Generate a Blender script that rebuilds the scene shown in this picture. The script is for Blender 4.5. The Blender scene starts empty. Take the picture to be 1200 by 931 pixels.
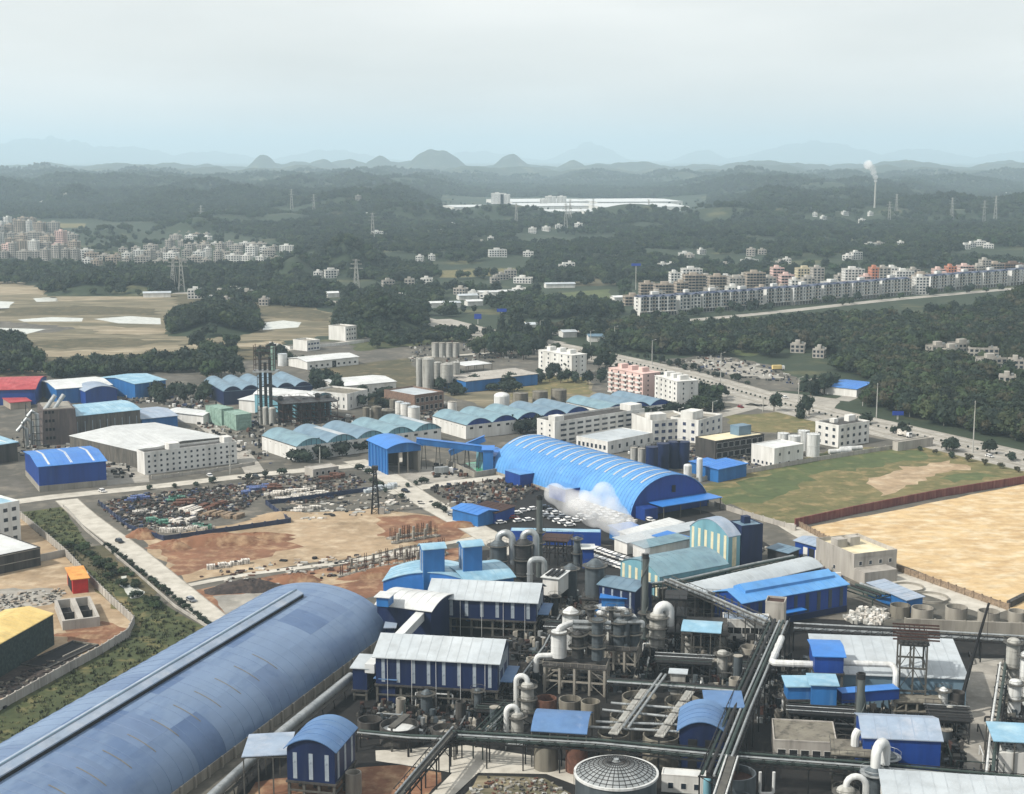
import bpy, bmesh, math, random
import numpy as np
from mathutils import Vector, Matrix
random.seed(7); RN = np.random.RandomState(11)
SC = bpy.context.scene; COL = SC.collection
# ------------------------------------------------------------ camera, world, sun, exposure
FOC, CX, CY, YH, CAMH = 1750.0, 600.0, 465.5, 183.0, 140.0
PITCH = math.atan((CY-YH)/FOC); CP, SP = math.cos(PITCH), math.sin(PITCH)
cam = bpy.data.cameras.new('camera'); cam.sensor_width = 36; cam.lens = FOC/1200*36
cam.clip_start = 1; cam.clip_end = 120000
cam_o = bpy.data.objects.new('camera', cam); COL.objects.link(cam_o)
cam_o.location = (0, 0, CAMH); cam_o.rotation_euler = (math.pi/2-PITCH, 0, 0); SC.camera = cam_o
SUN_EL, SUN_AZ = math.radians(44), math.radians(-116)       # azimuth from +Y towards +X
W = bpy.data.worlds.new('World'); SC.world = W; W.use_nodes = True
wn = W.node_tree; bg = wn.nodes['Background']
sky = wn.nodes.new('ShaderNodeTexSky'); sky.sky_type = 'NISHITA'; sky.sun_disc = False
sky.sun_elevation = SUN_EL; sky.sun_rotation = SUN_AZ; sky.dust_density = 4.0; sky.air_density = 1.0; sky.ozone_density = 1.0
wm = wn.nodes.new('ShaderNodeMix'); wm.data_type = 'RGBA'; wtc = wn.nodes.new('ShaderNodeTexCoord'); wmp = wn.nodes.new('ShaderNodeMapping'); wmp.inputs['Scale'].default_value = (2, 2, 9)
wno = wn.nodes.new('ShaderNodeTexNoise'); wno.inputs['Scale'].default_value = 1.6; wno.inputs['Detail'].default_value = 5
wmr = wn.nodes.new('ShaderNodeMapRange'); wmr.inputs[1].default_value = .3; wmr.inputs[2].default_value = .7; wmr.inputs[3].default_value = .62; wmr.inputs[4].default_value = .86   # thin high cloud veil
wn.links.new(wtc.outputs['Generated'], wmp.inputs[0]); wn.links.new(wmp.outputs[0], wno.inputs[0]); wn.links.new(wno.outputs[0], wmr.inputs[0]); wn.links.new(wmr.outputs[0], wm.inputs[0])
wn.links.new(sky.outputs[0], wm.inputs[6]); wm.inputs[7].default_value = (7.0, 6.9, 6.6, 1); wn.links.new(wm.outputs[2], bg.inputs[0]); bg.inputs[1].default_value = 0.15
sl = bpy.data.lights.new('sun', 'SUN'); sl.energy = 5.0; sl.angle = math.radians(1.5); sl.color = (1, .95, .87)
so = bpy.data.objects.new('sun', sl); COL.objects.link(so)
so.rotation_euler = Vector((math.sin(SUN_AZ)*math.cos(SUN_EL), math.cos(SUN_AZ)*math.cos(SUN_EL), math.sin(SUN_EL))).to_track_quat('Z', 'Y').to_euler()
SC.view_settings.view_transform = 'Standard'; SC.view_settings.look = 'None'
SC.view_settings.exposure = 0.04; SC.view_settings.gamma = 1
SC.cycles.max_bounces = 8; SC.cycles.diffuse_bounces = 2; SC.cycles.glossy_bounces = 2; SC.cycles.volume_bounces = 4
SC.cycles.use_denoising = True
HAZE = 0.000086
# ------------------------------------------------------------ pixel <-> ground
def ray(px, py):
    a, b = (px-CX)/FOC, (CY-py)/FOC
    return a, CP+b*SP, -SP+b*CP
def G(px, py, z=0.0):
    dx, dy, dz = ray(px, py); t = (z-CAMH)/dz
    return Vector((dx*t, dy*t, z))
def ztop(p, py):                       # height at which the vertical over p shows at row py
    k = (CY-py)/FOC
    return CAMH + p[1]*(k*CP-SP)/(CP+k*SP)
def mpp(py): return G(600, py).y/CP/FOC   # metres per pixel at a ground row
# ------------------------------------------------------------ materials
def lin(c): return tuple(((x/255)/12.92 if x/255 <= .04045 else ((x/255+.055)/1.055)**2.4) for x in c)+(1,)
MATS = {}
def mk(name, c1, c2=None, c3=None, scale=.15, rough=.7, metal=0, bump=0, corr=None, thr=(.45, .7), streak=False, spec=.3, stretch=None, rnd=0, grime=.62):
    m = bpy.data.materials.new(name); m.use_nodes = True; nt = m.node_tree; N = nt.nodes; L = nt.links
    b = N['Principled BSDF']; b.inputs['Roughness'].default_value = rough; b.inputs['Metallic'].default_value = metal
    b.inputs['Specular IOR Level'].default_value = spec
    tc = N.new('ShaderNodeTexCoord'); vec = tc.outputs['Object']
    if stretch or streak:
        mp = N.new('ShaderNodeMapping'); mp.inputs['Scale'].default_value = stretch or (1, 1, .12)
        L.new(vec, mp.inputs[0]); vec = mp.outputs[0]
    def noise(s, det=4):
        n = N.new('ShaderNodeTexNoise'); n.inputs['Scale'].default_value = s; n.inputs['Detail'].default_value = det
        n.inputs['Roughness'].default_value = .62
        L.new(vec, n.inputs['Vector']); return n.outputs['Fac']
    def mix(fac, a, bcol):
        x = N.new('ShaderNodeMix'); x.data_type = 'RGBA'
        if fac is None: x.inputs[0].default_value = .5
        else: L.new(fac, x.inputs[0])
        for v, s in ((a, 6), (bcol, 7)):
            if isinstance(v, tuple): x.inputs[s].default_value = v
            else: L.new(v, x.inputs[s])
        return x.outputs[2]
    def ramp(f, lo, hi):
        r = N.new('ShaderNodeMapRange'); r.inputs[1].default_value = lo; r.inputs[2].default_value = hi; L.new(f, r.inputs[0]); return r.outputs[0]
    c1 = lin(c1); c2 = lin(c2) if c2 else tuple(x*.82 for x in c1[:3])+(1,)
    col = mix(ramp(noise(scale, 6), .36, .66), c1, c2)
    if c3: col = mix(ramp(noise(scale*3.3, 6), *thr), col, lin(c3))
    if rnd:
        oi = N.new('ShaderNodeObjectInfo'); hs = N.new('ShaderNodeHueSaturation')
        mr = N.new('ShaderNodeMapRange'); mr.inputs[3].default_value = 1-rnd; mr.inputs[4].default_value = 1+rnd
        L.new(oi.outputs['Random'], mr.inputs[0]); L.new(mr.outputs[0], hs.inputs['Value']); mh = N.new('ShaderNodeMapRange'); mh.inputs[3].default_value = .485; mh.inputs[4].default_value = .53; wn_ = N.new('ShaderNodeTexWhiteNoise'); wn_.noise_dimensions = '1D'; L.new(oi.outputs['Random'], wn_.inputs['W']); L.new(wn_.outputs[0], mh.inputs[0]); L.new(mh.outputs[0], hs.inputs['Hue']); L.new(col, hs.inputs['Color']); col = hs.outputs[0]
    gm = N.new('ShaderNodeMix'); gm.data_type = 'RGBA'; gm.blend_type = 'MULTIPLY'; gr = N.new('ShaderNodeMapRange')   # grime
    gr.inputs[1].default_value = .42; gr.inputs[2].default_value = .74; gr.inputs[4].default_value = grime; L.new(noise(max(.22, scale*2.3), 9), gr.inputs[0]); L.new(gr.outputs[0], gm.inputs[0])
    L.new(col, gm.inputs[6]); gm.inputs[7].default_value = (.46, .44, .41, 1); col = gm.outputs[2]
    L.new(col, b.inputs['Base Color'])
    if corr:
        w = N.new('ShaderNodeTexWave'); w.wave_type = 'BANDS'; w.bands_direction = corr[0]; w.inputs['Scale'].default_value = corr[1]
        L.new(tc.outputs['Object'], w.inputs[0]); bp = N.new('ShaderNodeBump'); bp.inputs['Strength'].default_value = .5; bp.inputs['Distance'].default_value = .06
        L.new(w.outputs[1], bp.inputs['Height']); L.new(bp.outputs[0], b.inputs['Normal'])
    elif bump:
        bp = N.new('ShaderNodeBump'); bp.inputs['Strength'].default_value = .8; bp.inputs['Distance'].default_value = bump
        L.new(noise(scale*6, 5), bp.inputs['Height']); L.new(bp.outputs[0], b.inputs['Normal'])
    MATS[name] = m; return m
mk('blue_roof', (72, 130, 190), (88, 146, 200), (112, 156, 196), .05, .42, .0, corr=('X', 1.2), thr=(.6, .85), spec=.5, grime=0.45)
mk('blue_roof_deep', (40, 106, 182), (52, 120, 192), (84, 132, 180), .06, .45, corr=('X', 1.2), thr=(.62, .9), spec=.5, grime=.4)
mk('sky_roof', (130, 168, 188), (114, 156, 180), (160, 188, 200), .05, .45, corr=('X', 1.2), spec=.5, grime=0.45)
mk('teal_roof', (100, 130, 142), (114, 142, 152), (88, 114, 128), .06, .5, corr=('X', 1.2), spec=.5, grime=0.45)
mk('steel_blue_roof', (92, 118, 136), (106, 130, 146), (80, 104, 122), .05, .5, corr=('X', 1.2), spec=.5, grime=0.45)
mk('violet_roof', (76, 108, 150), (90, 122, 160), (120, 138, 164), .1, .5, corr=('X', 1.2), thr=(.6, .9), grime=0.45)
mk('grey_blue_roof', (144, 158, 174), (130, 146, 166), (162, 170, 182), .06, .5, corr=('X', 1.2), grime=0.45)
mk('pale_roof', (176, 183, 187), (160, 168, 173), (138, 145, 148), .06, .5, corr=('X', 1.2), thr=(.62, .9), spec=.4, grime=0.45)
mk('white_roof', (200, 203, 202), (184, 187, 187), (152, 154, 150), .06, .55, thr=(.62, .9), grime=0.45)
mk('cream_roof', (214, 204, 172), (200, 190, 160), (160, 150, 120), .06, .6, thr=(.6, .9))
mk('yellow_roof', (204, 182, 122), (194, 170, 108), (170, 140, 84), .06, .6, thr=(.62, .9))
mk('red_roof', (164, 66, 70), (150, 56, 62), (176, 92, 92), .08, .6)
mk('arch_skin', (98, 118, 146), (110, 130, 156), (84, 106, 138), .035, .5, spec=.3, stretch=(1, .35, 1), thr=(.5, .66), grime=0.22)
mk('arch_skin_b', (90, 110, 140), (100, 120, 148), (76, 98, 130), .05, .5, spec=.3, thr=(.55, .75), grime=0.22)
mk('arch_skin_c', (74, 96, 130), (84, 106, 138), (66, 88, 122), .05, .5, spec=.3, thr=(.55, .75), grime=0.22)
mk('navy_wall', (20, 36, 74), (15, 30, 63), (41, 50, 74), .12, .5, streak=True, corr=None, thr=(.58, .85))
mk('blue_wall', (20, 62, 136), (17, 52, 120), (50, 82, 132), .1, .5, streak=True, thr=(.6, .9))
mk('azure_wall', (42, 104, 164), (34, 92, 150), (88, 130, 170), .1, .5, streak=True, thr=(.6, .9))
mk('aqua_wall', (116, 162, 174), (102, 148, 164), None, .1, .5, streak=True)
mk('cream_strip', (214, 208, 178), (196, 190, 160), None, .2, .6)
mk('light_strip', (150, 160, 168), (130, 140, 150), (90, 100, 110), .3, .4, thr=(.55, .8))
mk('dark_strip', (48, 58, 70), (60, 72, 84), None, .3, .35)
mk('white_wall', (210, 210, 206), (194, 194, 190), (164, 161, 154), .12, .75, streak=True, thr=(.6, .85))
mk('grey_wall', (168, 164, 156), (150, 146, 140), (118, 114, 108), .12, .8, streak=True, thr=(.55, .8))
mk('pink_wall', (206, 180, 172), (196, 168, 162), None, .1, .75, streak=True)
mk('yellow_wall', (196, 186, 158), (184, 174, 148), None, .1, .75)
mk('orange_wall', (186, 124, 100), (176, 116, 92), None, .1, .75)
mk('tan_wall', (168, 156, 142), (150, 140, 128), (124, 116, 106), .1, .8, streak=True)
mk('brick_wall', (128, 104, 90), (112, 92, 82), (90, 78, 70), .3, .85)
mk('mesh_wall', (104, 100, 92), (84, 82, 78), (60, 60, 58), .3, .8, streak=True)
mk('green_net', (44, 58, 56), (34, 46, 46), (64, 76, 70), .3, .9, bump=.15)
mk('mint', (136, 162, 150), (122, 150, 138), (100, 124, 114), .2, .6)
mk('concrete', (150, 146, 136), (130, 126, 118), (96, 92, 86), .12, .85, bump=.03, streak=True, thr=(.5, .8))
mk('old_concrete', (124, 120, 108), (102, 98, 90), (62, 60, 55), .18, .85, bump=.03, streak=True, thr=(.5, .72))
mk('dark_concrete', (74, 72, 69), (58, 56, 54), (40, 40, 40), .2, .85, streak=True)
mk('steel', (66, 67, 67), (50, 51, 52), (62, 51, 43), .5, .55, .3, thr=(.55, .8))
mk('dark_steel', (37, 40, 42), (29, 32, 34), (51, 43, 38), .5, .6, .2)
mk('frame_steel', (85, 84, 78), (67, 66, 64), (61, 50, 42), .4, .7, thr=(.58, .8))
mk('pipe_green', (53, 67, 62), (42, 54, 51), None, .4, .55)
mk('rust', (62, 40, 34), (50, 34, 30), (74, 54, 45), .5, .85)
mk('pipe_white', (202, 204, 202), (182, 185, 185), (136, 134, 128), .35, .5, streak=True, thr=(.58, .82))
mk('silver', (172, 176, 176), (150, 156, 158), (110, 112, 112), .3, .4, .55, streak=True, thr=(.55, .8))
mk('vessel_grey', (90, 98, 102), (74, 82, 88), (56, 59, 61), .25, .5, .3, streak=True, thr=(.52, .78))
mk('silo_grey', (166, 166, 160), (146, 146, 142), (112, 110, 104), .25, .7, streak=True, thr=(.5, .75))
mk('stack_grey', (78, 85, 83), (67, 74, 74), (93, 96, 93), .3, .75, streak=True)
mk('tower_brick', (88, 80, 78), (74, 68, 68), (102, 92, 86), .2, .85, streak=True)
mk('glass', (30, 38, 48), (44, 54, 66), None, .5, .15, spec=.6)
mk('dark', (24, 25, 27), (34, 34, 35), None, .3, .9)
mk('tyre', (22, 22, 22), None, None, .3, .9)
mk('car_white', (226, 226, 224), (214, 214, 212), None, .3, .25, spec=.6)
mk('car_silver', (160, 164, 168), None, None, .3, .25, .5, spec=.6)
mk('car_black', (28, 30, 34), None, None, .3, .2, spec=.6)
mk('car_red', (140, 30, 30), None, None, .3, .25, spec=.6)
mk('car_blue', (40, 70, 150), None, None, .3, .25, spec=.6)
mk('red_paint', (176, 34, 28), (156, 28, 26), None, .3, .55)
mk('orange_top', (206, 150, 80), (190, 130, 66), None, .3, .7)
mk('tarp_green', (70, 120, 100), (56, 98, 84), (110, 150, 136), .4, .6)
mk('tarp_blue', (60, 78, 128), (50, 66, 112), (110, 126, 160), .4, .6)
mk('bale_white', (216, 212, 204), (190, 186, 178), (140, 134, 126), .4, .8)
mk('crate_tan', (146, 128, 108), (128, 112, 94), (90, 78, 66), .4, .85)
mk('rust_red', (104, 72, 58), (88, 60, 50), (72, 52, 44), .4, .9)
mk('bark', (74, 62, 50), (60, 50, 42), None, .6, .9)
mk('leaf_a', (42, 56, 30), (30, 44, 25), (62, 72, 38), .35, .8, bump=.3, rnd=.42, thr=(.5, .75))
mk('leaf_b', (32, 45, 33), (24, 36, 27), (45, 56, 39), .35, .8, bump=.3, rnd=.42, thr=(.5, .75))
mk('leaf_c', (51, 62, 37), (39, 51, 33), (67, 70, 45), .35, .8, bump=.3, rnd=.42, thr=(.5, .75))
mk('leaf_d', (62, 60, 44), (49, 51, 37), (76, 70, 55), .35, .8, bump=.3, rnd=.25, thr=(.5, .75))
# ground kinds
mk('terrain', (46, 57, 40), (37, 50, 35), (85, 85, 59), .0035, .95, bump=2.0, thr=(.56, .66))
mk('asphalt', (158, 154, 146), (140, 137, 130), (172, 168, 158), .05, .9, thr=(.55, .8))
mk('road_pale', (184, 180, 170), (168, 164, 154), (146, 141, 132), .06, .9, thr=(.6, .85))
mk('yard', (150, 146, 138), (122, 120, 114), (170, 166, 156), .045, .92, thr=(.5, .75), bump=.05)
mk('yard_dark', (33, 32, 31), (24, 24, 24), (53, 50, 46), .08, .92, thr=(.55, .75), bump=.1)
mk('site_grey', (94, 91, 84), (74, 73, 67), (120, 114, 103), .03, .95, thr=(.52, .72), bump=.1)
mk('grass', (70, 76, 46), (54, 63, 38), (104, 98, 64), .05, .95, thr=(.52, .7), bump=.5)
mk('grass_dry', (106, 100, 66), (84, 86, 54), (136, 120, 86), .04, .95, thr=(.5, .68), bump=.3)
mk('grass_bright', (80, 90, 56), (66, 78, 48), (112, 108, 72), .03, .95, thr=(.52, .72), bump=.3)
mk('scrub', (86, 80, 60), (66, 66, 48), (108, 98, 74), .03, .95, thr=(.52, .68), bump=.6)
mk('red_earth', (126, 90, 68), (102, 72, 54), (156, 130, 102), .05, .95, thr=(.48, .68), bump=.35)
mk('pale_earth', (160, 140, 114), (136, 118, 94), (178, 162, 138), .035, .95, thr=(.48, .7), bump=.2)
mk('gold_earth', (190, 166, 126), (172, 146, 108), (200, 184, 154), .04, .95, thr=(.46, .66), bump=.15, stretch=(.85, 1.2, 1))
mk('mud', (112, 104, 84), (84, 82, 64), (140, 130, 108), .02, .95, thr=(.48, .66), bump=.3, stretch=(.4, 1.5, 1))
mk('mud_pale', (142, 130, 108), (118, 110, 90), (160, 150, 130), .02, .95, thr=(.48, .66), bump=.3, stretch=(.5, 1.4, 1))
mk('coal', (58, 52, 50), (44, 40, 40), (80, 70, 64), .2, .95, bump=.3)
mk('pond_pale', (196, 198, 190), (186, 188, 180), None, .03, .25)
mk('pool_green', (70, 146, 106), (60, 134, 98), None, .05, .15)
mk('pool_teal', (104, 140, 128), (92, 128, 118), None, .05, .15)
mk('marking', (226, 224, 216), None, None, .5, .8)
mk('wall_red', (112, 66, 62), (96, 54, 52), (136, 92, 84), .2, .85, streak=True)
mk('panel_blue', (50, 60, 88), (42, 52, 76), None, .2, .35)
mk('sign_blue', (24, 60, 150), None, None, .5, .4)
# ------------------------------------------------------------ mesh builder
class MB:
    def __init__(s): s.v = []; s.f = []; s.m = []; s.mats = []
    def mi(s, m):
        if m not in s.mats: s.mats.append(m)
        return s.mats.index(m)
    def add(s, vs, fs, m):
        o = len(s.v); k = s.mi(m); s.v += [tuple(p) for p in vs]
        for f in fs: s.f.append(tuple(i+o for i in f)); s.m.append(k)
        return s
    def hexa(s, p, m): return s.add(p, [(0, 3, 2, 1), (4, 5, 6, 7), (0, 1, 5, 4), (1, 2, 6, 5), (2, 3, 7, 6), (3, 0, 4, 7)], m)
    def box(s, x0, y0, z0, x1, y1, z1, m):
        if x0 > x1: x0, x1 = x1, x0
        if y0 > y1: y0, y1 = y1, y0
        return s.hexa([(x0, y0, z0), (x1, y0, z0), (x1, y1, z0), (x0, y1, z0), (x0, y0, z1), (x1, y0, z1), (x1, y1, z1), (x0, y1, z1)], m)
    def beam(s, p, q, w, m, h=None):
        p, q = Vector(p), Vector(q); d = (q-p)
        if d.length < 1e-6: return s
        d.normalize(); a = d.cross(Vector((0, 0, 1)))
        if a.length < 1e-3: a = Vector((1, 0, 0))
        a.normalize(); b = a.cross(d); a *= w/2; b *= (h or w)/2
        return s.hexa([p-a-b, p+a-b, q+a-b, q-a-b, p-a+b, p+a+b, q+a+b, q-a+b], m)
    def revolve(s, x, y, prof, m, n=16):
        vs = []; fs = []
        for r, z in prof:
            for i in range(n):
                a = 2*math.pi*i/n; vs.append((x+r*math.cos(a), y+r*math.sin(a), z))
        for j in range(len(prof)-1):
            for i in range(n):
                k = (i+1) % n; fs.append((j*n+i, j*n+k, (j+1)*n+k, (j+1)*n+i))
        return s.add(vs, fs, m)
    def cyl(s, x, y, z0, z1, r, m, n=16, r1=None, top=True, bot=False):
        r1 = r if r1 is None else r1; o = len(s.v)
        s.revolve(x, y, [(r, z0), (r1, z1)], m, n)
        if top: s.add([s.v[o+n+i] for i in range(n)], [tuple(range(n))], m)
        if bot: s.add([s.v[o+i] for i in range(n)], [tuple(range(n-1, -1, -1))], m)
        return s
    def tube(s, pts, r, m, n=8, closed=False):
        P = [Vector(p) for p in pts]; vs = []; fs = []; K = len(P); up0 = None
        for i, p in enumerate(P):
            d = (P[(i+1) % K]-P[i-1]) if closed else (P[min(i+1, K-1)]-P[max(i-1, 0)])
            d.normalize()
            u = up0-d*up0.dot(d) if up0 is not None else d.cross(Vector((0, 0, 1)) if abs(d.z) < .9 else Vector((1, 0, 0)))
            if u.length < 1e-4: u = d.cross(Vector((1, 0, 0)))
            u.normalize(); up0 = u; w = d.cross(u)
            rr = r[i] if isinstance(r, (list, tuple)) else r
            for k in range(n):
                a = 2*math.pi*k/n; vs.append(p+(u*math.cos(a)+w*math.sin(a))*rr)
        for j in range(K if closed else K-1):
            for k in range(n):
                fs.append((j*n+k, j*n+(k+1) % n, ((j+1) % K)*n+(k+1) % n, ((j+1) % K)*n+k))
        if not closed: fs += [tuple(range(n-1, -1, -1)), tuple((K-1)*n+k for k in range(n))]
        return s.add(vs, fs, m)
    def sheet(s, prof, x0, x1, t, m, axis='x'):      # profile (y,z) extruded along x, t thick
        n = len(prof); f = (lambda x, y, z: (x, y, z)) if axis == 'x' else (lambda x, y, z: (y, x, z))
        vs = [f(x0, y, z) for y, z in prof]+[f(x1, y, z) for y, z in prof]+[f(x0, y, z-t) for y, z in prof]+[f(x1, y, z-t) for y, z in prof]
        fs = []
        for i in range(n-1):
            fs += [(i, i+1, n+i+1, n+i), (2*n+i, 3*n+i, 3*n+i+1, 2*n+i+1), (i, 2*n+i, 2*n+i+1, i+1), (n+i, n+i+1, 3*n+i+1, 3*n+i)]
        fs += [(0, n, 3*n, 2*n), (n-1, 3*n-1, 4*n-1, 2*n-1)]
        return s.add(vs, fs, m)
    def prism(s, pts, z0, z1, m):
        n = len(pts); vs = [(x, y, z0) for x, y in pts]+[(x, y, z1) for x, y in pts]
        return s.add(vs, [tuple(range(n-1, -1, -1)), tuple(range(n, 2*n))]+[(i, (i+1) % n, n+(i+1) % n, n+i) for i in range(n)], m)
    def vprism(s, prof, x0, x1, m, axis='x'):        # closed (y,z) polygon extruded along x (or along y)
        n = len(prof); f = (lambda x, y, z: (x, y, z)) if axis == 'x' else (lambda x, y, z: (y, x, z))
        vs = [f(x0, y, z) for y, z in prof]+[f(x1, y, z) for y, z in prof]
        return s.add(vs, [tuple(range(n)), tuple(range(2*n-1, n-1, -1))]+[(i, n+i, n+(i+1) % n, (i+1) % n) for i in range(n)], m)
    def ico(s, c, r, m, sub=1, jit=.15, sq=.8):
        bm = bmesh.new(); bmesh.ops.create_icosphere(bm, subdivisions=sub, radius=1)
        vs = []
        for v in bm.verts:
            k = r*(1+random.uniform(-jit, jit)); vs.append((c[0]+v.co.x*k, c[1]+v.co.y*k, c[2]+v.co.z*k*sq))
        fs = [tuple(v.index for v in f.verts) for f in bm.faces]; bm.free(); return s.add(vs, fs, m)
    def mesh(s, name, smooth=True):
        me = bpy.data.meshes.new(name); me.from_pydata(s.v, [], s.f)
        for k in s.mats: me.materials.append(MATS[k])
        me.polygons.foreach_set('material_index', s.m)
        bm = bmesh.new(); bm.from_mesh(me); bmesh.ops.recalc_face_normals(bm, faces=bm.faces); bm.to_mesh(me); bm.free()
        if smooth:
            me.polygons.foreach_set('use_smooth', [True]*len(me.polygons)); me.set_sharp_from_angle(angle=math.radians(32))
        me.update(); return me
    def build(s, name, parent=None, loc=(0, 0, 0), rz=0, smooth=True):
        return put(s.mesh(name, smooth), name, parent, loc, rz)
def put(me, name, parent=None, loc=(0, 0, 0), rz=0):
    o = bpy.data.objects.new(name, me); COL.objects.link(o); o.location = loc; o.rotation_euler = (0, 0, rz); o.parent = parent; return o
def T(name, label, cat, loc=(0, 0, 0), rz=0, group=None):
    o = bpy.data.objects.new(name, None); COL.objects.link(o); o.location = loc; o.rotation_euler = (0, 0, rz); o.empty_display_size = .5
    return tag(o, label, cat, group)
def tag(o, label, cat, group=None):
    o['label'] = label; o['category'] = cat
    if group: o['group'] = group
    return o
def dup(root, loc, rz, label=None, group=None):
    r = root.copy(); COL.objects.link(r); r.location = loc; r.rotation_euler = (0, 0, rz)
    if label: r['label'] = label
    if group: r['group'] = group
    for ch in KIDS.setdefault(root.name, list(root.children)):
        c = ch.copy(); COL.objects.link(c); c.parent = r
        for g in KIDS.setdefault(ch.name, list(ch.children)):
            d = g.copy(); COL.objects.link(d); d.parent = c
    return r
KIDS = {}
ORD = ['first', 'second', 'third', 'fourth', 'fifth', 'sixth', 'seventh', 'eighth', 'ninth', 'tenth', 'eleventh', 'twelfth', 'thirteenth', 'fourteenth', 'fifteenth', 'sixteenth', 'seventeenth', 'eighteenth', 'nineteenth', 'twentieth']
def ordn(i):
    if i < 20: return ORD[i]
    tens = ['', '', 'twenty', 'thirty', 'forty', 'fifty', 'sixty', 'seventy', 'eighty', 'ninety'][(i+1)//10]
    return tens+'-'+ORD[(i+1) % 10-1] if (i+1) % 10 else tens[:-1]+'ieth'
def rect(A, B, C, z=0):               # three pixels on height z -> origin, angle, width, depth
    a, b, c = G(*A, z), G(*B, z), G(*C, z); u = (b-a); w = u.length; u.normalize(); n = Vector((-u.y, u.x, 0))
    d = (c-a).dot(n)
    return Vector((a.x, a.y, 0)), math.atan2(u.y, u.x), w, d
# ------------------------------------------------------------ terrain
def proj(x, y, z):
    dz = z-CAMH; dep = y*CP-dz*SP; up = y*SP+dz*CP
    return CX+FOC*x/dep, CY-FOC*up/dep
def inpoly(px, py, poly):
    r = np.zeros(px.shape, bool); n = len(poly)
    for i in range(n):
        x0, y0 = poly[i]; x1, y1 = poly[(i+1) % n]
        if y0 == y1: continue
        c = ((y0 > py) != (y1 > py)) & (px < (x1-x0)*(py-y0)/(y1-y0)+x0); r ^= c
    return r
HILLS = []                                   # x, y, sx, sy, h
for px, bpy_, tpy, hw in [(446, 390, 346, 50), (250, 393, 360, 50), (110, 346, 319, 50), (165, 346, 322, 40), (400, 322, 270, 62), (345, 328, 288, 34), (125, 278, 248, 34), (150, 296, 270, 40),
        (232, 276, 248, 46), (245, 290, 272, 30), (640, 272, 250, 44), (742, 270, 252, 40), (552, 268, 262, 28), (240, 236, 213, 60), (212, 250, 228, 34), (90, 246, 216, 46), (415, 230, 202, 36),
        (862, 266, 240, 42), (985, 252, 232, 40), (1110, 268, 250, 60), (1010, 285, 268, 70), (900, 238, 222, 60), (700, 215, 199, 70), (1140, 235, 220, 50), (560, 300, 282, 44), (880, 292, 276, 50), (1200, 378, 340, 40), (1080, 425, 392, 90), (930, 405, 386, 60)]:
    p = G(px, bpy_); s = hw*mpp(bpy_)*.62; c = Vector((p.x, p.y, 0))*(1+1.5*s/p.length)
    HILLS.append((c.x, c.y, s, s*1.15, max(5, ztop(c, tpy)-(11 if bpy_ < 345 else 7))))
for px, top, hw, D in [(313, 180, 20, 11700), (445, 182, 24, 11700), (510, 174, 40, 11200), (597, 178, 27, 11400), (668, 186, 22, 11200), (380, 186, 30, 11700), (740, 187, 60, 11000), (900, 186, 80, 11200), (1050, 187, 80, 10800), (1180, 188, 60, 11200), (60, 190, 60, 11200), (200, 188, 50, 11200),
        (60, 163, 100, 31000), (150, 172, 70, 31500), (-60, 166, 90, 31000), (250, 178, 60, 32000), (690, 168, 36, 34000), (820, 175, 28, 33000), (950, 167, 80, 33000), (1070, 175, 60, 33500), (1190, 178, 60, 33000), (390, 176, 60, 33000), (560, 178, 60, 34000)]:
    HILLS.append(((px-CX)/FOC*D, D, hw*D/FOC*.85, hw*D/FOC*.85, CAMH+(YH-top-(3 if D < 15000 else 0))*D/FOC))
FLATZ = [[(-80, 250), (110, 250), (340, 285), (340, 318), (-80, 318)], [(515, 226), (830, 226), (830, 262), (515, 262)], [(1120, 225), (1230, 225), (1230, 246), (1120, 246)]]
FLATB = [(-90, 100, 262, 312), (100, 335, 298, 318), (535, 825, 237, 258), (1130, 1240, 227, 246)]
k = 0
while k < 1150:
    D = 2000*(6.6**random.random()); x = random.uniform(-.42, .42)*D
    px, py = proj(x, D, 0)
    if any(inpoly(np.array([px]), np.array([py+d]), z)[0] for z in FLATZ for d in (0, 3, 6, 9)): continue
    f = D/2000; s = random.uniform(40, 105)*(f**.55); h = random.uniform(.2, .48)*s*(.3 if f < 1.5 else .8)
    HILLS.append((x, D, s, s*random.uniform(.5, 1.1), h)); k += 1
HA = np.array(HILLS)
def height(x, y):
    x = np.asarray(x, float); y = np.asarray(y, float); h = np.zeros(x.shape)
    for a in range(0, x.size, 4000):
        X = x.ravel()[a:a+4000, None]; Y = y.ravel()[a:a+4000, None]
        q = ((X-HA[:, 0])/HA[:, 2])**2+((Y-HA[:, 1])/HA[:, 3])**2
        h.ravel()[a:a+4000] = (HA[:, 4]*np.exp(-q*.8)).max(1)
    r = np.clip((y-1900)/2500, 0, 1)
    q = np.clip((y-5000)/3000, 0, 1)*np.clip(h/60, 0, 1); h *= 1+q*(.07*np.sin(x*.011+2*np.sin(y*.003))+.05*np.sin(x*.027+y*.004)+.03*np.sin(x*.06))
    h += r*(5*np.sin(x*.0061+y*.0043)+4*np.sin(x*.013-y*.009+1)+3*np.sin(y*.021+x*.017))+r*5
    px, py = proj(x, np.maximum(y, 60), 0); m = np.ones(x.shape)
    for x0, x1, y0, y1 in FLATB:
        ex = np.maximum(np.maximum(x0-px, px-x1)/70, np.maximum(y0-py, py-y1)/5); m = np.minimum(m, np.clip(ex, 0, 1))
    return np.where(h < 1.2, 0, h-1.2)*m
def H1(x, y): return float(height(np.array([x]), np.array([y]))[0])
def GT(px, py):                                  # pixel on the terrain
    z = 0.0
    for _ in range(7):
        p = G(px, py, min(z, 110)); z = .5*z+.5*H1(p.x, p.y)
    p = G(px, py, min(z, 110)); p.z = H1(p.x, p.y); return p
NR, NC = 460, 420
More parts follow.
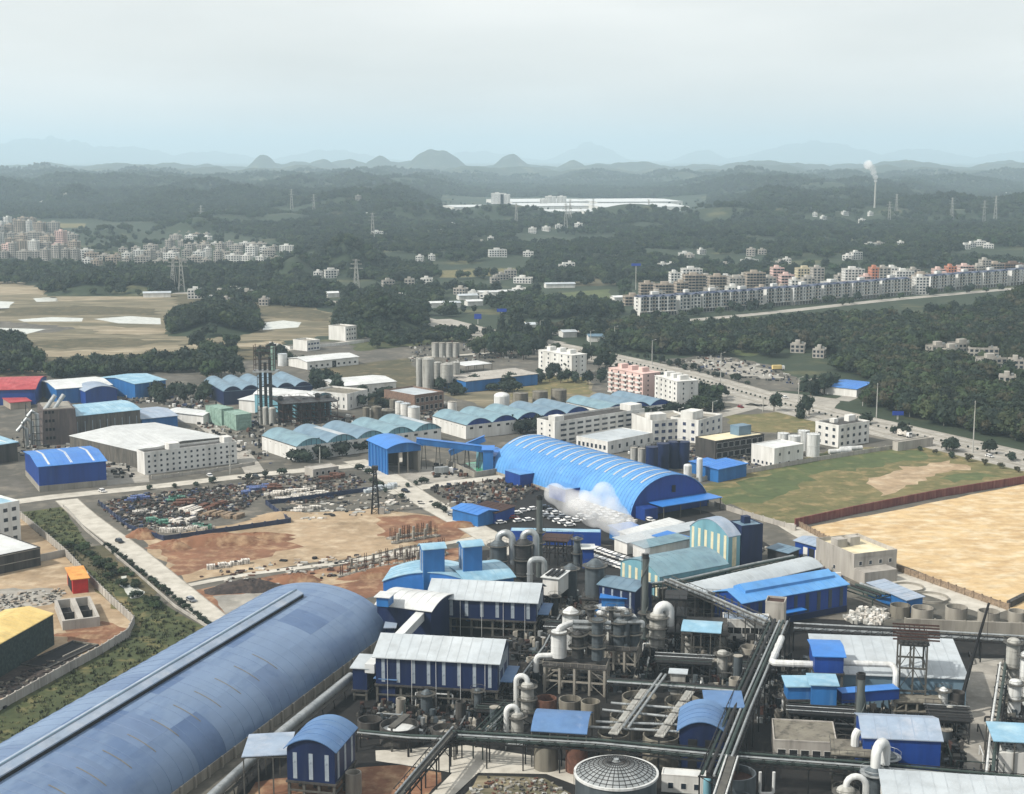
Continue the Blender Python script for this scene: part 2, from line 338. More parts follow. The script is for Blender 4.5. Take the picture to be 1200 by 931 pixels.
ys = -60+260*np.exp(np.linspace(0, math.log(42000/260), NR)); us = np.linspace(-1, 1, NC)
Y = np.repeat(ys[:, None], NC, 1); X = us[None, :]*(Y+400)*.5
Z = height(X.ravel(), Y.ravel())
co = np.stack([X.ravel(), Y.ravel(), Z], 1).astype(np.float32)
i0 = (np.arange(NR-1)[:, None]*NC+np.arange(NC-1)[None, :]).ravel()
qd = np.stack([i0, i0+1, i0+NC+1, i0+NC], 1)
me = bpy.data.meshes.new('terrain'); me.vertices.add(len(co)); me.vertices.foreach_set('co', co.ravel())
me.loops.add(qd.size); me.loops.foreach_set('vertex_index', qd.ravel().astype(np.int32)); me.polygons.add(len(qd)); me.polygons.foreach_set('loop_start', np.arange(0, qd.size, 4, dtype=np.int32))
me.polygons.foreach_set('use_smooth', np.ones(len(qd), bool)); me.update(); me.validate(); me.materials.append(MATS['terrain'])
put(me, 'terrain')['kind'] = 'structure'
# ------------------------------------------------------------ ground sheets
def patch(name, poly, mat, lev, jit=1.2, step=9, world=False, dz=0):
    P = [Vector(p) for p in poly] if world else [G(*p) for p in poly]; out = []
    for i, a in enumerate(P):
        b = P[(i+1) % len(P)]; n = max(1, min(40, int((b-a).length/step))); nn = Vector((-(b-a).y, (b-a).x, 0)).normalized()
        for j in range(n):
            q = a.lerp(b, j/n)+nn*random.uniform(-jit, jit); out.append((q.x, q.y, .012*lev+dz))
    o = MB().add(out, [tuple(range(len(out)))], mat).build(name); o['kind'] = 'structure'; return o
def ribbon_pts(pix, w, off=0, step=12):
    P = [G(*p) if len(p) == 2 else Vector(p) for p in pix]; Q = []
    for i in range(len(P)-1):                        # Catmull-Rom through the points
        p0, p1, p2, p3 = P[max(i-1, 0)], P[i], P[i+1], P[min(i+2, len(P)-1)]; n = max(2, int((p2-p1).length/step))
        for j in range(n):
            t = j/n; Q.append(.5*((2*p1)+(p2-p0)*t+(2*p0-5*p1+4*p2-p3)*t*t+(3*p1-p0-3*p2+p3)*t**3))
    Q.append(P[-1]); L = []; R = []
    for i, q in enumerate(Q):
        d = (Q[min(i+1, len(Q)-1)]-Q[max(i-1, 0)]).normalized(); n = Vector((-d.y, d.x, 0))
        L.append(q+n*(off+w/2)); R.append(q+n*(off-w/2))
    return Q, L, R
def ribbon(name, pix, w, mat, lev, off=0, kerb=None, thick=0, kind='structure', label=None):
    Q, L, R = ribbon_pts(pix, w, off); z = .012*lev; mb = MB(); n = len(Q)
    vs = [(p.x, p.y, z+thick) for p in L]+[(p.x, p.y, z+thick) for p in R]
    mb.add(vs, [(i, n+i, n+i+1, i+1) for i in range(n-1)], mat)
    if thick:
        vs = [(p.x, p.y, 0) for p in L]+[(p.x, p.y, z+thick) for p in L]+[(p.x, p.y, 0) for p in R]+[(p.x, p.y, z+thick) for p in R]
        mb.add(vs, [(i, i+1, n+i+1, n+i) for i in range(n-1)]+[(2*n+i, 2*n+i+1, 3*n+i+1, 3*n+i) for i in range(n-1)], mat)
    o = mb.build(name); o['kind'] = kind
    if kerb:
        for s, E in ((1, L), (-1, R)):
            k = MB()
            for a, b in zip(E[:-1], E[1:]): k.beam((a.x, a.y, .07), (b.x, b.y, .07), .35, 'concrete', .16)
            k.build('kerb')['kind'] = 'structure'
    return Q, L, R
patch('site_ground', [(-260, 640), (-60, 436), (250, 412), (420, 398), (600, 388), (840, 452), (1230, 545), (1500, 600), (1700, 1500), (-900, 1500)], 'site_grey', 1, 3)
patch('mud_flat', [(-80, 345), (60, 340), (200, 342), (330, 352), (396, 368), (396, 392), (330, 400), (250, 408), (-80, 420)], 'mud', 1, 6)
patch('scrub_ground', [(-80, 408), (240, 402), (330, 398), (330, 418), (230, 432), (-80, 446)], 'scrub', 2, 5)
for q in ([(22, 375), (60, 372), (98, 373), (96, 377), (30, 377)], [(110, 374), (150, 371), (192, 373), (190, 380), (140, 379)], [(303, 379), (330, 376), (356, 378), (350, 384), (310, 387)], [(40, 350), (66, 348), (68, 353), (44, 354)], [(-20, 352), (20, 354), (10, 362), (-20, 365)], [(130, 422), (172, 421), (177, 427), (138, 429)], [(-20, 384), (55, 386), (30, 392), (-20, 391)]):
    patch('pond', q, 'pond_pale', 3, 3, 30)
patch('dirt_bank', [(0, 396), (120, 392), (240, 396), (200, 408), (60, 414), (0, 412)], 'mud', 3, 5)
patch('dirt_bank', [(20, 402), (110, 396), (210, 400), (160, 406), (60, 409)], 'scrub', 4, 5)
patch('dirt_bank', [(0, 414), (120, 410), (230, 404), (330, 400), (330, 404), (220, 412), (90, 418), (0, 420)], 'mud_pale', 4, 4)
patch('bare_soil', [(200, 344), (330, 353), (390, 368), (390, 378), (300, 370), (210, 356)], 'scrub', 3, 6)
patch('bare_soil', [(0, 362), (90, 358), (180, 362), (190, 369), (60, 370), (0, 370)], 'scrub', 3, 5)
patch('bare_soil', [(90, 382), (240, 386), (250, 392), (120, 392)], 'mud_pale', 3, 5)
patch('bare_soil', [(-60, 376), (20, 378), (90, 384), (60, 390), (-60, 388)], 'site_grey', 2, 5)
patch('bare_soil', [(60, 346), (180, 346), (190, 350), (70, 353)], 'mud_pale', 3, 5)
patch('gravel_lot', [(-60, 322), (20, 330), (62, 342), (58, 346), (-60, 344)], 'mud_pale', 3, 5)
patch('field', [(632, 345), (715, 339), (728, 351), (640, 356)], 'grass_bright', 2, 6, 30)
patch('field', [(505, 318), (600, 314), (620, 320), (520, 326)], 'grass_dry', 2, 8, 30)
patch('field', [(640, 326), (720, 322), (735, 334), (650, 336)], 'scrub', 2, 8, 30)
patch('field', [(610, 285), (700, 280), (720, 288), (620, 293)], 'grass_dry', 2, 8, 40)
patch('field', [(60, 252), (110, 250), (112, 266), (60, 268)], 'grass_dry', 2, 10, 60)
patch('junction_pad', [(860, 462), (905, 459), (985, 468), (975, 482), (940, 486), (890, 480)], 'asphalt', 4, 1)
patch('dirt_lot', [(770, 424), (835, 414), (900, 428), (965, 455), (980, 462), (900, 458), (820, 440)], 'site_grey', 2, 3)
patch('dirt_lot', [(800, 424), (840, 418), (890, 430), (920, 445), (860, 440)], 'yard', 3, 5, 6)
patch('field', [(800, 396), (850, 388), (900, 404), (880, 418), (840, 410)], 'grass_bright', 3, 5)
patch('gravel_lot', [(825, 398), (865, 396), (870, 406), (835, 406)], 'yard', 4, 4)
patch('field', [(845, 488), (960, 478), (1000, 492), (960, 506), (870, 508)], 'grass_dry', 3, 3)
patch('field', [(560, 440), (690, 440), (700, 470), (570, 478), (520, 462)], 'mud', 3, 3)
patch('field', [(590, 445), (690, 438), (690, 462), (600, 466)], 'grass_dry', 4, 3)
patch('field', [(400, 392), (560, 388), (570, 398), (420, 412)], 'grass', 3, 3)
patch('field', [(370, 432), (480, 420), (500, 450), (470, 480), (380, 470)], 'scrub', 3, 3)
patch('grass_field', [(812, 572), (985, 525), (1105, 523), (1215, 548), (1215, 560), (935, 614), (905, 612)], 'grass_dry', 3, 1.5)
patch('grass_field', [(835, 578), (960, 532), (1075, 528), (1085, 538), (960, 556), (905, 586), (850, 592)], 'grass_bright', 4, 4, 6)
patch('grass_field', [(1095, 560), (1150, 553), (1170, 558), (1120, 566)], 'grass_bright', 4, 3, 6)
patch('bare_soil', [(1010, 566), (1060, 548), (1110, 540), (1140, 548), (1100, 556), (1060, 572), (1030, 582)], 'pale_earth', 5, 4, 5)
patch('earth_lot', [(938, 620), (1215, 565), (1320, 590), (1320, 740), (1178, 712), (1050, 660), (960, 640)], 'gold_earth', 4, .8)
patch('earth_lot', [(-90, 610), (20, 604), (77, 652), (105, 682), (156, 732), (150, 745), (72, 790), (-90, 890)], 'pale_earth', 3, .4)
patch('rubble_ground', [(-90, 690), (60, 690), (70, 705), (30, 715), (-90, 730)], 'yard', 4, 2, 4)
patch('rubble_ground', [(-90, 790), (40, 770), (110, 770), (70, 792), (-90, 850)], 'coal', 4, 1.5, 3)
patch('bare_soil', [(75, 738), (120, 728), (152, 738), (140, 752), (118, 762), (75, 752)], 'red_earth', 4, 1.5, 4)
patch('grass_strip', [(20, 601), (74, 594), (105, 640), (160, 682), (205, 717), (256, 745), (0, 890), (-110, 960), (-110, 890), (72, 793), (152, 748), (158, 731), (107, 681), (79, 652)], 'grass', 4, .5)
patch('grass_strip', [(60, 640), (120, 640), (190, 695), (180, 705), (150, 690), (100, 668)], 'scrub', 5, 2, 5)
patch('grass_strip', [(110, 690), (150, 700), (170, 735), (150, 725)], 'grass_dry', 5, 2, 4)
patch('puddle', [(140, 686), (150, 685), (160, 687), (169, 694), (164, 701), (154, 702), (148, 694)], 'pond_pale', 6, .4, 3)
patch('puddle', [(142, 676), (149, 675), (147, 680), (143, 684)], 'pond_pale', 6, .3, 3)
patch('scrap_yard', [(112, 590), (150, 578), (300, 562), (425, 552), (470, 580), (440, 600), (320, 612), (190, 640), (150, 625)], 'site_grey', 2, 1.5)
patch('dirt_floor', [(165, 632), (240, 618), (330, 605), (440, 596), (520, 606), (556, 628), (400, 656), (216, 684), (190, 660)], 'pale_earth', 3, 2.5)
patch('dirt_floor', [(186, 642), (250, 628), (318, 630), (352, 640), (300, 655), (260, 664), (205, 676)], 'red_earth', 4, 2.5, 5)
patch('dirt_floor', [(440, 606), (520, 604), (556, 624), (500, 640), (450, 630)], 'red_earth', 4, 2.5, 5)
patch('dirt_floor', [(225, 692), (330, 672), (400, 664), (500, 647), (560, 640), (480, 690), (430, 700), (300, 735), (262, 722)], 'red_earth', 3, 1)
patch('dirt_floor', [(330, 680), (400, 670), (440, 664), (440, 676), (370, 690)], 'pale_earth', 4, 1.5, 4)
patch('slag_floor', [(250, 700), (330, 690), (345, 700), (300, 725), (262, 720)], 'yard', 5, 1.5, 4)
patch('process_yard', [(180, 1150), (300, 880), (420, 782), (440, 720), (560, 645), (720, 640), (930, 722), (1420, 770), (1500, 1250)], 'yard_dark', 2, 1)
patch('front_pavement', [(440, 880), (545, 874), (700, 898), (700, 930), (640, 908), (560, 906), (526, 938), (498, 938), (530, 906), (440, 892)], 'road_pale', 4, .3)
patch('bare_soil', [(300, 918), (420, 900), (470, 898), (520, 906), (490, 945), (280, 950)], 'red_earth', 4, 1, 4)
patch('bare_soil', [(535, 940), (560, 910), (640, 912), (680, 940)], 'mud', 4, .8, 4)
patch('service_lane', [(1138, 772), (1178, 772), (1166, 912), (1120, 912)], 'yard', 4, .3)
patch('yard_floor', [(640, 560), (830, 600), (905, 640), (880, 660), (720, 640), (570, 610)], 'yard_dark', 3, 1)
patch('concrete_yard', [(430, 545), (520, 548), (545, 560), (480, 575)], 'yard', 3, .5)
patch('concrete_yard', [(130, 520), (170, 518), (175, 565), (120, 570), (90, 545)], 'yard', 3, .5)
patch('green_pool', [(545, 543), (592, 537), (602, 551), (566, 558)], 'pool_green', 4, 0, 90)
patch('service_lane', [(905, 612), (935, 614), (1020, 655), (1180, 715), (1160, 722), (1000, 670)], 'road_pale', 5, .3)
patch('concrete_yard', [(560, 610), (600, 590), (700, 600), (660, 640), (600, 640)], 'yard_dark', 4, .5)
HWY = [(505, 375), (560, 389), (620, 401), (692, 416), (760, 431), (820, 446), (885, 465), (960, 485), (1060, 508), (1250, 552)]
ribbon('highway', HWY, 36, 'asphalt', 5, kerb=True)
ribbon('junction', [(560, 395), (600, 398), (640, 404)], 40, 'asphalt', 6)
ribbon('junction', [(860, 464), (900, 470), (945, 470)], 44, 'asphalt', 6)
TOWNR = [(585, 398), (660, 390), (740, 382), (900, 367), (1050, 351), (1230, 335)]
ribbon('town_road', TOWNR, 16, 'asphalt', 6)
ribbon('town_road', [(180, 344), (260, 344), (330, 350), (420, 357), (505, 376)], 16, 'asphalt', 6)
ribbon('side_road', [(890, 474), (840, 487), (770, 500), (690, 514)], 12, 'asphalt', 6)
ribbon('side_road', [(985, 470), (1000, 462), (980, 452), (950, 444)], 10, 'asphalt', 6)
ribbon('inner_road', [(-90, 604), (60, 583), (160, 573), (300, 557), (425, 545), (480, 538)], 9, 'road_pale', 6, kerb=True)
ribbon('inner_road', [(415, 540), (450, 556), (500, 589), (560, 622), (606, 650)], 11, 'road_pale', 7, kerb=True)
ribbon('inner_road', [(455, 578), (530, 566), (610, 557), (660, 550)], 8, 'road_pale', 8)
ribbon('inner_road', [(78, 586), (100, 606), (150, 643), (205, 688), (268, 740)], 9, 'road_pale', 8, kerb=True)
ribbon('path', [(212, 688), (300, 672), (400, 660), (480, 645), (562, 630)], 3.6, 'road_pale', 9)
ribbon('yard_road', [(215, 480), (250, 505), (285, 535), (300, 556)], 9, 'asphalt', 6)
ribbon('yard_road', [(480, 420), (560, 415), (640, 408)], 7, 'road_pale', 6)
ribbon('yard_road', [(300, 415), (380, 405), (470, 392), (560, 398)], 6, 'road_pale', 6)
ribbon('dirt_track', [(-60, 430), (100, 436), (230, 424)], 6, 'pale_earth', 6)
ribbon('far_road', [(600, 282), (660, 283), (720, 287)], 18, 'road_pale', 5)
for off in (-9.5, 0, 9.5):
    Q, L, R = ribbon('median_strip', HWY[1:], 1.3, 'concrete', 6, off=off, thick=.14)
    dash = MB()
for off in (-14, -4.8, 4.8, 14):
    Q, L, R = ribbon_pts(HWY[1:], .3, off, step=7); d = MB()
    for i in range(0, len(Q)-1, 2):
        d.add([(p.x, p.y, .09) for p in (L[i], R[i], R[i+1], L[i+1])], [(0, 1, 2, 3)], 'marking')
    d.build('lane_marking')['kind'] = 'structure'
# ------------------------------------------------------------ trees
def crown(kind, seed):
    random.seed(seed); mb = MB()
    if kind == 'cone':
        lobes = [((random.uniform(-.1, .1), random.uniform(-.1, .1), .22+.16*i), .33-.05*i) for i in range(6)]; lf = 'leaf_b'
    elif kind == 'bush':
        lobes = [((random.uniform(-.28, .28), random.uniform(-.28, .28), random.uniform(.3, .62)), random.uniform(.2, .34)) for _ in range(7)]; lf = 'leaf_b'
    else:
        lobes = [((random.uniform(-.36, .36), random.uniform(-.36, .36), random.uniform(.5, .95)), random.uniform(.15, .28)) for _ in range(10)]; lf = {'a': 'leaf_a', 'b': 'leaf_b', 'c': 'leaf_c', 'd': 'leaf_d'}[kind]
    for c, r in lobes:
        mb.ico(c, r, lf, 1, .3, .85)
        for _ in range(26):
            d = Vector((random.gauss(0, 1), random.gauss(0, 1), random.gauss(.3, 1))).normalized()
            p = Vector(c)+d*r*random.uniform(.9, 1.3); a = Vector((random.gauss(0, 1), random.gauss(0, 1), random.gauss(0, 1))).normalized()*r*.42; b = a.cross(d).normalized()*r*.3
            mb.add([p-a-b, p+a-b*.3, p+a*.4+b], [(0, 1, 2)], lf)
    return mb
def trunk(kind):
    mb = MB(); h = .55 if kind != 'bush' else .35
    mb.cyl(0, 0, -.02, h, .035, 'bark', 6, .02)
    for a in range(4):
        t = a*1.7; mb.beam((0, 0, h*.55), (.2*math.cos(t), .2*math.sin(t), h*1.15), .025, 'bark')
    return mb
KIND = ['a', 'b', 'c', 'd', 'bush', 'cone']
CROWN = {k: crown(k, 50+i).mesh('crown', False) for i, k in enumerate(KIND)}
TRUNK = {k: trunk(k).mesh('trunk', False) for k in KIND}
NM = {'a': 'broadleaf_tree', 'b': 'broadleaf_tree', 'c': 'broadleaf_tree', 'd': 'broadleaf_tree', 'bush': 'round_shrub', 'cone': 'conifer_tree'}
NTREE = 0
def tree(p, h, kind, label, group, wid=1.0, cat='tree'):
    global NTREE; NTREE += 1
    t = T(NM[kind], label, cat, (p[0], p[1], p[2] if len(p) > 2 else 0), random.uniform(0, 6.28), group)
    c = put(CROWN[kind], 'crown', t); c.scale = (h*wid, h*wid, h); k = put(TRUNK[kind], 'trunk', t); k.scale = (h, h, h); return t
# prototypes for the woods live only in the node group's collection
fc = bpy.data.collections.new('wood_prototypes')
def wood(name, pts, scl, protos, label, cat='wood'):
    pc = bpy.data.collections.new(name+'_prototypes')
    for m in protos:
        o = bpy.data.objects.new('crown', m); pc.objects.link(o)
    me = bpy.data.meshes.new(name); me.from_pydata([tuple(p) for p in pts], [], [])
    a = me.attributes.new('tree_size', 'FLOAT', 'POINT'); a.data.foreach_set('value', np.asarray(scl, np.float32))
    o = put(me, name); tag(o, label, cat); o['kind'] = 'stuff'
    ng = bpy.data.node_groups.new(name, 'GeometryNodeTree'); ng.interface.new_socket('Geometry', in_out='INPUT', socket_type='NodeSocketGeometry'); ng.interface.new_socket('Geometry', in_out='OUTPUT', socket_type='NodeSocketGeometry')
    N = ng.nodes; L = ng.links; gi = N.new('NodeGroupInput'); go = N.new('NodeGroupOutput')
    ci = N.new('GeometryNodeCollectionInfo'); ci.inputs['Collection'].default_value = pc; ci.inputs['Separate Children'].default_value = True; ci.inputs['Reset Children'].default_value = True
    ip = N.new('GeometryNodeInstanceOnPoints'); ip.inputs['Pick Instance'].default_value = True
    ri = N.new('FunctionNodeRandomValue'); ri.data_type = 'INT'; ri.inputs[4].default_value = 0; ri.inputs[5].default_value = len(protos)-1
    rr = N.new('FunctionNodeRandomValue'); rr.data_type = 'FLOAT_VECTOR'; rr.inputs[0].default_value = (0, 0, 0); rr.inputs[1].default_value = (.1, .1, 6.28)
    na = N.new('GeometryNodeInputNamedAttribute'); na.data_type = 'FLOAT'; na.inputs[0].default_value = 'tree_size'
    L.new(gi.outputs[0], ip.inputs['Points']); L.new(ci.outputs[0], ip.inputs['Instance']); L.new(ri.outputs[2], ip.inputs['Instance Index'])
    L.new(rr.outputs[0], ip.inputs['Rotation']); L.new(na.outputs[0], ip.inputs['Scale']); L.new(ip.outputs[0], go.inputs[0])
    md = o.modifiers.new('scatter', 'NODES'); md.node_group = ng; return o
def scatter(poly, n, z=True):
    xs = [p[0] for p in poly]; ysp = [p[1] for p in poly]; W4 = [G(min(xs), max(ysp)), G(max(xs), max(ysp)), G(min(xs), min(ysp)), G(max(xs), min(ysp))]
    x0, x1 = min(p.x for p in W4), max(p.x for p in W4); y0, y1 = min(p.y for p in W4), max(p.y for p in W4)
    x = RN.uniform(x0, x1, n*4); y = RN.uniform(y0, y1, n*4); px, py = proj(x, y, 0)
    k = inpoly(px, py, poly); x, y = x[k][:n], y[k][:n]
    return np.stack([x, y, height(x, y)-.3], 1)
PROT = [CROWN['a'], CROWN['b'], CROWN['c'], CROWN['b'], CROWN['a']]
NEARW = [([(1010, 474), (1040, 456), (1000, 440), (960, 428), (880, 416), (840, 404), (900, 396), (1000, 388), (1100, 380), (1150, 376), (1250, 366), (1250, 530), (1100, 500)], 5200),
         ([(795, 396), (880, 390), (1000, 380), (1060, 378), (1000, 386), (880, 398), (800, 402)], 600),
         ([(640, 392), (760, 385), (800, 392), (830, 402), (860, 420), (760, 415), (690, 405)], 500),
         ([(1140, 376), (1250, 362), (1250, 395), (1150, 395)], 400)]
pts = np.concatenate([scatter(p, n) for p, n in NEARW])
RHW = pts; RHA = (PROT+[CROWN['c'], CROWN['d'], CROWN['d'], CROWN['c']], 'dense dark green mixed wood covering the hillside right of the highway')
NEARW2 = [([(396, 388), (498, 386), (485, 360), (440, 348), (400, 366)], 900), ([(196, 392), (305, 390), (295, 370), (250, 360), (205, 374)], 800), ([(48, 344), (200, 344), (195, 330), (120, 322), (55, 330)], 1000),
          ([(-60, 428), (40, 424), (50, 440), (-60, 442)], 130), ([(60, 438), (240, 427), (240, 431), (60, 443)], 90), ([(-60, 400), (30, 405), (30, 425), (-60, 428)], 200), ([(230, 352), (380, 362), (380, 352), (240, 346)], 200)]
pts = np.concatenate([scatter(p, n) for p, n in NEARW2])
wood('left_knoll_wood', pts, RN.uniform(6, 11, len(pts)), PROT, 'dark green trees crowding the low knolls left of the highway')
EXCL = [[(-80, 262), (110, 258), (330, 285), (330, 316), (-80, 318)], [(515, 233), (830, 233), (830, 264), (515, 264)], [(-80, 335), (400, 345), (400, 420), (-80, 450)], [(630, 336), (728, 336), (732, 357), (632, 358)],
        [(738, 332), (960, 322), (1230, 312), (1230, 352), (1060, 372), (740, 402)], [(500, 370), (620, 384), (740, 378), (740, 390), (500, 410)], [(600, 279), (722, 279), (722, 293), (605, 295)], [(500, 316), (610, 312), (625, 321), (520, 328)]]
def on_hills(a, b, per):
    o = []
    for hx, hy, sx, sy, hh in HILLS[a:b]:
        m = int(per*sx*sy/400); r = np.sqrt(RN.uniform(0, 1, m))*1.75; t = RN.uniform(0, 6.283, m); x = hx+r*np.cos(t)*sx; y = hy+r*np.sin(t)*sy
        o.append(np.stack([x, y, height(x, y)-.5], 1))
    return np.concatenate(o)
def excl(x, y):
    px, py = proj(x, y, 0); k = np.zeros(x.shape, bool)
    for e in EXCL: k |= inpoly(px, py, e)
    return k
def field(x, y, s): return np.sin(x*s+1.3*np.sin(y*s*.7))+np.sin(y*s*1.3+1.1*np.sin(x*s*.9+2))+.6*np.sin((x+y)*s*2.7)
pts = np.concatenate([on_hills(0, 4, 9), on_hills(26, 29, 6)])
wood('knoll_top_wood', pts, RN.uniform(6, 11, len(pts)), PROT, 'rounded wooded knolls with dark crowns standing above the plain')
pts = on_hills(4, 26, 5)
wood('round_hill_wood', pts, RN.uniform(7, 13, len(pts)), PROT, 'rounded wooded hills behind the towns and beside the white factory')
n = 120000; y = 3200*(2.6**RN.uniform(0, 1, n)); x = RN.uniform(-.4, .4, n)*y
k = (field(x, y, .004)+.9*field(x, y, .013) > -1.9) & (height(x, y) < 200) & ~excl(x, y); x, y = x[k], y[k]
wood('far_hill_wood', np.stack([x, y, height(x, y)-3], 1), RN.uniform(8, 17, len(x)), PROT, 'hazy far wooded hills running to the horizon')
# ------------------------------------------------------------ building kit
WIN = {}
def winmesh(w, h, glass='glass', frame='white_wall'):
    k = (round(w, 1), round(h, 1), glass, frame)
    if k not in WIN:
        f = MB(); t = .09
        f.box(-w/2, -.06, 0, w/2, 0, t, frame).box(-w/2, -.06, h-t, w/2, 0, h, frame).box(-w/2, -.06, t, -w/2+t, 0, h-t, frame).box(w/2-t, -.06, t, w/2, 0, h-t, frame)
        WIN[k] = (f.mesh('window', False), MB().box(-w/2+t, -.03, t, w/2-t, .0, h-t, glass).mesh('pane', False))
    return WIN[k]
def putwin(k, parent, loc, rz=0):
    a, b = k; q = put(a, 'window', parent, loc, rz); put(b, 'pane', q); return q
def side_frame(side, w, d):            # local wall frame: origin, direction along wall, rotation
    return {'front': (Vector((0, 0, 0)), Vector((1, 0, 0)), 0, w), 'back': (Vector((w, d, 0)), Vector((-1, 0, 0)), math.pi, w),
            'left': (Vector((0, d, 0)), Vector((0, -1, 0)), -math.pi/2, d), 'right': (Vector((w, 0, 0)), Vector((0, 1, 0)), math.pi/2, d)}[side]
def windows(t, w, d, side, n, floors, z0, fh, ww=1.3, wh=1.5, m0=.6, m1=None, glass='glass', frame='white_wall', sill=.9):
    o, u, rz, L = side_frame(side, w, d); m1 = m0 if m1 is None else m1
    for f in range(floors):
        for i in range(n):
            s = m0+(L-m0-m1)*(i+.5)/n; p = o+u*s; out = Vector((u.y, -u.x, 0))*.012
            putwin(winmesh(ww, wh, glass, frame), t, (p.x+out.x, p.y+out.y, z0+f*fh+sill), rz)
def panel_on(t, name, side, w, d, s0, s1, z0, z1, mat, th=.06, label=None):
    o, u, rz, L = side_frame(side, w, d); p = o+u*s0
    q = MB().box(0, -th, z0, s1-s0, 0, z1, mat).build(name, t, (p.x, p.y, 0), rz)
    if label: q['label'] = label
    return q
def arc(w, h0, rise, n=12, over=.5):
    return [(-over+(w+2*over)*i/n, h0+rise*(1-((2*i/n)-1)**2)-(.0)) for i in range(n+1)]
def gable(w, h0, rise, over=.5): return [(-over, h0-over*rise/(w/2)), (w/2, h0+rise), (w+over, h0-over*rise/(w/2))]
def shed(name, label, cat, A, B, C, z, eave, rise, roof, wall, prof='gable', axis='x', base=0, basemat='concrete', strips=(), stripmat='light_strip', skyl=0, group=None, over=.6, legs=None, wallz0=0, doors=(), cap=False, geo=None, skymat='white_roof', seams=0, bands=None):
    """ridge runs along local axis; A,B,C pixels of eave corners at height z"""
    o, a, w, d = geo or rect(A, B, C, z)
    if d < 0:                                   # keep local y positive
        o = o+Vector((-math.sin(a), math.cos(a), 0))*d; d = -d
    t = T(name, label, cat, o, a, group)
    span, L = (d, w) if axis == 'x' else (w, d)
    pr = {'gable': lambda: gable(span, eave, rise, over), 'arch': lambda: arc(span, eave, rise, 14, over), 'mono': lambda: [(-over, eave), (span+over, eave+rise)], 'flat': lambda: [(-over, eave), (span+over, eave)]}[prof]()
    n = bands or 1
    for i in range(n):
        x0 = -over+(L+2*over)*i/n; x1 = -over+(L+2*over)*(i+1)/n
        MB().sheet(pr, x0+(.03 if i else 0), x1, .22, roof, axis).build('roof' if n == 1 else 'roof_panel', t)
    if L > 9 and o.y < 1000:
        sm = MB().sheet([(y, zz+.07) for y, zz in pr], -.09, .09, .07, roof, axis).mesh('roof_seam')
        for i in range(1, int(L/2.6)):
            s = L*i/int(L/2.6); put(sm, 'roof_seam', t, (s, 0, 0) if axis == 'x' else (0, s, 0))
    ins = [(max(0, min(span, y)), z_-.24) for y, z_ in pr]
    ends = [(0, wallz0)]+[(y, zz) for y, zz in ins]+[(span, wallz0)]
    wl = MB(); th = .25; lo, hi = pr[0][1]-.24, pr[-1][1]-.24
    wl.vprism(ends, 0, th, wall, axis); wl.vprism(ends, L-th, L, wall, axis)
    if axis == 'x': wl.box(th, 0, wallz0, L-th, th, lo, wall).box(th, span-th, wallz0, L-th, span, hi, wall)
    else: wl.box(0, th, wallz0, th, L-th, lo, wall).box(span-th, th, wallz0, span, L-th, hi, wall)
    wl.build('wall', t)
    if base:
        MB().box(-.12, -.12, wallz0, w+.12, d+.12, wallz0+base, basemat).build('plinth', t)
    for side, k, frac, zz0, zz1 in strips:       # translucent wall strips
        _, _, _, LL = side_frame(side, w, d)
        m = MB().box(0, -.07, zz0, LL*frac/k, 0, zz1, stripmat).mesh('wall_strip', False)
        oo, u, rz, _ = side_frame(side, w, d)
        for i in range(k):
            p = oo+u*(LL*(i+.5-frac/2)/k); put(m, 'wall_strip', t, (p.x, p.y, 0), rz)
    if skyl:
        q = [(y, zz+.05) for y, zz in pr]; cut = q[1:-1] if len(q) > 3 else [(q[0][0]*.85+q[-1][0]*.15, 0), q[1]] if 0 else q
        if len(q) == 3: cut = [tuple(Vector(q[0]).lerp(Vector(q[1]), .12)), q[1], tuple(Vector(q[2]).lerp(Vector(q[1]), .12))]
        m = MB().sheet(cut, -.45, .45, .06, skymat, axis).mesh('skylight', True)
        for i in range(skyl):
            s = L*(i+.5)/skyl; put(m, 'skylight', t, (s, 0, 0) if axis == 'x' else (0, s, 0))
    for side, s0, s1, z1, mat in doors: panel_on(t, 'door', side, w, d, s0*side_frame(side, w, d)[3], s1*side_frame(side, w, d)[3], wallz0+base+.02, z1, mat, .14)
    if legs:
        nx, ny = legs; m = MB().box(-.3, -.3, 0, .3, .3, wallz0, 'frame_steel').mesh('column', False)
        for i in range(nx):
            for j in range(ny):
                put(m, 'column', t, (.3+(w-.6)*i/(nx-1), .3+(d-.6)*j/(ny-1), 0))
        MB().box(-.3, -.3, wallz0-.5, w+.3, d+.3, wallz0-.03, 'dark_concrete').build('floor_slab', t)
        bm_ = MB()
        for f in (.45,): 
            bm_.box(0, -.1, wallz0*f, w, .2, wallz0*f+.4, 'frame_steel').box(w-.2, .21, wallz0*f, w+.1, d, wallz0*f+.4, 'frame_steel')
        bm_.build('beam', t)
    return t, w, d
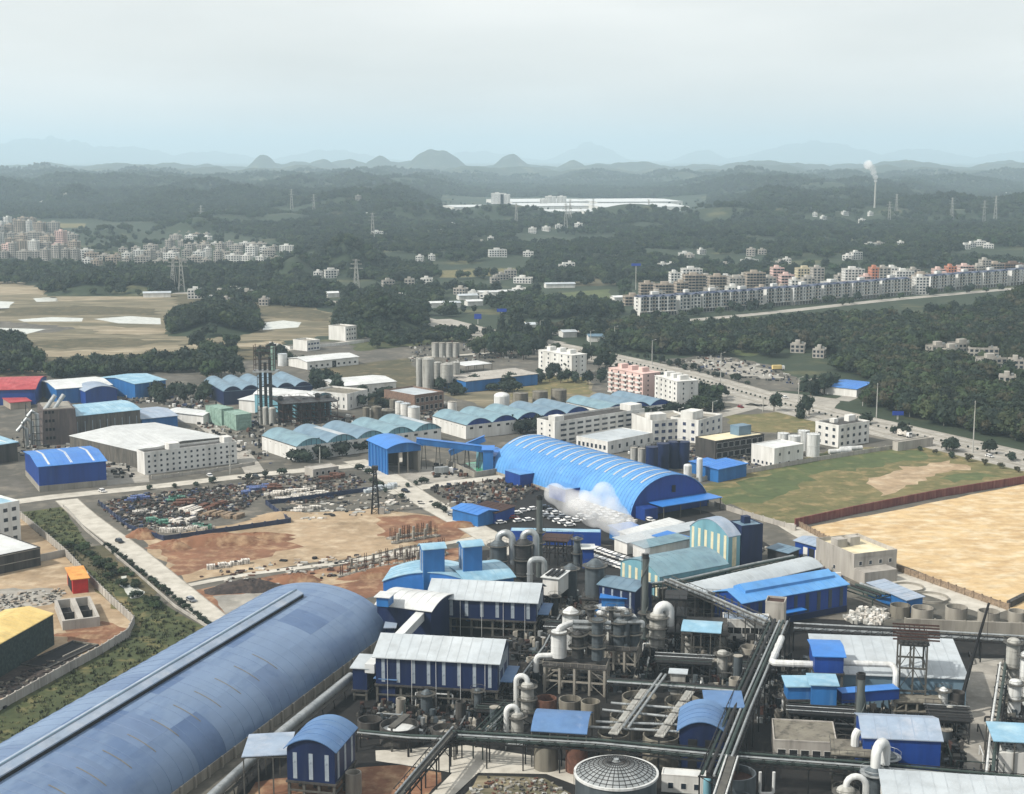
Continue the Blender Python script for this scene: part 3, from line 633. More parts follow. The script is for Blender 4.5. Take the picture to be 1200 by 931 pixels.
def block(name, label, cat, A, B, C, z, wall, roof='concrete', floors=3, fh=3.3, win=(), parapet=.9, group=None, ww=1.3, wh=1.5, bands=None, z0=0, geo=None, glass='glass', bulk=(), sill=.9, band_mat=None):
    o, a, w, d = geo or rect(A, B, C, z)
    if d < 0: o = o+Vector((-math.sin(a), math.cos(a), 0))*d; d = -d
    t = T(name, label, cat, o+Vector((0, 0, z0)), a, group); h = floors*fh
    MB().box(0, 0, 0, w, d, h, wall).build('wall', t)
    MB().box(.25, .25, h+.004, w-.25, d-.25, h+.03, roof).build('roof', t)
    if parapet:
        p = MB(); e = .22
        p.box(-.05, -.05, h, w+.05, e, h+parapet, wall).box(-.05, d-e, h, w+.05, d+.05, h+parapet, wall).box(-.05, e, h, e, d-e, h+parapet, wall).box(w-e, e, h, w+.05, d-e, h+parapet, wall); p.build('parapet', t)
    for side, n, fl0, fl1 in win: windows(t, w, d, side, n, fl1-fl0, fl0*fh, fh, ww, wh, glass=glass, sill=sill)
    if bands:
        for f in range(1, floors+1):
            MB().box(-.15, -.15, f*fh-.3, w+.15, d+.15, f*fh-.05, band_mat or wall).build('floor_band', t)
    for fx, fy, sx, sy, hh, m in bulk:
        MB().box(w*fx, d*fy, h, w*fx+sx, d*fy+sy, h+hh, m).build('roof_house', t)
    return t, w, d, h
def tank(px, py, h, rp, label, mat='old_concrete', kind='open', name='tank', cat='tank', z0=0, group=None, rings=0, liquid='dark', P=None, r=None, cap='concrete', leg=0, ladder=True):
    """px,py = centre of the top rim, rp = rim radius in pixels"""
    p = P or G(px, py, h+z0); r = r or rp*mpp(py)*(CAMH-h-z0)/CAMH; t = T(name, label, cat, (p.x, p.y, z0), random.uniform(-.3, .3), group)
    b = MB(); n = 28 if r > 3 else 16
    if leg:
        lm = MB().cyl(0, 0, 0, leg, .22, 'frame_steel', 6).mesh('leg')
        for i in range(4): put(lm, 'leg', t, (r*.75*math.cos(i*1.57+.4), r*.75*math.sin(i*1.57+.4), 0))
    if kind == 'open':
        b.revolve(0, 0, [(r, leg), (r, h), (r-.3, h), (r-.3, h-1.6)], mat, n); b.build('shell', t)
        MB().cyl(0, 0, h-1.7, h-1.55, r-.28, liquid, n).build('liquid', t)
    else:
        b.cyl(0, 0, leg, h, r, mat, n, top=False, bot=bool(leg)).build('shell', t)
        c = MB()
        if kind == 'flat': c.cyl(0, 0, h, h+.15, r+.08, cap, n)
        elif kind == 'cone': c.revolve(0, 0, [(r+.1, h-.05), (r+.1, h+.06), (.3, h+r*.28), (.01, h+r*.28)], cap, n)
        elif kind == 'dome': c.revolve(0, 0, [(r, h)]+[(r*math.cos(k*.1745*1.5), h+r*.45*math.sin(k*.1745*1.5)) for k in range(1, 6)]+[(.01, h+r*.45)], cap, n)
        c.build('lid', t)
        if kind in ('flat', 'cone') and r > 1.5:
            rl = MB(); rl.tube([(r*math.cos(k*.314), r*math.sin(k*.314), h+1.0) for k in range(20)], .05, 'frame_steel', 4, True)
            for k in range(10): rl.beam((r*math.cos(k*.628), r*math.sin(k*.628), h), (r*math.cos(k*.628), r*math.sin(k*.628), h+1), .06, 'frame_steel')
            rl.build('railing', t)
    if rings:
        rm = MB().revolve(0, 0, [(r, -.12), (r+.12, -.12), (r+.12, .12), (r, .12)], mat, n).mesh('hoop')
        for i in range(rings): put(rm, 'hoop', t, (0, 0, leg+(h-leg)*(i+1)/(rings+1)))
    if ladder and h > 5 and kind != 'open':
        l = MB(); x = -r-.25
        for y in (-.25, .25): l.beam((x, y, 0), (x, y, h+1), .07, 'frame_steel')
        for k in range(int(h/.8)): l.beam((x, -.25, k*.8+.4), (x, .25, k*.8+.4), .05, 'frame_steel')
        l.build('ladder', t)
    return t, p, r
def rack(name, label, pix, h, w, pipes, posts=None, mat='dark_steel', walk=False, step=9, group=None, truss=True, zend=None, cat='pipe rack'):
    """pix: pixels of the deck centre line at height h"""
    P = [G(*q, h) for q in pix]; o = P[0].copy(); o.z = 0; t = T(name, label, cat, o, 0, group)
    Q = [p-o for p in P]
    if zend is not None: Q[-1].z = zend
    segs = list(zip(Q[:-1], Q[1:]))
    pm = {}
    for a, b in segs:
        L = (b-a).length; d = (b-a).normalized(); n = Vector((-d.y, d.x, 0)).normalized(); k = max(1, int(L/step))
        for i in range(k+1):
            c = a+(b-a)*(i/k); c = Vector(c)
            f = MB()
            for s in (-1, 1):
                q = c+n*s*w/2; f.beam((q.x, q.y, 0), (q.x, q.y, c.z), .32, mat)
            f.beam(c-n*(w/2+.3), c+n*(w/2+.3), .3, mat)
            if c.z > 5: f.beam((c-n*w/2)*1, (c+n*w/2)-Vector((0, 0, 3)), .14, mat)
            f.build('bent', t)
        g = MB()
        for s in (-1, 1):
            g.beam(a+n*s*w/2, b+n*s*w/2, .22, mat, .4)
            if truss:
                g.beam(a+n*s*w/2+Vector((0, 0, 1.6)), b+n*s*w/2+Vector((0, 0, 1.6)), .16, mat); m = max(2, int(L/3))
                for i in range(m):
                    p0 = a+(b-a)*(i/m)+n*s*w/2; p1 = a+(b-a)*((i+1)/m)+n*s*w/2
                    g.beam(p0, p1+Vector((0, 0, 1.6)), .12, mat); g.beam(p0, p0+Vector((0, 0, 1.6)), .12, mat)
        g.build('girder', t)
        if walk: MB().beam(a+Vector((0, 0, .25)), b+Vector((0, 0, .25)), w*.6, 'frame_steel', .1).build('walkway', t)
    for off, z, r, m in pipes:
        pts = []
        for i, q in enumerate(Q):
            d = (Q[min(i+1, len(Q)-1)]-Q[max(i-1, 0)]); d.z = 0; d.normalize(); pts.append(q+Vector((-d.y, d.x, 0))*off+Vector((0, 0, z+r)))
        MB().tube(pts, r, m, 8).build('pipe', t)
    return t
def pipe(label, pts, r, m='pipe_white', name='pipe', cat='pipe', group=None, flanges=True, n=10):
    """pts world points; rounded elbows"""
    P = [Vector(p) for p in pts]; out = [P[0]]
    for i in range(1, len(P)-1):
        a, b = (P[i-1]-P[i]), (P[i+1]-P[i]); k = min(r*1.8, a.length*.45, b.length*.45); a.normalize(); b.normalize()
        p0, p2 = P[i]+a*k, P[i]+b*k
        for j in range(5): s = j/4; out.append(p0*(1-s)**2+P[i]*2*s*(1-s)+p2*s*s)
    out.append(P[-1]); o = P[0].copy(); t = T(name, label, cat, o, 0, group)
    MB().tube([q-o for q in out], r, m, n).build('duct', t)
    if flanges:
        for i in range(len(P)-1):
            a, b = P[i]-o, P[i+1]-o; L = (b-a).length; k = int(L/7)
            for j in range(1, k+1):
                c = a.lerp(b, j/(k+1)); d = (b-a).normalized()*.12; MB().tube([c-d, c+d], r*1.18, m, n).build('flange', t)
    return t
def frame(name, label, A, B, C, z, levels, nx=4, ny=2, mat='frame_steel', deck='dark_concrete', geo=None, brace=True, cat='steel platform', col=.45):
    o, a, w, d = geo or rect(A, B, C, z)
    if d < 0: o = o+Vector((-math.sin(a), math.cos(a), 0))*d; d = -d
    t = T(name, label, cat, o, a); top = levels[-1]
    cm = MB().box(-col/2, -col/2, 0, col/2, col/2, top-.02, mat).mesh('column', False)
    for i in range(nx):
        for j in range(ny): put(cm, 'column', t, (w*i/(nx-1), d*j/max(1, ny-1), 0))
    for z_ in levels:
        MB().box(-.5, -.5, z_-.25, w+.5, d+.5, z_, deck if z_ == top else mat).build('deck', t) if z_ == top or deck == mat else None
        b = MB()
        for j in range(ny): b.beam((0, d*j/max(1, ny-1), z_-.5), (w, d*j/max(1, ny-1), z_-.5), .3, mat, .45)
        for i in range(nx): b.beam((w*i/(nx-1), 0, z_-.5), (w*i/(nx-1), d, z_-.5), .26, mat, .4)
        b.build('beam', t)
    r = MB(); pts = [(-.5, -.5), (w+.5, -.5), (w+.5, d+.5), (-.5, d+.5)]
    for (x0, y0), (x1, y1) in zip(pts, pts[1:]+pts[:1]):
        r.beam((x0, y0, top+1.05), (x1, y1, top+1.05), .08, mat); L = math.hypot(x1-x0, y1-y0); k = max(1, int(L/1.8))
        for i in range(k): r.beam((x0+(x1-x0)*i/k, y0+(y1-y0)*i/k, top), (x0+(x1-x0)*i/k, y0+(y1-y0)*i/k, top+1.05), .07, mat)
    r.build('railing', t)
    if brace:
        b = MB(); lo = 0
        for z_ in levels:
            b.beam((0, 0, lo), (w/(nx-1), 0, z_-.6), .16, mat).beam((w, 0, lo), (w-w/(nx-1), 0, z_-.6), .16, mat).beam((w, 0, lo), (w, d, z_-.6), .16, mat); lo = z_
        b.build('brace', t)
    def at(fx, fy): return Vector((o.x, o.y, 0))+Vector((math.cos(a), math.sin(a), 0))*w*fx+Vector((-math.sin(a), math.cos(a), 0))*d*fy
    return t, at
def vessel(P, z0, h, r, label, mat='vessel_grey', rings=2, top='dome', name='evaporator', cat='evaporator', goose=None, grp=None, cone=0, ringmat='frame_steel', skirt=None):
    """column/evaporator with ring platforms; goose=(dx,dy,rise,drop,rad,mat)"""
    t = T(name, label, cat, (P[0], P[1], z0), 0, grp); n = 18
    pr = [(r*.35, 0), (r, cone), (r, h)] if cone else [(r, 0), (r, h)]
    if top == 'dome': pr += [(r*.93, h+r*.22), (r*.7, h+r*.42), (r*.38, h+r*.52), (.01, h+r*.55)]
    elif top == 'cone': pr += [(r*.3, h+r*.6), (.01, h+r*.6)]
    elif top == 'flat': pr += [(.01, h)]
    MB().revolve(0, 0, pr, mat, n).build('shell', t)
    for i in range(rings):
        z_ = h*(i+1)/(rings+.0)-.2 if rings > 1 else h-.2
        g = MB().revolve(0, 0, [(r, z_-.1), (r+1.0, z_-.1), (r+1.0, z_+.05), (r, z_+.05)], ringmat, n)
        g.tube([((r+.95)*math.cos(k*.524), (r+.95)*math.sin(k*.524), z_+1.05) for k in range(12)], .05, ringmat, 4, True)
        for k in range(8): g.beam(((r+.95)*math.cos(k*.785), (r+.95)*math.sin(k*.785), z_), ((r+.95)*math.cos(k*.785), (r+.95)*math.sin(k*.785), z_+1.05), .06, ringmat)
        g.build('ring_platform', t)
    m = MB()
    for z_ in np.arange(1.2, h, 1.9): m.revolve(0, 0, [(r, z_-.06), (r+.06, z_-.06), (r+.06, z_+.06), (r, z_+.06)], mat, n)
    m.build('seam', t)['kind'] = 'stuff'
    if goose:
        dx, dy, rise, drop, gr, gm = goose; L = math.hypot(dx, dy); pts = [(0, 0, h), (0, 0, h+rise)]
        for k in range(1, 8):
            a = math.pi*k/8; pts.append((dx*(1-math.cos(a))/2, dy*(1-math.cos(a))/2, h+rise+L/2*math.sin(a)))
        pts += [(dx, dy, h+rise), (dx, dy, h+rise-drop)]
        MB().tube(pts, gr, gm, 12).build('gooseneck_duct', t)
    l = MB()
    for y in (-.25, .25): l.beam((r+.3, y, 0), (r+.3, y, h), .07, ringmat)
    for k in range(int(h/1.0)): l.beam((r+.3, -.25, k+.4), (r+.3, .25, k+.4), .05, ringmat)
    l.build('ladder', t); return t
def chimney(px, pyb, pyt, rp, label, mat='stack_grey', rings=(), strake=False, name='chimney', taper=.8, tip='dark_steel', cat='chimney'):
    p = G(px, pyb); h = ztop(p, pyt); r = rp*mpp(pyb); t = T(name, label, cat, p)
    MB().revolve(0, 0, [(r, 0), (r*taper, h-1.2), (r*taper*.75, h-1.2)], mat, 18).build('shaft', t)
    MB().revolve(0, 0, [(r*taper*1.06, h-1.4), (r*taper*1.06, h), (r*taper*.8, h), (r*taper*.8, h-1)], tip, 18).build('rim', t)
    for f in rings:
        z = h*f; rr = r*(1-(1-taper)*f); g = MB().revolve(0, 0, [(rr, z), (rr+1.1, z), (rr+1.1, z+.15), (rr, z+.15)], 'frame_steel', 16)
        g.tube([((rr+1.05)*math.cos(k*.524), (rr+1.05)*math.sin(k*.524), z+1.2) for k in range(12)], .06, 'frame_steel', 4, True); g.build('ring_platform', t)
    if strake:
        s = MB(); N = int(h/1.1)
        s.tube([((r*(1-(1-taper)*k/N)+.12)*math.cos(k*.55), (r*(1-(1-taper)*k/N)+.12)*math.sin(k*.55), h*k/N) for k in range(N)], .16, mat, 5); s.build('helical_strake', t)
    l = MB()
    for y in (-.25, .25): l.beam((-r-.2, y, 0), (-r*taper-.2, y, h), .08, 'frame_steel')
    l.build('ladder', t); return t, p, h
def canopy(name, label, A, B, C, z, rise, roof, axis='x', prof='arch', post='frame_steel', over=.2, cat='canopy roof', nx=4):
    o, a, w, d = rect(A, B, C, z)
    if d < 0: o = o+Vector((-math.sin(a), math.cos(a), 0))*d; d = -d
    t = T(name, label, cat, o, a); span, L = (d, w) if axis == 'x' else (w, d)
    pr = {'arch': lambda: arc(span, z, rise, 12, over), 'gable': lambda: gable(span, z, rise, over), 'mono': lambda: [(-over, z), (span+over, z+rise)], 'flat': lambda: [(0, z), (span, z)]}[prof]()
    MB().sheet(pr, 0, L, .2, roof, axis).build('roof', t)
    zz = pr[-1][1]-.25; b = MB().beam((0, .2, z-.35), (w, .2, z-.35), .2, post).beam((0, d-.2, (zz if axis == 'x' else z)-.2), (w, d-.2, (zz if axis == 'x' else z)-.2), .2, post)
    b.build('beam', t)
    for i in range(nx):
        for y, h in ((.2, z-.25), (d-.2, zz if axis == 'x' else z-.25)):
            MB().box(-.14, -.14, 0, .14, .14, h, post).build('post', t, (.2+(w-.4)*i/(nx-1), y, 0))
    return t
def wallrun(name, label, pix, h, th, mat, piers=0, cat='wall', capm=None, z=0, pw=.5):
    P = [G(*q) for q in pix]; o = P[0]; t = T(name, label, cat, o); Q = [p-o for p in P]; m = MB()
    for a, b in zip(Q[:-1], Q[1:]): m.beam(a+Vector((0, 0, h/2)), b+Vector((0, 0, h/2)), th, mat, h)
    m.build('wall_panel' if piers else 'wall', t)
    if capm:
        m = MB()
        for a, b in zip(Q[:-1], Q[1:]): m.beam(a+Vector((0, 0, h+.08)), b+Vector((0, 0, h+.08)), th+.15, capm, .14)
        m.build('coping', t)
    if piers:
        pm = MB().box(-pw/2, -pw/2, 0, pw/2, pw/2, h+.25, capm or mat).mesh('pier', False)
        for a, b in zip(Q[:-1], Q[1:]):
            L = (b-a).length; k = max(1, int(L/piers)); ang = math.atan2((b-a).y, (b-a).x)
            for i in range(k+1): c = a.lerp(b, i/k); put(pm, 'pier', t, c, ang)
    return t
# ------------------------------------------------------------ foreground sheds
def ell(w, h, a0, a1, n, z0=0, add=0):          # points of a half ellipse (y,z), a=0 at right foot
    return [(w/2-(w/2+add)*math.cos(a0+(a1-a0)*i/n), z0+(h+add)*math.sin(a0+(a1-a0)*i/n)) for i in range(n+1)]
def big_storage():
    E = G(457, 749); R0 = G(260, 898); v = (E-R0).normalized(); a = math.atan2(v.y, v.x)-math.pi/2   # local y = v, local x to the right
    w, L, Ht, z0 = 46, 215, 12.6, 2.2
    o = E-v*L+Vector((-math.cos(a), -math.sin(a), 0))*w
    t = T('storage_shed', 'huge grey blue barrel roofed storage shed filling the lower left corner', 'storage shed', o, a)
    NB = 18; mats = ['arch_skin', 'arch_skin_b', 'arch_skin', 'arch_skin_c', 'arch_skin_b']
    for i in range(NB):
        y0, y1 = L*i/NB, L*(i+1)/NB-.02
        for j, (a0, a1) in enumerate(((0, .9), (.9, 1.35), (1.35, 1.8), (1.8, 2.3), (2.3, math.pi))):
            m = 'arch_skin' if random.random() < .62 else random.choice(mats); ad = random.uniform(0, .05)
            MB().sheet(ell(w, Ht, a0, a1, 6, z0, ad), y0, y1, .25, m, 'y').build('roof_panel', t)
    m = MB().tube([(x, 0, z) for x, z in ell(w, Ht, .02, math.pi-.02, 26, z0, .06)], .05, 'arch_skin_b', 4).mesh('standing_seam')
    for i in range(46): put(m, 'standing_seam', t, (0, L*(i+.5)/46, 0))
    rd = MB(); wm = 2.3
    rd.vprism([(w/2-wm, Ht+z0-.5), (w/2-wm, Ht+z0+1.1), (w/2, Ht+z0+2.0), (w/2+wm, Ht+z0+1.1), (w/2+wm, Ht+z0-.5)], 0, L-14, 'grey_blue_roof', 'y'); rd.build('ridge_ventilator', t)
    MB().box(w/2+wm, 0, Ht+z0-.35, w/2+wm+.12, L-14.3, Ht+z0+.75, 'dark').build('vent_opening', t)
    MB().vprism([(w/2-.3, Ht+z0+2.02), (w/2, Ht+z0+2.2), (w/2+.3, Ht+z0+2.02)], 0, L-14, 'steel_blue_roof', 'y').build('ridge_cap', t)
    ends = MB(); ends.vprism(ell(w-.6, Ht-.3, 0, math.pi, 24, z0)+[(w-.3, 0), (.3, 0)], L-.4, L-.1, 'blue_wall', 'y'); ends.build('end_wall', t)
    b = MB(); b.box(-.3, 0, 0, .25, L, z0+.3, 'concrete').box(w-.25, 0, 0, w+.3, L, z0+.3, 'concrete'); b.build('plinth', t)
    pm = MB().box(0, -.35, 0, .5, .35, z0+.6, 'concrete').mesh('buttress', False)
    for i in range(36): put(pm, 'buttress', t, (w+.3, L*(i+.5)/36, 0))
    for i in range(11):
        m = MB().sheet(ell(w, Ht, 2.05, 2.45, 5, z0, .1), 0, .3, .05, 'old_concrete', 'y').build('repair_strip', t, (0, 60+i*9.5, 0))
        m['label'] = 'faded yellowish sealing strip'
big_storage()
def blue_arch():
    o, a, w, d = rect((739, 608), (831, 593), (598, 551)); hh = ztop(G(785, 600), 556)
    t = T('arched_hall', 'long bright blue arched hall with pale skylight ribs beside the green field', 'arched hall', o, a)
    NB = 17
    for i in range(NB):
        MB().sheet(ell(w, hh, .02, math.pi-.02, 22, 0), d*i/NB+.02, d*(i+1)/NB, .25, 'blue_roof', 'y').build('roof_panel', t)
    m = MB().sheet(ell(w, hh, .95, 1.75, 8, 0, .1), -.55, .55, .06, 'pale_roof', 'y').mesh('skylight_rib')
    for i in range(1, NB+1): put(m, 'skylight_rib', t, (0, d*i/NB-1.5, 0))
    m = MB().tube([(x, 0, z) for x, z in ell(w, hh, .03, math.pi-.03, 26, 0, .06)], .06, 'blue_roof', 4).mesh('standing_seam')
    for i in range(int(d/2.2)): put(m, 'standing_seam', t, (0, 2.2*(i+.5), 0))
    MB().vprism(ell(w-.5, hh-.25, 0, math.pi, 26), .5, .8, 'blue_wall', 'y').build('end_wall', t)
    MB().vprism(ell(w-.5, hh-.25, 0, math.pi, 26), d-.8, d-.5, 'blue_wall', 'y').build('end_wall', t)
    panel_on(t, 'vent_window', 'front', w, d, w*.52, w*.56, hh*.52, hh*.7, 'dark', -.35)
    q = MB().box(w*.22, -9, 5.2, w*.98, .3, 5.5, 'blue_roof_deep').build('awning', t); p = MB()
    for x in (.24, .45, .7, .96): p.box(w*x-.15, -8.8, 0, w*x+.15, -8.5, 5.2, 'frame_steel')
    p.build('awning_posts', t)
    MB().box(w*.06, -6, 0, w*.22, .3, 4.6, 'blue_wall').build('side_porch', t)
    for f in (.35, .68):
        MB().box(-6, d*f, 0, 1.2, d*f+12, 5.5, 'blue_wall').build('side_annex', t); MB().box(-6.3, d*f-.3, 5.5, .8, d*f+12.3, 5.7, 'blue_roof').build('annex_roof', t)
    k = MB(); k.box(-.4, 0, 0, .3, d, 1.2, 'concrete').box(w-.3, 0, 0, w+.4, d, 1.2, 'concrete'); k.build('plinth', t)
blue_arch()
def hall(label, A, B, C, z, ze, ns):
    t, w, d = shed('process_hall', label, 'process hall', A, B, C, z, z, 3.2, 'pale_roof', 'navy_wall', prof='gable', axis='x', wallz0=ze, legs=(6, 3), over=.8, strips=[('front', ns, .22, ze+.6, z-.6), ('right', 3, .25, ze+.6, z-.6), ('left', 3, .25, ze+.6, z-.6)])
    m = MB().tube([(0, -.3, 0), (0, -.3, z-.3)], .07, 'pipe_white', 6).mesh('drain_pipe')
    for i in range(5): put(m, 'drain_pipe', t, (w*(i+.5)/5, 0, 0))
    MB().box(w+.02, d*.2, ze+1, w+3.2, d*.9, ze+1.25, 'violet_roof').build('side_awning', t)
    l = MB()
    for k in range(6): l.box(w+.03, d*.15, z-3.6+k*.55, w+.2, d*.8, z-3.3+k*.55, 'light_strip')
    l.build('louvre', t); return t, w, d
h1, w1, d1 = hall('front navy clad hall on stilts with pale sheet roof, nearest the barrel shed', (440, 768), (583, 776), (605, 751), 13.2, 5.6, 8)
h2, w2, d2 = hall('rear navy clad hall on stilts with pale sheet roof, behind the front one', (502, 699), (628, 705), (647, 687), 11.5, 5.4, 7)
shed('stair_house', 'narrow dark blue stair box at the left foot of the front navy hall', 'stair house', (441, 794), (463, 796), (443, 789), 7, 7, .3, 'violet_roof', 'navy_wall', 'flat')
shed('junction_house', 'small navy transfer house with white roof between barrel shed and navy hall', 'transfer house', (413, 782), (430, 783), (431, 770), 9, 9, .6, 'pale_roof', 'navy_wall', 'mono', wallz0=3, legs=(2, 2))
# wavy roof and towers
shed('wavy_hall', 'azure walled hall with sweeping pale blue roof below two roof towers', 'process hall', (449, 681), (556, 684), (472, 666), 11.5, 11.5, 3.2, 'sky_roof', 'blue_roof_deep', 'arch', 'y', over=.3)
shed('lean_to_hall', 'pale blue lean-to roof stepping right of the wavy hall', 'lean-to', (548, 684), (602, 676), (548, 662), 12, 12, 2.5, 'sky_roof', 'azure_wall', 'arch', 'x')
for k, (A, B, C, lb) in enumerate((((489, 642), (521, 640), (496, 632)), 'left azure roof tower with curved pale roof above the wavy hall') if 0 else (((496, 644), (521, 642), (489, 640), 'left azure roof tower with curved pale roof above the wavy hall'), ((543, 641), (565, 639), (533, 637), 'right azure roof tower with curved pale roof above the wavy hall'))):
    shed('roof_tower', lb, 'roof tower', A, B, C, 22, 22, 1.2, 'sky_roof', 'azure_wall', 'arch', 'x', strips=[('left', 2, .35, 13, 21)], group='roof towers')
shed('white_roof_hall', 'low hall with broad white roof between barrel shed and rear navy hall', 'hall', (442, 708), (505, 716), (440, 686), 11, 11, 2, 'white_roof', 'navy_wall', 'arch', 'x')
shed('roof_monitor', 'small blue box with white cap on the broad white roof', 'roof box', (441, 699), (455, 700), (442, 693), 15, 15, .3, 'white_roof', 'azure_wall', 'flat', wallz0=12)
shed('white_lean_to', 'white roofed lean-to with blue strip wall under the rear navy hall', 'lean-to', (458, 718), (492, 724), (464, 704), 8, 8, 1.4, 'white_roof', 'navy_wall', 'mono', 'x', strips=[('front', 3, .2, 4, 7.5)])
shed('dark_annex', 'small dark blue annex at the far right foot of the barrel shed', 'annex', (452, 735), (462, 735), (456, 722), 6, 6, .4, 'grey_blue_roof', 'navy_wall', 'flat')
p0, p1 = G(508, 706, 9), G(433, 784, 9)
t = T('conveyor_gallery', 'white covered conveyor gallery sloping from the rear hall past the barrel shed', 'conveyor', p0)
MB().beam((0, 0, 0), p1-p0, 2.6, 'white_roof', 2.4).build('gallery', t)
m = MB().box(-.2, -.2, -9, .2, .2, -1.2, 'frame_steel').mesh('trestle')
for k in range(1, 5): put(m, 'trestle', t, (p1-p0)*(k/5))
# tube conveyor along the barrel shed
P = [G(411, 793, 4), G(330, 858, 4), G(298, 888, 4), G(235, 946, 4)]
t = T('tube_conveyor', 'silver tube conveyor on trestles running along the foot of the barrel shed', 'conveyor', (P[0].x, P[0].y, 0)); o = Vector((P[0].x, P[0].y, 0)); Q = [p-o for p in P]
MB().tube(Q, 1.15, 'silver', 12).build('tube', t); MB().tube([q+Vector((-1.7, -.4, -.3)) for q in Q], .35, 'silver', 8).build('pipe', t)
for a, b in zip(Q[:-1], Q[1:]):
    k = max(2, int((b-a).length/6))
    for i in range(k):
        c = a.lerp(b, i/k); f = MB(); f.beam(c+Vector((-1, 0, -1)), (c.x-1.4, c.y, 0), .2, 'dark_steel').beam(c+Vector((1, 0, -1)), (c.x+1.4, c.y, 0), .2, 'dark_steel').beam((c.x-1.2, c.y, 1.2), (c.x+1, c.y, 2.6), .14, 'dark_steel'); f.build('trestle', t)
    MB().beam(a+Vector((1.5, 0, -1)), b+Vector((1.5, 0, -1)), .9, 'frame_steel', .1).build('walkway', t)
shed('arched_workshop', 'navy clad workshop on short stilts with blue curved roof at bottom left', 'workshop', (336, 876), (392, 881), (375, 850), 12, 12, 2.6, 'violet_roof', 'navy_wall', 'arch', 'y', wallz0=4.5, legs=(4, 3), strips=[('front', 3, .25, 5, 11), ('right', 3, .25, 5, 11)])
canopy('lean_to_roof', 'pale grey blue sheet canopy left of the navy arched workshop', (284, 887), (338, 886), (318, 860), 10, .4, 'grey_blue_roof', 'y', 'mono', cat='canopy')
tank(414, 905, 5, 10, 'small square-looking grey concrete tub beside the navy arched workshop', 'concrete', 'open', 'settling_tub', 'tank')
# ------------------------------------------------------------ lower left plot
shed('yellow_roof_building', 'half built hall with pale yellow roof and dark green scaffold netting at left edge', 'building', (-40, 776), (62, 719), (34, 700), 9.5, 9.5, 1.6, 'yellow_roof', 'green_net', 'gable', 'x', over=.3)
def conc_pool():
    o, a, w, d = rect((73, 728), (117, 723), (65, 703), 3); t = T('concrete_basin', 'raised white concrete basin with four dark compartments', 'basin', o, a); b = MB(); e = .9
    b.box(0, 0, 0, w, e, 3, 'grey_wall').box(0, d-e, 0, w, d, 3, 'grey_wall').box(0, e, 0, e, d-e, 3, 'grey_wall').box(w-e, e, 0, w, d-e, 3, 'grey_wall'); b.build('rim_wall', t)
    MB().box(w/2-.8, e, 0, w/2+.8, d-e, 2.98, 'grey_wall').build('dividing_wall', t)
    MB().box(e, d*.45, 0, w/2-.8, d*.45+.5, 2.2, 'dark_concrete').box(w/2+.8, d*.45, 0, w-e, d*.45+.5, 2.2, 'dark_concrete').build('baffle', t)
    MB().box(e, e, .05, w-e, d-e, .3, 'dark').build('floor', t)
conc_pool()
def pit():
    o, a, w, d = rect((56, 785), (116, 757), (84, 753)); t = T('excavated_pit', 'dark sunken concrete pit beside the half built yellow roofed hall', 'pit', o, a); b = MB()
    b.box(0, 0, 0, w, .5, .5, 'dark_concrete').box(0, d-.5, 0, w, d, .5, 'dark_concrete').box(0, .5, 0, .5, d-.5, .5, 'dark_concrete').box(w-.5, .5, 0, w, d-.5, .5, 'old_concrete'); b.build('rim', t)
    MB().box(.5, .5, .02, w-.5, d-.5, .12, 'dark').build('pit_floor', t); MB().box(w*.45, d*.3, .12, w*.95, d*.34, .4, 'concrete').build('inner_kerb', t)
pit()
shed('red_shed', 'small red shed with orange top against the plot wall', 'shed', (85, 679), (103, 677), (70, 668), 5, 5, .5, 'orange_top', 'red_paint', 'mono', 'x', doors=[('left', .2, .8, 3.6, 'dark')])
block('white_building', 'white block with pale blue roof and dark windows at the left edge', 'building', (-50, 650), (25, 634), (-40, 625), 0, 'white_wall', 'sky_roof', 4, 3.6, [('front', 7, 0, 4), ('right', 3, 0, 4)], ww=1.9, wh=1.6)
block('unfinished_building', 'unfinished concrete frame building with white flat roof below the white block', 'building', (-50, 684), (48, 663), (-40, 655), 0, 'dark_concrete', 'white_roof', 2, 3.2, [], .3, bands=1, band_mat='concrete')
wallrun('plot_wall', 'long pale concrete boundary wall with piers round the left building plot', [(20, 604), (50, 629), (77, 652), (105, 682), (131, 708), (157, 732), (150, 747), (120, 766), (72, 792), (-40, 855)], 2.6, .3, 'grey_wall', 3.2)
wallrun('cross_wall', 'pale grey wall running left from the plot wall above the red shed', [(77, 652), (40, 660), (-40, 682)], 2.6, .3, 'grey_wall')
wallrun('shed_fence', 'dark concrete fence with piers along the upper side of the barrel shed', [(255, 744), (200, 776), (120, 824), (0, 893), (-60, 928)], 2.4, .25, 'dark_concrete', 3.0, capm='concrete')
wallrun('road_wall', 'low pale kerb wall along the grass strip beside the left road', [(74, 594), (100, 622), (150, 664), (205, 712), (254, 743)], .9, .3, 'grey_wall')
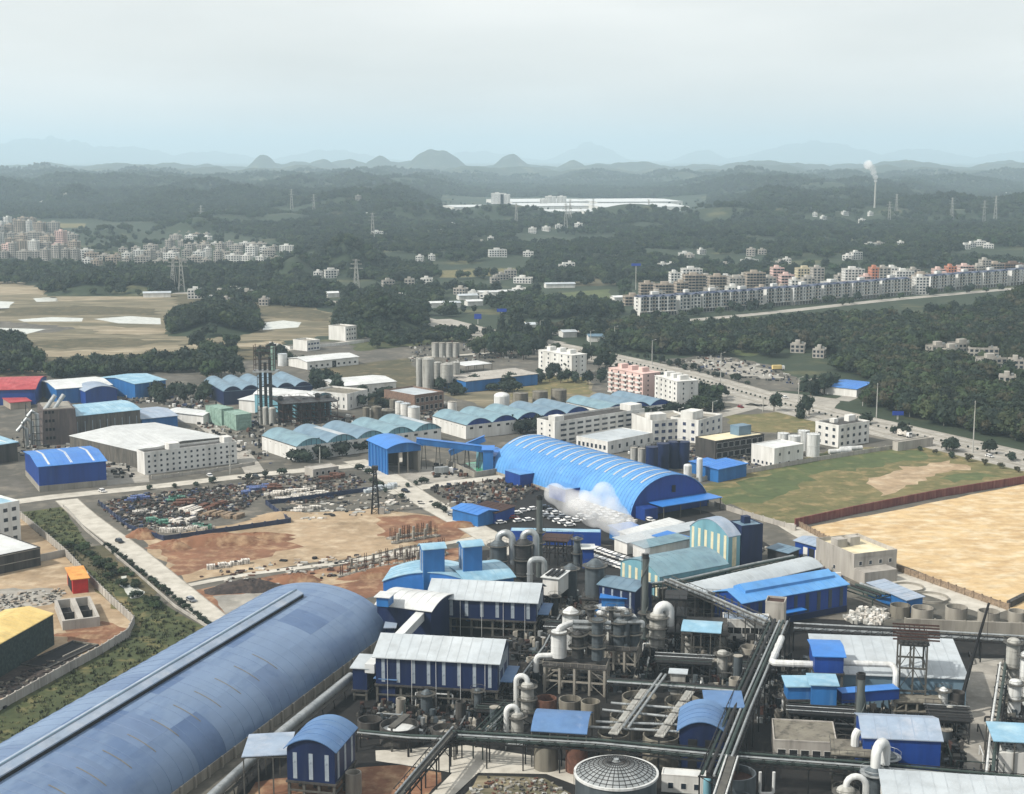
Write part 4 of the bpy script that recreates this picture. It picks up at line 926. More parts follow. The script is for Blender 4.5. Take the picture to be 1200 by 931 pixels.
# ------------------------------------------------------------ mid left factory
shed('blue_warehouse', 'bright blue warehouse with three white roof strips on the left', 'warehouse', (45, 547), (124, 540), (19, 530), 11, 11, 1.8, 'blue_roof_deep', 'blue_wall', 'gable', 'x', base=2.6, skyl=3, wallz0=0)
block('white_office', 'long white office block with rows of small dark windows on the left yard road', 'office block', (170, 557), (278, 543), (166, 552.5), 0, 'white_wall', 'dark_concrete', 4, 2.35, [('front', 15, 0, 4), ('right', 3, 0, 4)], ww=1.2, wh=1.2, sill=.6, bulk=[(.28, .2, 5, 5, 3, 'white_wall'), (.88, .2, 4, 5, 3, 'white_wall')])
shed('white_roof_plant', 'wide white low pitched roof hall behind the long white office block', 'factory hall', (162, 529), (263, 512), (111, 506), 8, 8, 1.5, 'white_roof', 'mesh_wall', 'gable', 'y', over=.3)
wallrun('yard_wall', 'low white wall with posts in front of the long white office', [(178, 562), (240, 555), (298, 545)], 1.5, .25, 'grey_wall', 6)
shed('sky_roof_hall', 'pale blue curved roof hall over brown mesh walls behind the brick tower', 'factory hall', (86, 488), (164, 480), (77, 476), 13, 13, 2, 'sky_roof', 'mesh_wall', 'arch', 'x', strips=[('front', 9, .08, 1, 10)])
shed('grey_roof_annex', 'small grey roofed annex with blue wall right of the pale blue hall', 'annex', (166, 491), (208, 487), (160, 479), 7, 7, 1.5, 'grey_blue_roof', 'azure_wall', 'gable', 'x')
shed('white_top_warehouse', 'white roofed warehouse with blue walls at the back left', 'warehouse', (66, 456), (131, 451), (52, 446), 9, 9, 1.5, 'white_roof', 'azure_wall', 'gable', 'x')
shed('blue_arch_annex', 'deep blue arched annex on the right of the white roofed warehouse', 'annex', (100, 459), (137, 456), (97, 453), 8, 8, 2.5, 'grey_blue_roof', 'blue_wall', 'arch', 'y')
shed('light_blue_shed', 'light blue shed with a dark roof opening at the back left', 'shed', (158, 450), (194, 445), (143, 439), 9, 9, 2, 'sky_roof', 'azure_wall', 'gable', 'x')
shed('red_roof_shed', 'red curved roof shed with blue walls at the left edge', 'shed', (-40, 458), (41, 456), (-30, 444), 9, 9, 3, 'red_roof', 'blue_wall', 'arch', 'x')
shed('red_scrap_roof', 'small patched red roof below the red roofed shed', 'shed', (12, 472), (36, 470), (14, 463), 4, 4, .6, 'red_roof', 'tan_wall', 'mono', 'x')
shed('pale_low_shed', 'pale blue roof with white strips at the left edge below the brick tower', 'shed', (-60, 530), (20, 518), (-50, 500), 9, 9, 1.2, 'sky_roof', 'dark_concrete', 'gable', 'x', skyl=4)
shed('white_hut', 'small white hut with grey arched roof beside the mint silos', 'hut', (238, 487), (256, 483), (221, 477), 5, 5, 1, 'white_roof', 'white_wall', 'arch', 'y')
def brick_tower():
    o, a, w, d = rect((51, 523), (92, 520), (44, 512)); h = ztop(G(75, 521), 480)
    t = T('brick_tower', 'massive grey brown brick process tower with ducts on its top', 'process tower', o, a); s = .04
    MB().hexa([(0, 0, 0), (w, 0, 0), (w, d, 0), (0, d, 0), (w*s, d*s, h), (w-w*s, d*s, h), (w-w*s, d-d*s, h), (w*s, d-d*s, h)], 'tower_brick').build('wall', t)
    for i in range(3):
        for f in range(4): putwin(winmesh(1.2, 1.5, 'dark', 'dark_concrete'), t, (w*(.12+.1*i), -.02+d*s*(f*4+3)/h-.05, 3+f*4.2))
    MB().box(w*.1, d*.1, h, w*.9, d*.9, h+.3, 'concrete').build('roof', t)
    for i in range(2): MB().tube([(w*(.1+.25*i), d*.2, h-1), (w*(.45+.25*i), d*.3, h+6)], 1.1, 'silver', 10).build('duct', t)
    f = MB()
    for z in np.arange(3, h, 3.5): f.beam((-5, 0, z), (0, 0, z), .25, 'steel').beam((-5, 0, z), (-5, d, z), .25, 'steel')
    f.beam((-5, 0, 0), (-5, 0, h), .35, 'steel').beam((-5, d, 0), (-5, d, h), .35, 'steel').beam((-9, 0, 0), (-9, 0, h*.8), .35, 'steel'); f.build('steel_frame', t)
    for i in range(3): MB().tube([(-2.2-2.6*i, 1, 0), (-2.2-2.6*i, 1, h*(.9-.2*i)), (-4.5-2.6*i, 1, h*(1-.2*i)), (-6.5-2.6*i, 1, h*(.86-.2*i))], 1.0, 'silver', 10).build('duct', t)
brick_tower()
for k, (px, py, r, h) in enumerate(((267, 481, 7, 9), (286, 486, 9, 8))):
    block('mint_bin', ['taller mint green boxy bin beside the white hut', 'lower mint green boxy bin with green chute near the white hut'][k], 'bin', (px-r, py+19), (px+r, py+17), (px-r, py+12), 0, 'mint', 'mint', 1, h, [], .3, group='mint green bins')
shed('triple_navy_sheds', 'row of blue roofed navy sheds behind the steel distillation tower', 'warehouse', (262, 459), (366, 452), (244, 446), 8, 8, .8, 'steel_blue_roof', 'navy_wall', 'flat', 'x', over=0, group=None)
o, a, w, d = rect((262, 459), (366, 452), (244, 446), 8)
t = [q for q in bpy.data.objects if q.name == 'triple_navy_sheds'][0]
for i in range(5): MB().sheet(arc(w/5, 8.1, 2.6, 8, 0), 0, d, .2, 'steel_blue_roof', 'y').build('roof_vault', t, (w*i/5, 0, 0)); MB().vprism(arc(w/5, 8.05, 2.5, 8, -.1), .1, .35, 'navy_wall', 'y').build('gable_infill', t, (w*i/5, 0, 0))
def vaults(label, A, B, C, z, n, pale=(), tym='blue_wall', wins=14):
    o, a, w, d = rect(A, B, C, z); t = T('vaulted_warehouse', label, 'warehouse', o, a, 'vaulted warehouses'); b = MB(); th = .3
    b.box(0, 0, 0, w, th, z, 'white_wall').box(0, d-th, 0, w, d, z, 'white_wall').box(0, th, 0, th, d-th, z, 'white_wall').box(w-th, th, 0, w, d-th, z, 'white_wall'); b.build('wall', t)
    s = w/n
    for i in range(n):
        pr = arc(s, z, s*.2, 10, 0)
        MB().sheet([(y, q+.12) for y, q in pr], -.5, d+.3, .2, random.choice(['teal_roof', 'steel_blue_roof', 'steel_blue_roof']), 'y').build('roof_vault', t, (s*i, 0, 0))
        if i in pale: MB().sheet([(y, q+.2) for y, q in pr[4:11]], -.5, d*.7, .05, 'pale_roof', 'y').build('skylight', t, (s*i, 0, 0))
        MB().vprism([(.15, z)]+[(max(.15, min(s-.15, y)), q-.1) for y, q in pr[1:-1]]+[(s-.15, z)], .12, .3, tym, 'y').build('gable_infill', t, (s*i, 0, 0))
        if tym != 'blue_wall':
            mm = MB()
            for k in range(1, 6): mm.box(s*k/6-.1, .04, z, s*k/6+.1, .11, z+s*.2*(1-(k/3-1)**2)-.1, 'panel_blue')
            mm.build('mullion', t, (s*i, 0, 0))
        MB().box(s*i-.2, -.5, z-.1, s*i+.2, d, z+.15, 'dark_concrete').build('valley_gutter', t)
    windows(t, w, d, 'front', wins, 1, 0, 3, 2.2, 1.3, sill=z-2.3, glass='dark'); windows(t, w, d, 'left', 6, 1, 0, 3, .8, .5, sill=z-1.6, glass='dark')
vaults('nearer row of five vaulted warehouses with pale blue gables, left of the truck shelter', (347, 524), (517, 502), (316, 510), 7, 5, (1, 4), 'aqua_wall')
vaults('middle row of five vaulted warehouses with deep blue gables behind the long white office', (546, 499), (691, 482), (508, 488), 7, 5)
vaults('right row of three vaulted warehouses with deep blue gables below the pink dormitory', (710, 482), (786, 473), (675, 470), 7, 3, (), 'blue_wall', 9)
# truck shelter
def shelter():
    o, a, w, d = rect((454, 557), (493, 553), (432, 546)); h = ztop(G(454, 557), 526); t = T('truck_shelter', 'tall open fronted blue loading shelter at the road junction', 'loading shelter', o, a)
    MB().box(0, 0, 0, .5, d, h, 'azure_wall').build('side_wall', t); MB().box(w-1.2, 0, 0, w, d*.8, h, 'concrete').build('side_wall', t); MB().box(.5, d-.4, 0, w-1.2, d, h, 'dark_concrete').build('back_wall', t)
    MB().sheet(arc(w, h+.1, 2.2, 10, .8), -1.5, d+.5, .25, 'blue_roof_deep', 'y').build('roof', t); MB().vprism([(0, h-2.2)]+arc(w, h, 1.9, 8, 0)+[(w, h-2.2)], -.4, -.1, 'azure_wall', 'y').build('fascia', t)
    m = MB().box(0, -.12, 0, .35, .12, h-.1, 'blue_roof_deep').mesh('rib', False)
    for k in range(6): put(m, 'rib', t, (-.36, d*(k+.5)/6, 0))
    for x in (.35, .62): MB().box(w*x-.25, .1, 0, w*x+.25, .6, h-2.3, 'concrete').build('column', t)
shelter()
def gallery(label, A, zA, B, zB, wd, mat, roof, n=4, cat='conveyor gallery'):
    p0, p1 = G(*A, zA), G(*B, zB); t = T('conveyor_gallery', label, cat, (p0.x, p0.y, 0)); o = Vector((p0.x, p0.y, 0)); a, b = p0-o, p1-o
    MB().beam(a, b, wd, mat, 2.6).build('gallery', t); MB().beam(a+Vector((0, 0, 1.4)), b+Vector((0, 0, 1.4)), wd+.4, roof, .16).build('roof', t)
    for k in range(n):
        c = a.lerp(b, (k+.5)/n); f = MB(); f.beam((c.x-1.2, c.y, 0), (c.x-.6, c.y, c.z-1.3), .3, 'frame_steel').beam((c.x+1.2, c.y, 0), (c.x+.6, c.y, c.z-1.3), .3, 'frame_steel').beam((c.x-1, c.y, c.z*.4), (c.x+1, c.y, c.z*.4), .2, 'frame_steel'); f.build('trestle', t)
gallery('blue conveyor gallery running right from the truck shelter roof', (488, 517), 13, (572, 527), 9, 3, 'azure_wall', 'blue_roof_deep', 5)
gallery('blue inclined conveyor crossing above the green pool', (527, 531), 6, (568, 514), 13, 2.2, 'azure_wall', 'blue_roof_deep', 3)
shed('blue_transfer_house', 'small blue transfer house where the two conveyors meet', 'transfer house', (566, 527), (578, 527), (567, 522), 11, 11, 1, 'blue_roof_deep', 'azure_wall', 'gable', 'x')
shed('pool_side_shed', 'blue striped plant house right of the green pool', 'plant house', (577, 535), (600, 532), (576, 527), 7, 7, .8, 'blue_roof_deep', 'aqua_wall', 'mono', 'x', strips=[('front', 6, .4, .5, 6.5)])
wallrun('pool_wall', 'grey concrete wall round the green pool', [(524, 545), (556, 560), (604, 552)], 2.5, .5, 'concrete')
# distillation tower
def still():
    p = G(312, 497); t = T('distillation_tower', 'slender steel distillation tower with caged upper deck over three white silos', 'process tower', p); h = ztop(p, 404); h2 = ztop(p, 434)
    for k, (x, y) in enumerate(((-2.5, 0), (0, 1), (2.6, .3))): MB().cyl(x, y, 9, h2+[10, 4, 7][k], .85, 'steel', 10).build('column', t)
    f = MB(); s = 5.2
    for x in (-s, s):
        for y in (-3, 3): f.beam((x, y, h2), (x, y, h), .3, 'rust')
    for z in np.arange(h2, h, 3): f.beam((-s, -3, z), (s, -3, z), .22, 'rust').beam((-s, 3, z), (s, 3, z), .22, 'rust').beam((-s, -3, z), (-s, 3, z), .22, 'rust').beam((s, -3, z), (s, 3, z), .22, 'rust').beam((-s, -3, z), (s, -3, z+3), .14, 'steel')
    f.build('cage', t); MB().box(-s-.6, -3.6, h2-.8, s+2, 3.6, h2, 'silver').build('deck', t); MB().cyl(4.4, 0, h2, h-1, 1.1, 'mint', 10).build('column', t)
    g = MB()
    for z in np.arange(4, h2-2, 3.5): g.beam((-3.8, -1.6, z), (3.8, -1.6, z), .25, 'steel').beam((-3.8, -1.6, z), (3.8, -1.6, z+3.5), .15, 'steel')
    for x in (-3.8, 3.8): g.beam((x, -1.6, 0), (x, -1.6, h2-1), .3, 'steel')
    g.build('lower_frame', t)
still()
for k, (px, py, r) in enumerate(((305, 477, 3), (311, 478, 3.4), (319, 479, 4.2))): tank(px, py, 9, r, ['narrowest left', 'middle', 'widest right'][k]+' white silo at the foot of the distillation tower', 'silo_grey', 'dome', 'silo', 'silo', group='silos under the distillation tower', cap='silo_grey')
for k in range(3):
    A = (332+k*22, 500-k*1.5); fr, at = frame('pipe_tower', ['left', 'middle', 'right'][k]+' rusty pipe frame beside the distillation tower', (A[0], A[1]), (A[0]+20, A[1]-1.5), (A[0]-2, A[1]-9), 0, (4, 8, 12), 3, 2, 'rust', 'steel', cat='pipe frame', col=.3)
    for j in range(3): vessel(at(.2+.3*j, .5), 0, random.uniform(8, 15), random.uniform(.9, 1.5), ORD[k*3+j]+' dark column from the left in the rusty pipe frames', 'steel', 1, 'dome', 'process_column', 'process column', grp='columns in rusty frames')
shed('white_arch_hall', 'white arched hall with pale blue front behind the rusty pipe frames', 'hall', (367, 468), (388, 463), (328, 455), 11, 11, 2.4, 'white_roof', 'aqua_wall', 'arch', 'y')
shed('white_side_shed', 'long low white shed attached left of the white arched hall', 'shed', (346, 474), (366, 469), (310, 461), 7, 7, .8, 'white_roof', 'white_wall', 'mono', 'y')
t, w, d = shed('long_white_shed', 'far long white shed with dark doors behind the distillation tower', 'shed', (360, 424), (420, 418), (354, 418), 5.5, 5.5, 1.4, 'white_roof', 'white_wall', 'gable', 'x'); windows(t, w, d, 'front', 9, 1, 0, 3, 1.8, 1.6, glass='dark', sill=1.3)
panel_on(t, 'door', 'front', w, d, w*.48, w*.56, 0, 4.3, 'dark', .03)
t, w, d = shed('white_canteen', 'white pitched roof building with dark side windows left of the silo cluster', 'building', (397, 453), (464, 447), (387, 444), 6, 6, 1.4, 'white_roof', 'white_wall', 'gable', 'x'); windows(t, w, d, 'front', 7, 1, 0, 3, 1.8, 1.6, glass='dark', sill=1.6)
block('cream_block', 'two storey cream white block with piers beside the arched white hall', 'building', (407, 481), (431, 475), (389, 471), 0, 'white_wall', 'old_concrete', 2, 4.2, [('front', 3, 0, 2), ('left', 7, 0, 2)], ww=1.0, wh=2.0)
block('white_villa', 'small white three storey house near the far white compound', 'house', (405, 400), (418, 398), (400, 396), 0, 'white_wall', 'concrete', 3, 3.4, [('front', 4, 0, 3)], ww=1.6)
block('blue_window_house', 'white house with blue windows inside the far walled compound', 'house', (360, 412), (375, 410), (359, 408), 0, 'white_wall', 'concrete', 2, 3.4, [('front', 4, 0, 2)], ww=2.2, glass='panel_blue')
wallrun('compound_wall', 'white wall round the far compound behind the long white shed', [(316, 404), (340, 410), (400, 405), (445, 399), (470, 392)], 2.2, .4, 'white_wall')
tank(331, 415, 8, 5.5, 'lone white drum tank behind the distillation tower', 'white_roof', 'flat', cap='pale_roof')
for k, (px, py, r, m, w_) in enumerate(((429, 478, 4, 'old_concrete', 'leftmost brown'), (441, 477, 6, 'old_concrete', 'second brown'), (454, 481, 9, 'old_concrete', 'broad low brown'), (461, 469, 4.5, 'old_concrete', 'rear brown'), (468, 471, 5, 'white_wall', 'leftmost white'), (475, 473, 6, 'white_wall', 'middle white'), (485, 477, 7.2, 'white_wall', 'rightmost white'))):
    tank(px, py, 9 if k != 2 else 6, r, w_+' tank in the cluster behind the nearer vaulted warehouses', m, 'cone', group='tank cluster', cap='pale_roof' if k > 3 else 'old_concrete', rings=2)
for k, (px, py, r, h) in enumerate(((491, 421, 3.6, 19), (501.5, 421, 7, 19), (512.5, 425, 5.2, 15), (523.5, 427, 7.6, 16), (533, 425, 6, 15))):
    tank(px, py, h, r, ['slim leftmost', 'tall broad second', 'third narrow', 'broad stilted fourth', 'rightmost'][k]+' grey silo of the silo cluster', 'silo_grey', 'cone', 'silo', 'silo', group='silo cluster', cap='silo_grey', rings=4, leg=5 if k > 1 else 0)
for k, px in enumerate((510, 518, 526, 534)): tank(px, 402, 10, 4.2, ORD[k]+' small grey silo from the left behind the silo cluster', 'silo_grey', 'flat', 'silo', 'silo', group='rear silos', rings=3)
canopy('white_canopy', 'white flat open canopy behind the silo cluster', (546, 429), (577, 426), (542, 424), 6, .3, 'white_roof', 'x', 'flat')
t, w, d = shed('blue_end_shed', 'long pinkish grey roofed shed with blue end wall behind dark shrubs', 'shed', (546, 447), (630, 438), (536, 440), 7, 7, .8, 'grey_wall', 'azure_wall', 'mono', 'x')
block('worn_plant_house', 'worn open concrete plant house with white slab roof right of the tank cluster', 'plant house', (486, 484), (520, 479), (478, 473), 0, 'brick_wall', 'pale_roof', 2, 4.5, [('front', 6, 0, 2)], ww=2.2, wh=2.6, glass='dark')
tank(530, 471, 8, 5.5, 'white tank beside the worn concrete plant house', 'white_wall', 'flat')
tank(588, 464, 10, 9.2, 'white drum tank with blue marking behind the middle vaulted warehouses', 'pipe_white', 'dome', cap='white_roof')
for k, px in enumerate((610, 633, 655)): tank(px, 461-k*2, 9, 9, ['left', 'middle', 'right'][k]+' weathered brown tank behind the middle vaulted warehouses', 'old_concrete', 'flat', group='brown tanks', cap='old_concrete', rings=3)
t, w, d, h = block('long_office', 'long white three storey office with ribbon windows behind the blue arched hall', 'office block', (650, 521), (755, 504), (638, 515), 0, 'white_wall', 'dark_concrete', 4, 2.6, [], bulk=[(.04, .2, 6, 5, 2.8, 'white_wall'), (.86, .1, 8, 8, 3.2, 'white_wall')])
windows(t, w, d, 'front', 10, 4, 0, 2.6, 4.0, 1.3, 3, 3, sill=.7); windows(t, w, d, 'left', 2, 4, 0, 2.6, wh=1.2, sill=.7)
t, w, d, h = block('flat_annex', 'low white flat roofed annex in front of the long white office', 'annex', (712, 533), (765, 522), (686, 524), 0, 'white_wall', 'pale_roof', 1, 6, [('front', 6, 0, 1), ('left', 7, 0, 1)], parapet=.3, wh=2.2, ww=1.6, sill=2)
def dorm(label, A, B, C, fl, wall, pk, grp):
    o, a, w, d = rect(A, B, C); t = T('dormitory', label, 'dormitory', o, a, grp); fh = 2.85; h = fl*fh
    MB().box(0, 0, 0, w, d, h, wall).build('wall', t); MB().box(-.3, -.3, h, w+.3, d+.3, h+.25, wall).build('cornice', t)
    n = 5
    for f in range(fl):
        for i in range(n):
            x = w*(i+.5)/n; putwin(winmesh(1.5, 1.4, 'glass', wall), t, (x, -.012, f*fh+.9))
            if pk: MB().box(x-w/n*.36, -1.5, f*fh+.05, x+w/n*.36, -.08, f*fh+.85, 'white_wall').build('balcony', t)
        for i in range(2): putwin(winmesh(1.1, 1.3, 'glass', wall), t, (w+.012, d*(.3+.4*i), f*fh+.9), math.pi/2)
    for i in range(3): MB().box(w*(.12+.3*i), d*.3, h+.25, w*(.12+.3*i)+3.5, d*.7, h+2.8, wall).build('roof_house', t)
dorm('pink five storey dormitory with white balconies', (713, 459), (753, 467), (771, 464), 5, 'pink_wall', 1, 'dormitories')
dorm('white dormitory joined to the right of the pink dormitory', (767, 469), (793, 477), (814, 474), 5, 'white_wall', 0, 'dormitories')
dorm('separate white dormitory left of the pink one near the highway', (631, 436), (670, 443), (682, 440), 5, 'white_wall', 0, 'dormitories')
block('research_block', 'white research block with blue glass bays and rounded left end', 'office block', (764, 519), (814, 515), (764, 508), 0, 'white_wall', 'concrete', 3, 3.4, [('front', 6, 0, 3)], ww=2.4, wh=1.8, glass='panel_blue', bulk=[(.05, .2, 9, 6, 3, 'white_wall')])
block('research_wing', 'white right wing of the research block with a raised roof house', 'office block', (818, 520), (846, 512), (806, 510), 0, 'white_wall', 'concrete', 3, 3.6, [('front', 4, 0, 3), ('left', 3, 0, 3)], ww=2.0, wh=1.8, glass='panel_blue', bulk=[(.1, .3, 10, 7, 4, 'white_wall')])
for k, (px, py) in enumerate(((764, 524), (777, 520), (790, 518), (801, 518))): tank(px, py, 12, 7.4, ORD[k]+' from the left of the dark blue silos behind the arched hall', 'navy_wall', 'flat', 'silo', 'silo', group='dark blue silos', cap='navy_wall')
for k, (px, py) in enumerate(((743, 525), (752, 526))): tank(px, py, 9, 4.5, ['left', 'right'][k]+' small grey silo beside the dark blue silos', 'silo_grey', 'flat', 'silo', 'silo', group='small grey silos')
for k, (px, py, r, h) in enumerate(((806, 546, 5, 7), (820, 538, 3.6, 10))): tank(px, py, h, r, ['stubby', 'slender'][k]+' white domed pressure tank right of the dark blue silos', 'pipe_white', 'dome', cap='pipe_white', group='white pressure tanks')
block('open_plant_house', 'open sided plant house with cream flat roof right of the dark blue silos', 'plant house', (838, 540), (895, 531), (817, 534), 0, 'dark_concrete', 'cream_roof', 2, 4.5, [('front', 8, 0, 2)], .3, ww=3.2, wh=2.6, glass='dark', bulk=[(.6, .3, 8, 6, 4.5, 'steel_blue_roof')])
shed('low_blue_shed', 'small low blue shed below the open sided plant house', 'shed', (842, 550), (875, 543), (828, 543), 6, 6, .6, 'blue_roof_deep', 'azure_wall', 'mono', 'x')
shed('blue_porch', 'flat blue porch roof left of the low blue shed', 'porch', (826, 545), (846, 541), (822, 539), 5, 5, .4, 'blue_roof_deep', 'azure_wall', 'mono', 'x')
block('white_plant_house', 'white plant house with two dark roof vents left of the white tanks', 'plant house', (907, 549), (941, 543), (880, 543), 0, 'white_wall', 'white_roof', 2, 4.4, [('front', 3, 0, 2), ('left', 5, 0, 1)], .4)
for k, (px, py, r, h) in enumerate(((918, 508, 7, 9), (931, 511, 7.4, 9.5), (942, 505, 7, 9.5), (953, 509, 8, 10.5))): tank(px, py, h, r, ORD[k]+' from the left of the four white drum tanks by the small office', 'pipe_white', 'flat', cap='white_roof', group='white drum tanks', rings=1)
block('small_office', 'white three storey office with cluttered roof beside the highway', 'office block', (982, 525), (1018, 519), (964, 518), 0, 'white_wall', 'dark_concrete', 3, 3.4, [('front', 5, 0, 3), ('left', 3, 0, 3)], ww=1.9, wh=1.7, bulk=[(.3, .6, 3, 3, 2, 'white_wall'), (.7, .5, 5, 3, 3, 'white_wall')])
shed('roadside_blue_roof', 'blue roofed roadside shop with white front by the wood edge', 'shop', (1004, 456), (1031, 449), (975, 449), 5, 5, 1.2, 'blue_roof_deep', 'white_wall', 'gable', 'y')
# ------------------------------------------------------------ right hand workshops
shed('striped_tower_hall', 'tall hall striped aqua and cream with grey curved roof at centre right', 'process hall', (808, 652), (853, 666), (867, 663), 0, 11, 4.5, 'grey_blue_roof', 'aqua_wall', 'arch', 'y', strips=[('front', 6, .38, .2, 11.2), ('right', 1, .35, .2, 10.5)], stripmat='cream_strip', over=.2, geo=None)
shed('striped_low_hall', 'low wide hall with teal curved roof in front of the tall striped hall', 'process hall', (773, 676), (853, 661), (736, 657), 7, 7, 3.2, 'teal_roof', 'aqua_wall', 'arch', 'x', strips=[('left', 6, .38, .2, 7)], stripmat='cream_strip', over=.3)
block('navy_tower', 'plain navy clad tower joined to the tall striped hall', 'process tower', (868, 663), (893, 660), (865, 655), 0, 'navy_wall', 'steel_blue_roof', 3, 4.6, [], .3, bulk=[(.35, .4, 2.5, 2.5, 2.5, 'navy_wall')])
shed('pale_long_shed', 'long low shed with pale curved roof behind the bright blue workshop', 'shed', (822, 697), (962, 664), (801, 687), 6, 6, 2, 'pale_roof', 'steel', 'arch', 'x')
t, w, d = shed('blue_workshop', 'bright blue workshop with light roof ridge and dark window strips at right', 'workshop', (870, 706), (993, 684), (842, 692), 9, 9, 2, 'blue_roof', 'blue_wall', 'gable', 'x', base=2, basemat='navy_wall', strips=[('front', 9, .3, 2.2, 8), ('left', 4, .3, .3, 9)], stripmat='dark_strip')
MB().vprism([(d*.28, 11), (d*.5, 12.4), (d*.72, 11), (d*.72, 9.4), (d*.28, 9.4)], 4, w-2, 'blue_roof', 'x').build('ridge_ventilator', t)
MB().box(w*.3, -3, 4.0, w*.55, -.1, 4.2, 'blue_roof_deep').build('side_awning', t)
t, w, d, h = block('grey_blockhouse', 'pale grey two storey block with walled roof terrace beside the orange earth lot', 'building', (1000, 680), (1050, 674), (964, 659), 0, 'grey_wall', 'cream_roof', 2, 3.8, [('front', 4, 0, 2), ('left', 1, 0, 1)], 1.4, bulk=[(.1, .55, 4, 4, 3, 'grey_wall'), (.45, .6, 4, 3.5, 3, 'grey_wall')])
MB().box(-.1, -6.5, 0, w*.75, -.01, 4.2, 'grey_wall').build('front_wing', t)
shed('small_blue_hall', 'small blue hall with pale blue roof and two white doors by the fence', 'shed', (932, 633), (965, 642), (939, 625), 6, 6, .8, 'grey_blue_roof', 'blue_wall', 'gable', 'x', doors=[('front', .3, .45, 4.4, 'white_wall'), ('front', .5, .68, 4.4, 'dark'), ('front', .72, .86, 4.4, 'white_wall')])
shed('dark_roof_shed', 'dark blue low roof left of the small blue hall', 'shed', (900, 642), (924, 648), (893, 634), 4, 4, .6, 'steel_blue_roof', 'steel', 'mono', 'x')
shed('pump_house', 'little blue pump house with long pale roof beside the round basins', 'pump house', (1018, 683), (1063, 703), (1034, 680), 4.5, 4.5, .5, 'grey_blue_roof', 'azure_wall', 'mono', 'x')
for k, (A, B, C, m) in enumerate((((735, 636), (828, 617), (727, 630), 'pale_roof'), ((756, 642), (808, 631), (750, 636), 'teal_roof'), ((742, 628), (800, 612), (735, 622), 'white_roof'), ((790, 634), (806, 629), (776, 626), 'blue_roof_deep'), ((728, 622), (752, 618), (722, 616), 'blue_roof_deep'))):
    shed('low_shed', ['long pale roofed', 'teal roofed', 'narrow white roofed', 'small bright blue roofed', 'dark blue roofed'][k]+' low shed in front of the arched hall end', 'shed', A, B, C, 4.5, 4.5, .5, m, 'white_wall' if k < 3 else 'azure_wall', 'mono', 'x')
block('long_blue_wall_shed', 'long low blue walled store across the foot of the car park', 'store', (598, 638), (704, 640), (598, 634), 0, 'blue_wall', 'sky_roof', 1, 5, [], 0)
shed('car_park_blue_shed', 'bright blue roofed shed at the left of the car park', 'shed', (560, 603), (583, 598), (546, 592), 5, 5, 1, 'blue_roof_deep', 'azure_wall', 'gable', 'y')
shed('navy_store', 'navy store with dark roof joining the bright blue car park shed', 'store', (581, 601), (603, 594), (566, 590), 4.5, 4.5, .4, 'rust', 'blue_wall', 'mono', 'y')
shed('dusty_blue_house', 'dusty blue process house right of the two dark silos', 'process house', (702, 684), (744, 692), (712, 673), 11, 11, 1.4, 'steel_blue_roof', 'navy_wall', 'gable', 'x', strips=[('front', 4, .2, 5, 10)])
shed('blue_flat_house', 'blue flat topped house below the two dark silos', 'process house', (705, 700), (733, 701), (709, 690), 8, 8, .4, 'blue_roof_deep', 'azure_wall', 'flat', 'x')
shed('small_azure_box', 'small azure box with pale top under the blue flat topped house', 'process house', (708, 714), (728, 709), (706, 708), 5, 5, .2, 'pale_roof', 'azure_wall', 'flat', 'x')
shed('kiosk_blue', 'tiny blue kiosk with white top beside the car park', 'kiosk', (683, 643), (696, 643), (681, 638), 7, 7, .4, 'white_roof', 'blue_wall', 'flat', 'x')
# ------------------------------------------------------------ basins and retaining wall
for k, (px, py, r, h, lq) in enumerate(((1055, 709, 12, 3.5, 'dark'), (1081, 712, 13, 3.5, 'yard_dark'), (1121, 711, 13, 4, 'dark'), (1159, 716, 13, 4, 'yard_dark'), (1192, 716, 11, 4, 'dark'))):
    tank(px, py, h, r, ORD[k]+' from the left of the low concrete tubs on the retaining wall', 'old_concrete' if k == 0 else 'concrete', 'open', 'concrete_tub', 'tank', group='tubs on retaining wall', liquid=lq)
tank(1064, 687, .8, 19, 'dark round basin beside the grey blockhouse', 'concrete', 'open', 'round_basin', 'basin', liquid='yard_dark')
tank(1090, 699, .8, 22, 'round basin of teal water behind the pump house', 'concrete', 'open', 'round_basin', 'basin', liquid='pool_teal')
wallrun('retaining_wall', 'stained concrete retaining wall running along the right pipe rack', [(1060, 744), (1130, 747), (1260, 752)], 5, .8, 'concrete', 7)
wallrun('earth_wall', 'dark red brick wall dividing the green field from the orange earth lot', [(932, 618), (1000, 603), (1100, 583), (1230, 562)], 3.2, .5, 'wall_red', 5.5, capm='wall_red')
wallrun('lot_fence', 'tan panel fence along the lower side of the orange earth lot', [(935, 617), (965, 633), (1050, 669), (1120, 694), (1182, 716)], 2.2, .15, 'crate_tan', 3.4)
wallrun('hall_side_wall', 'pale wall beside the lane right of the arched hall', [(838, 594), (870, 604), (932, 622)], 2, .3, 'grey_wall', 5)
wallrun('field_wall', 'pale wall between the white plant houses and the green field', [(812, 566), (870, 556), (960, 540), (1050, 526), (1090, 520)], 2, .3, 'grey_wall', 7)
block('gate_wall_house', 'long low grey gate house at the right field corner', 'gate house', (1052, 529), (1093, 523), (1050, 527), 0, 'grey_wall', 'concrete', 1, 4, [], .4)
wallrun('dark_bund', 'dark stone bund at the right edge beside the round tubs', [(1182, 712), (1200, 703), (1260, 690)], 2, 1.5, 'dark_concrete', 4)
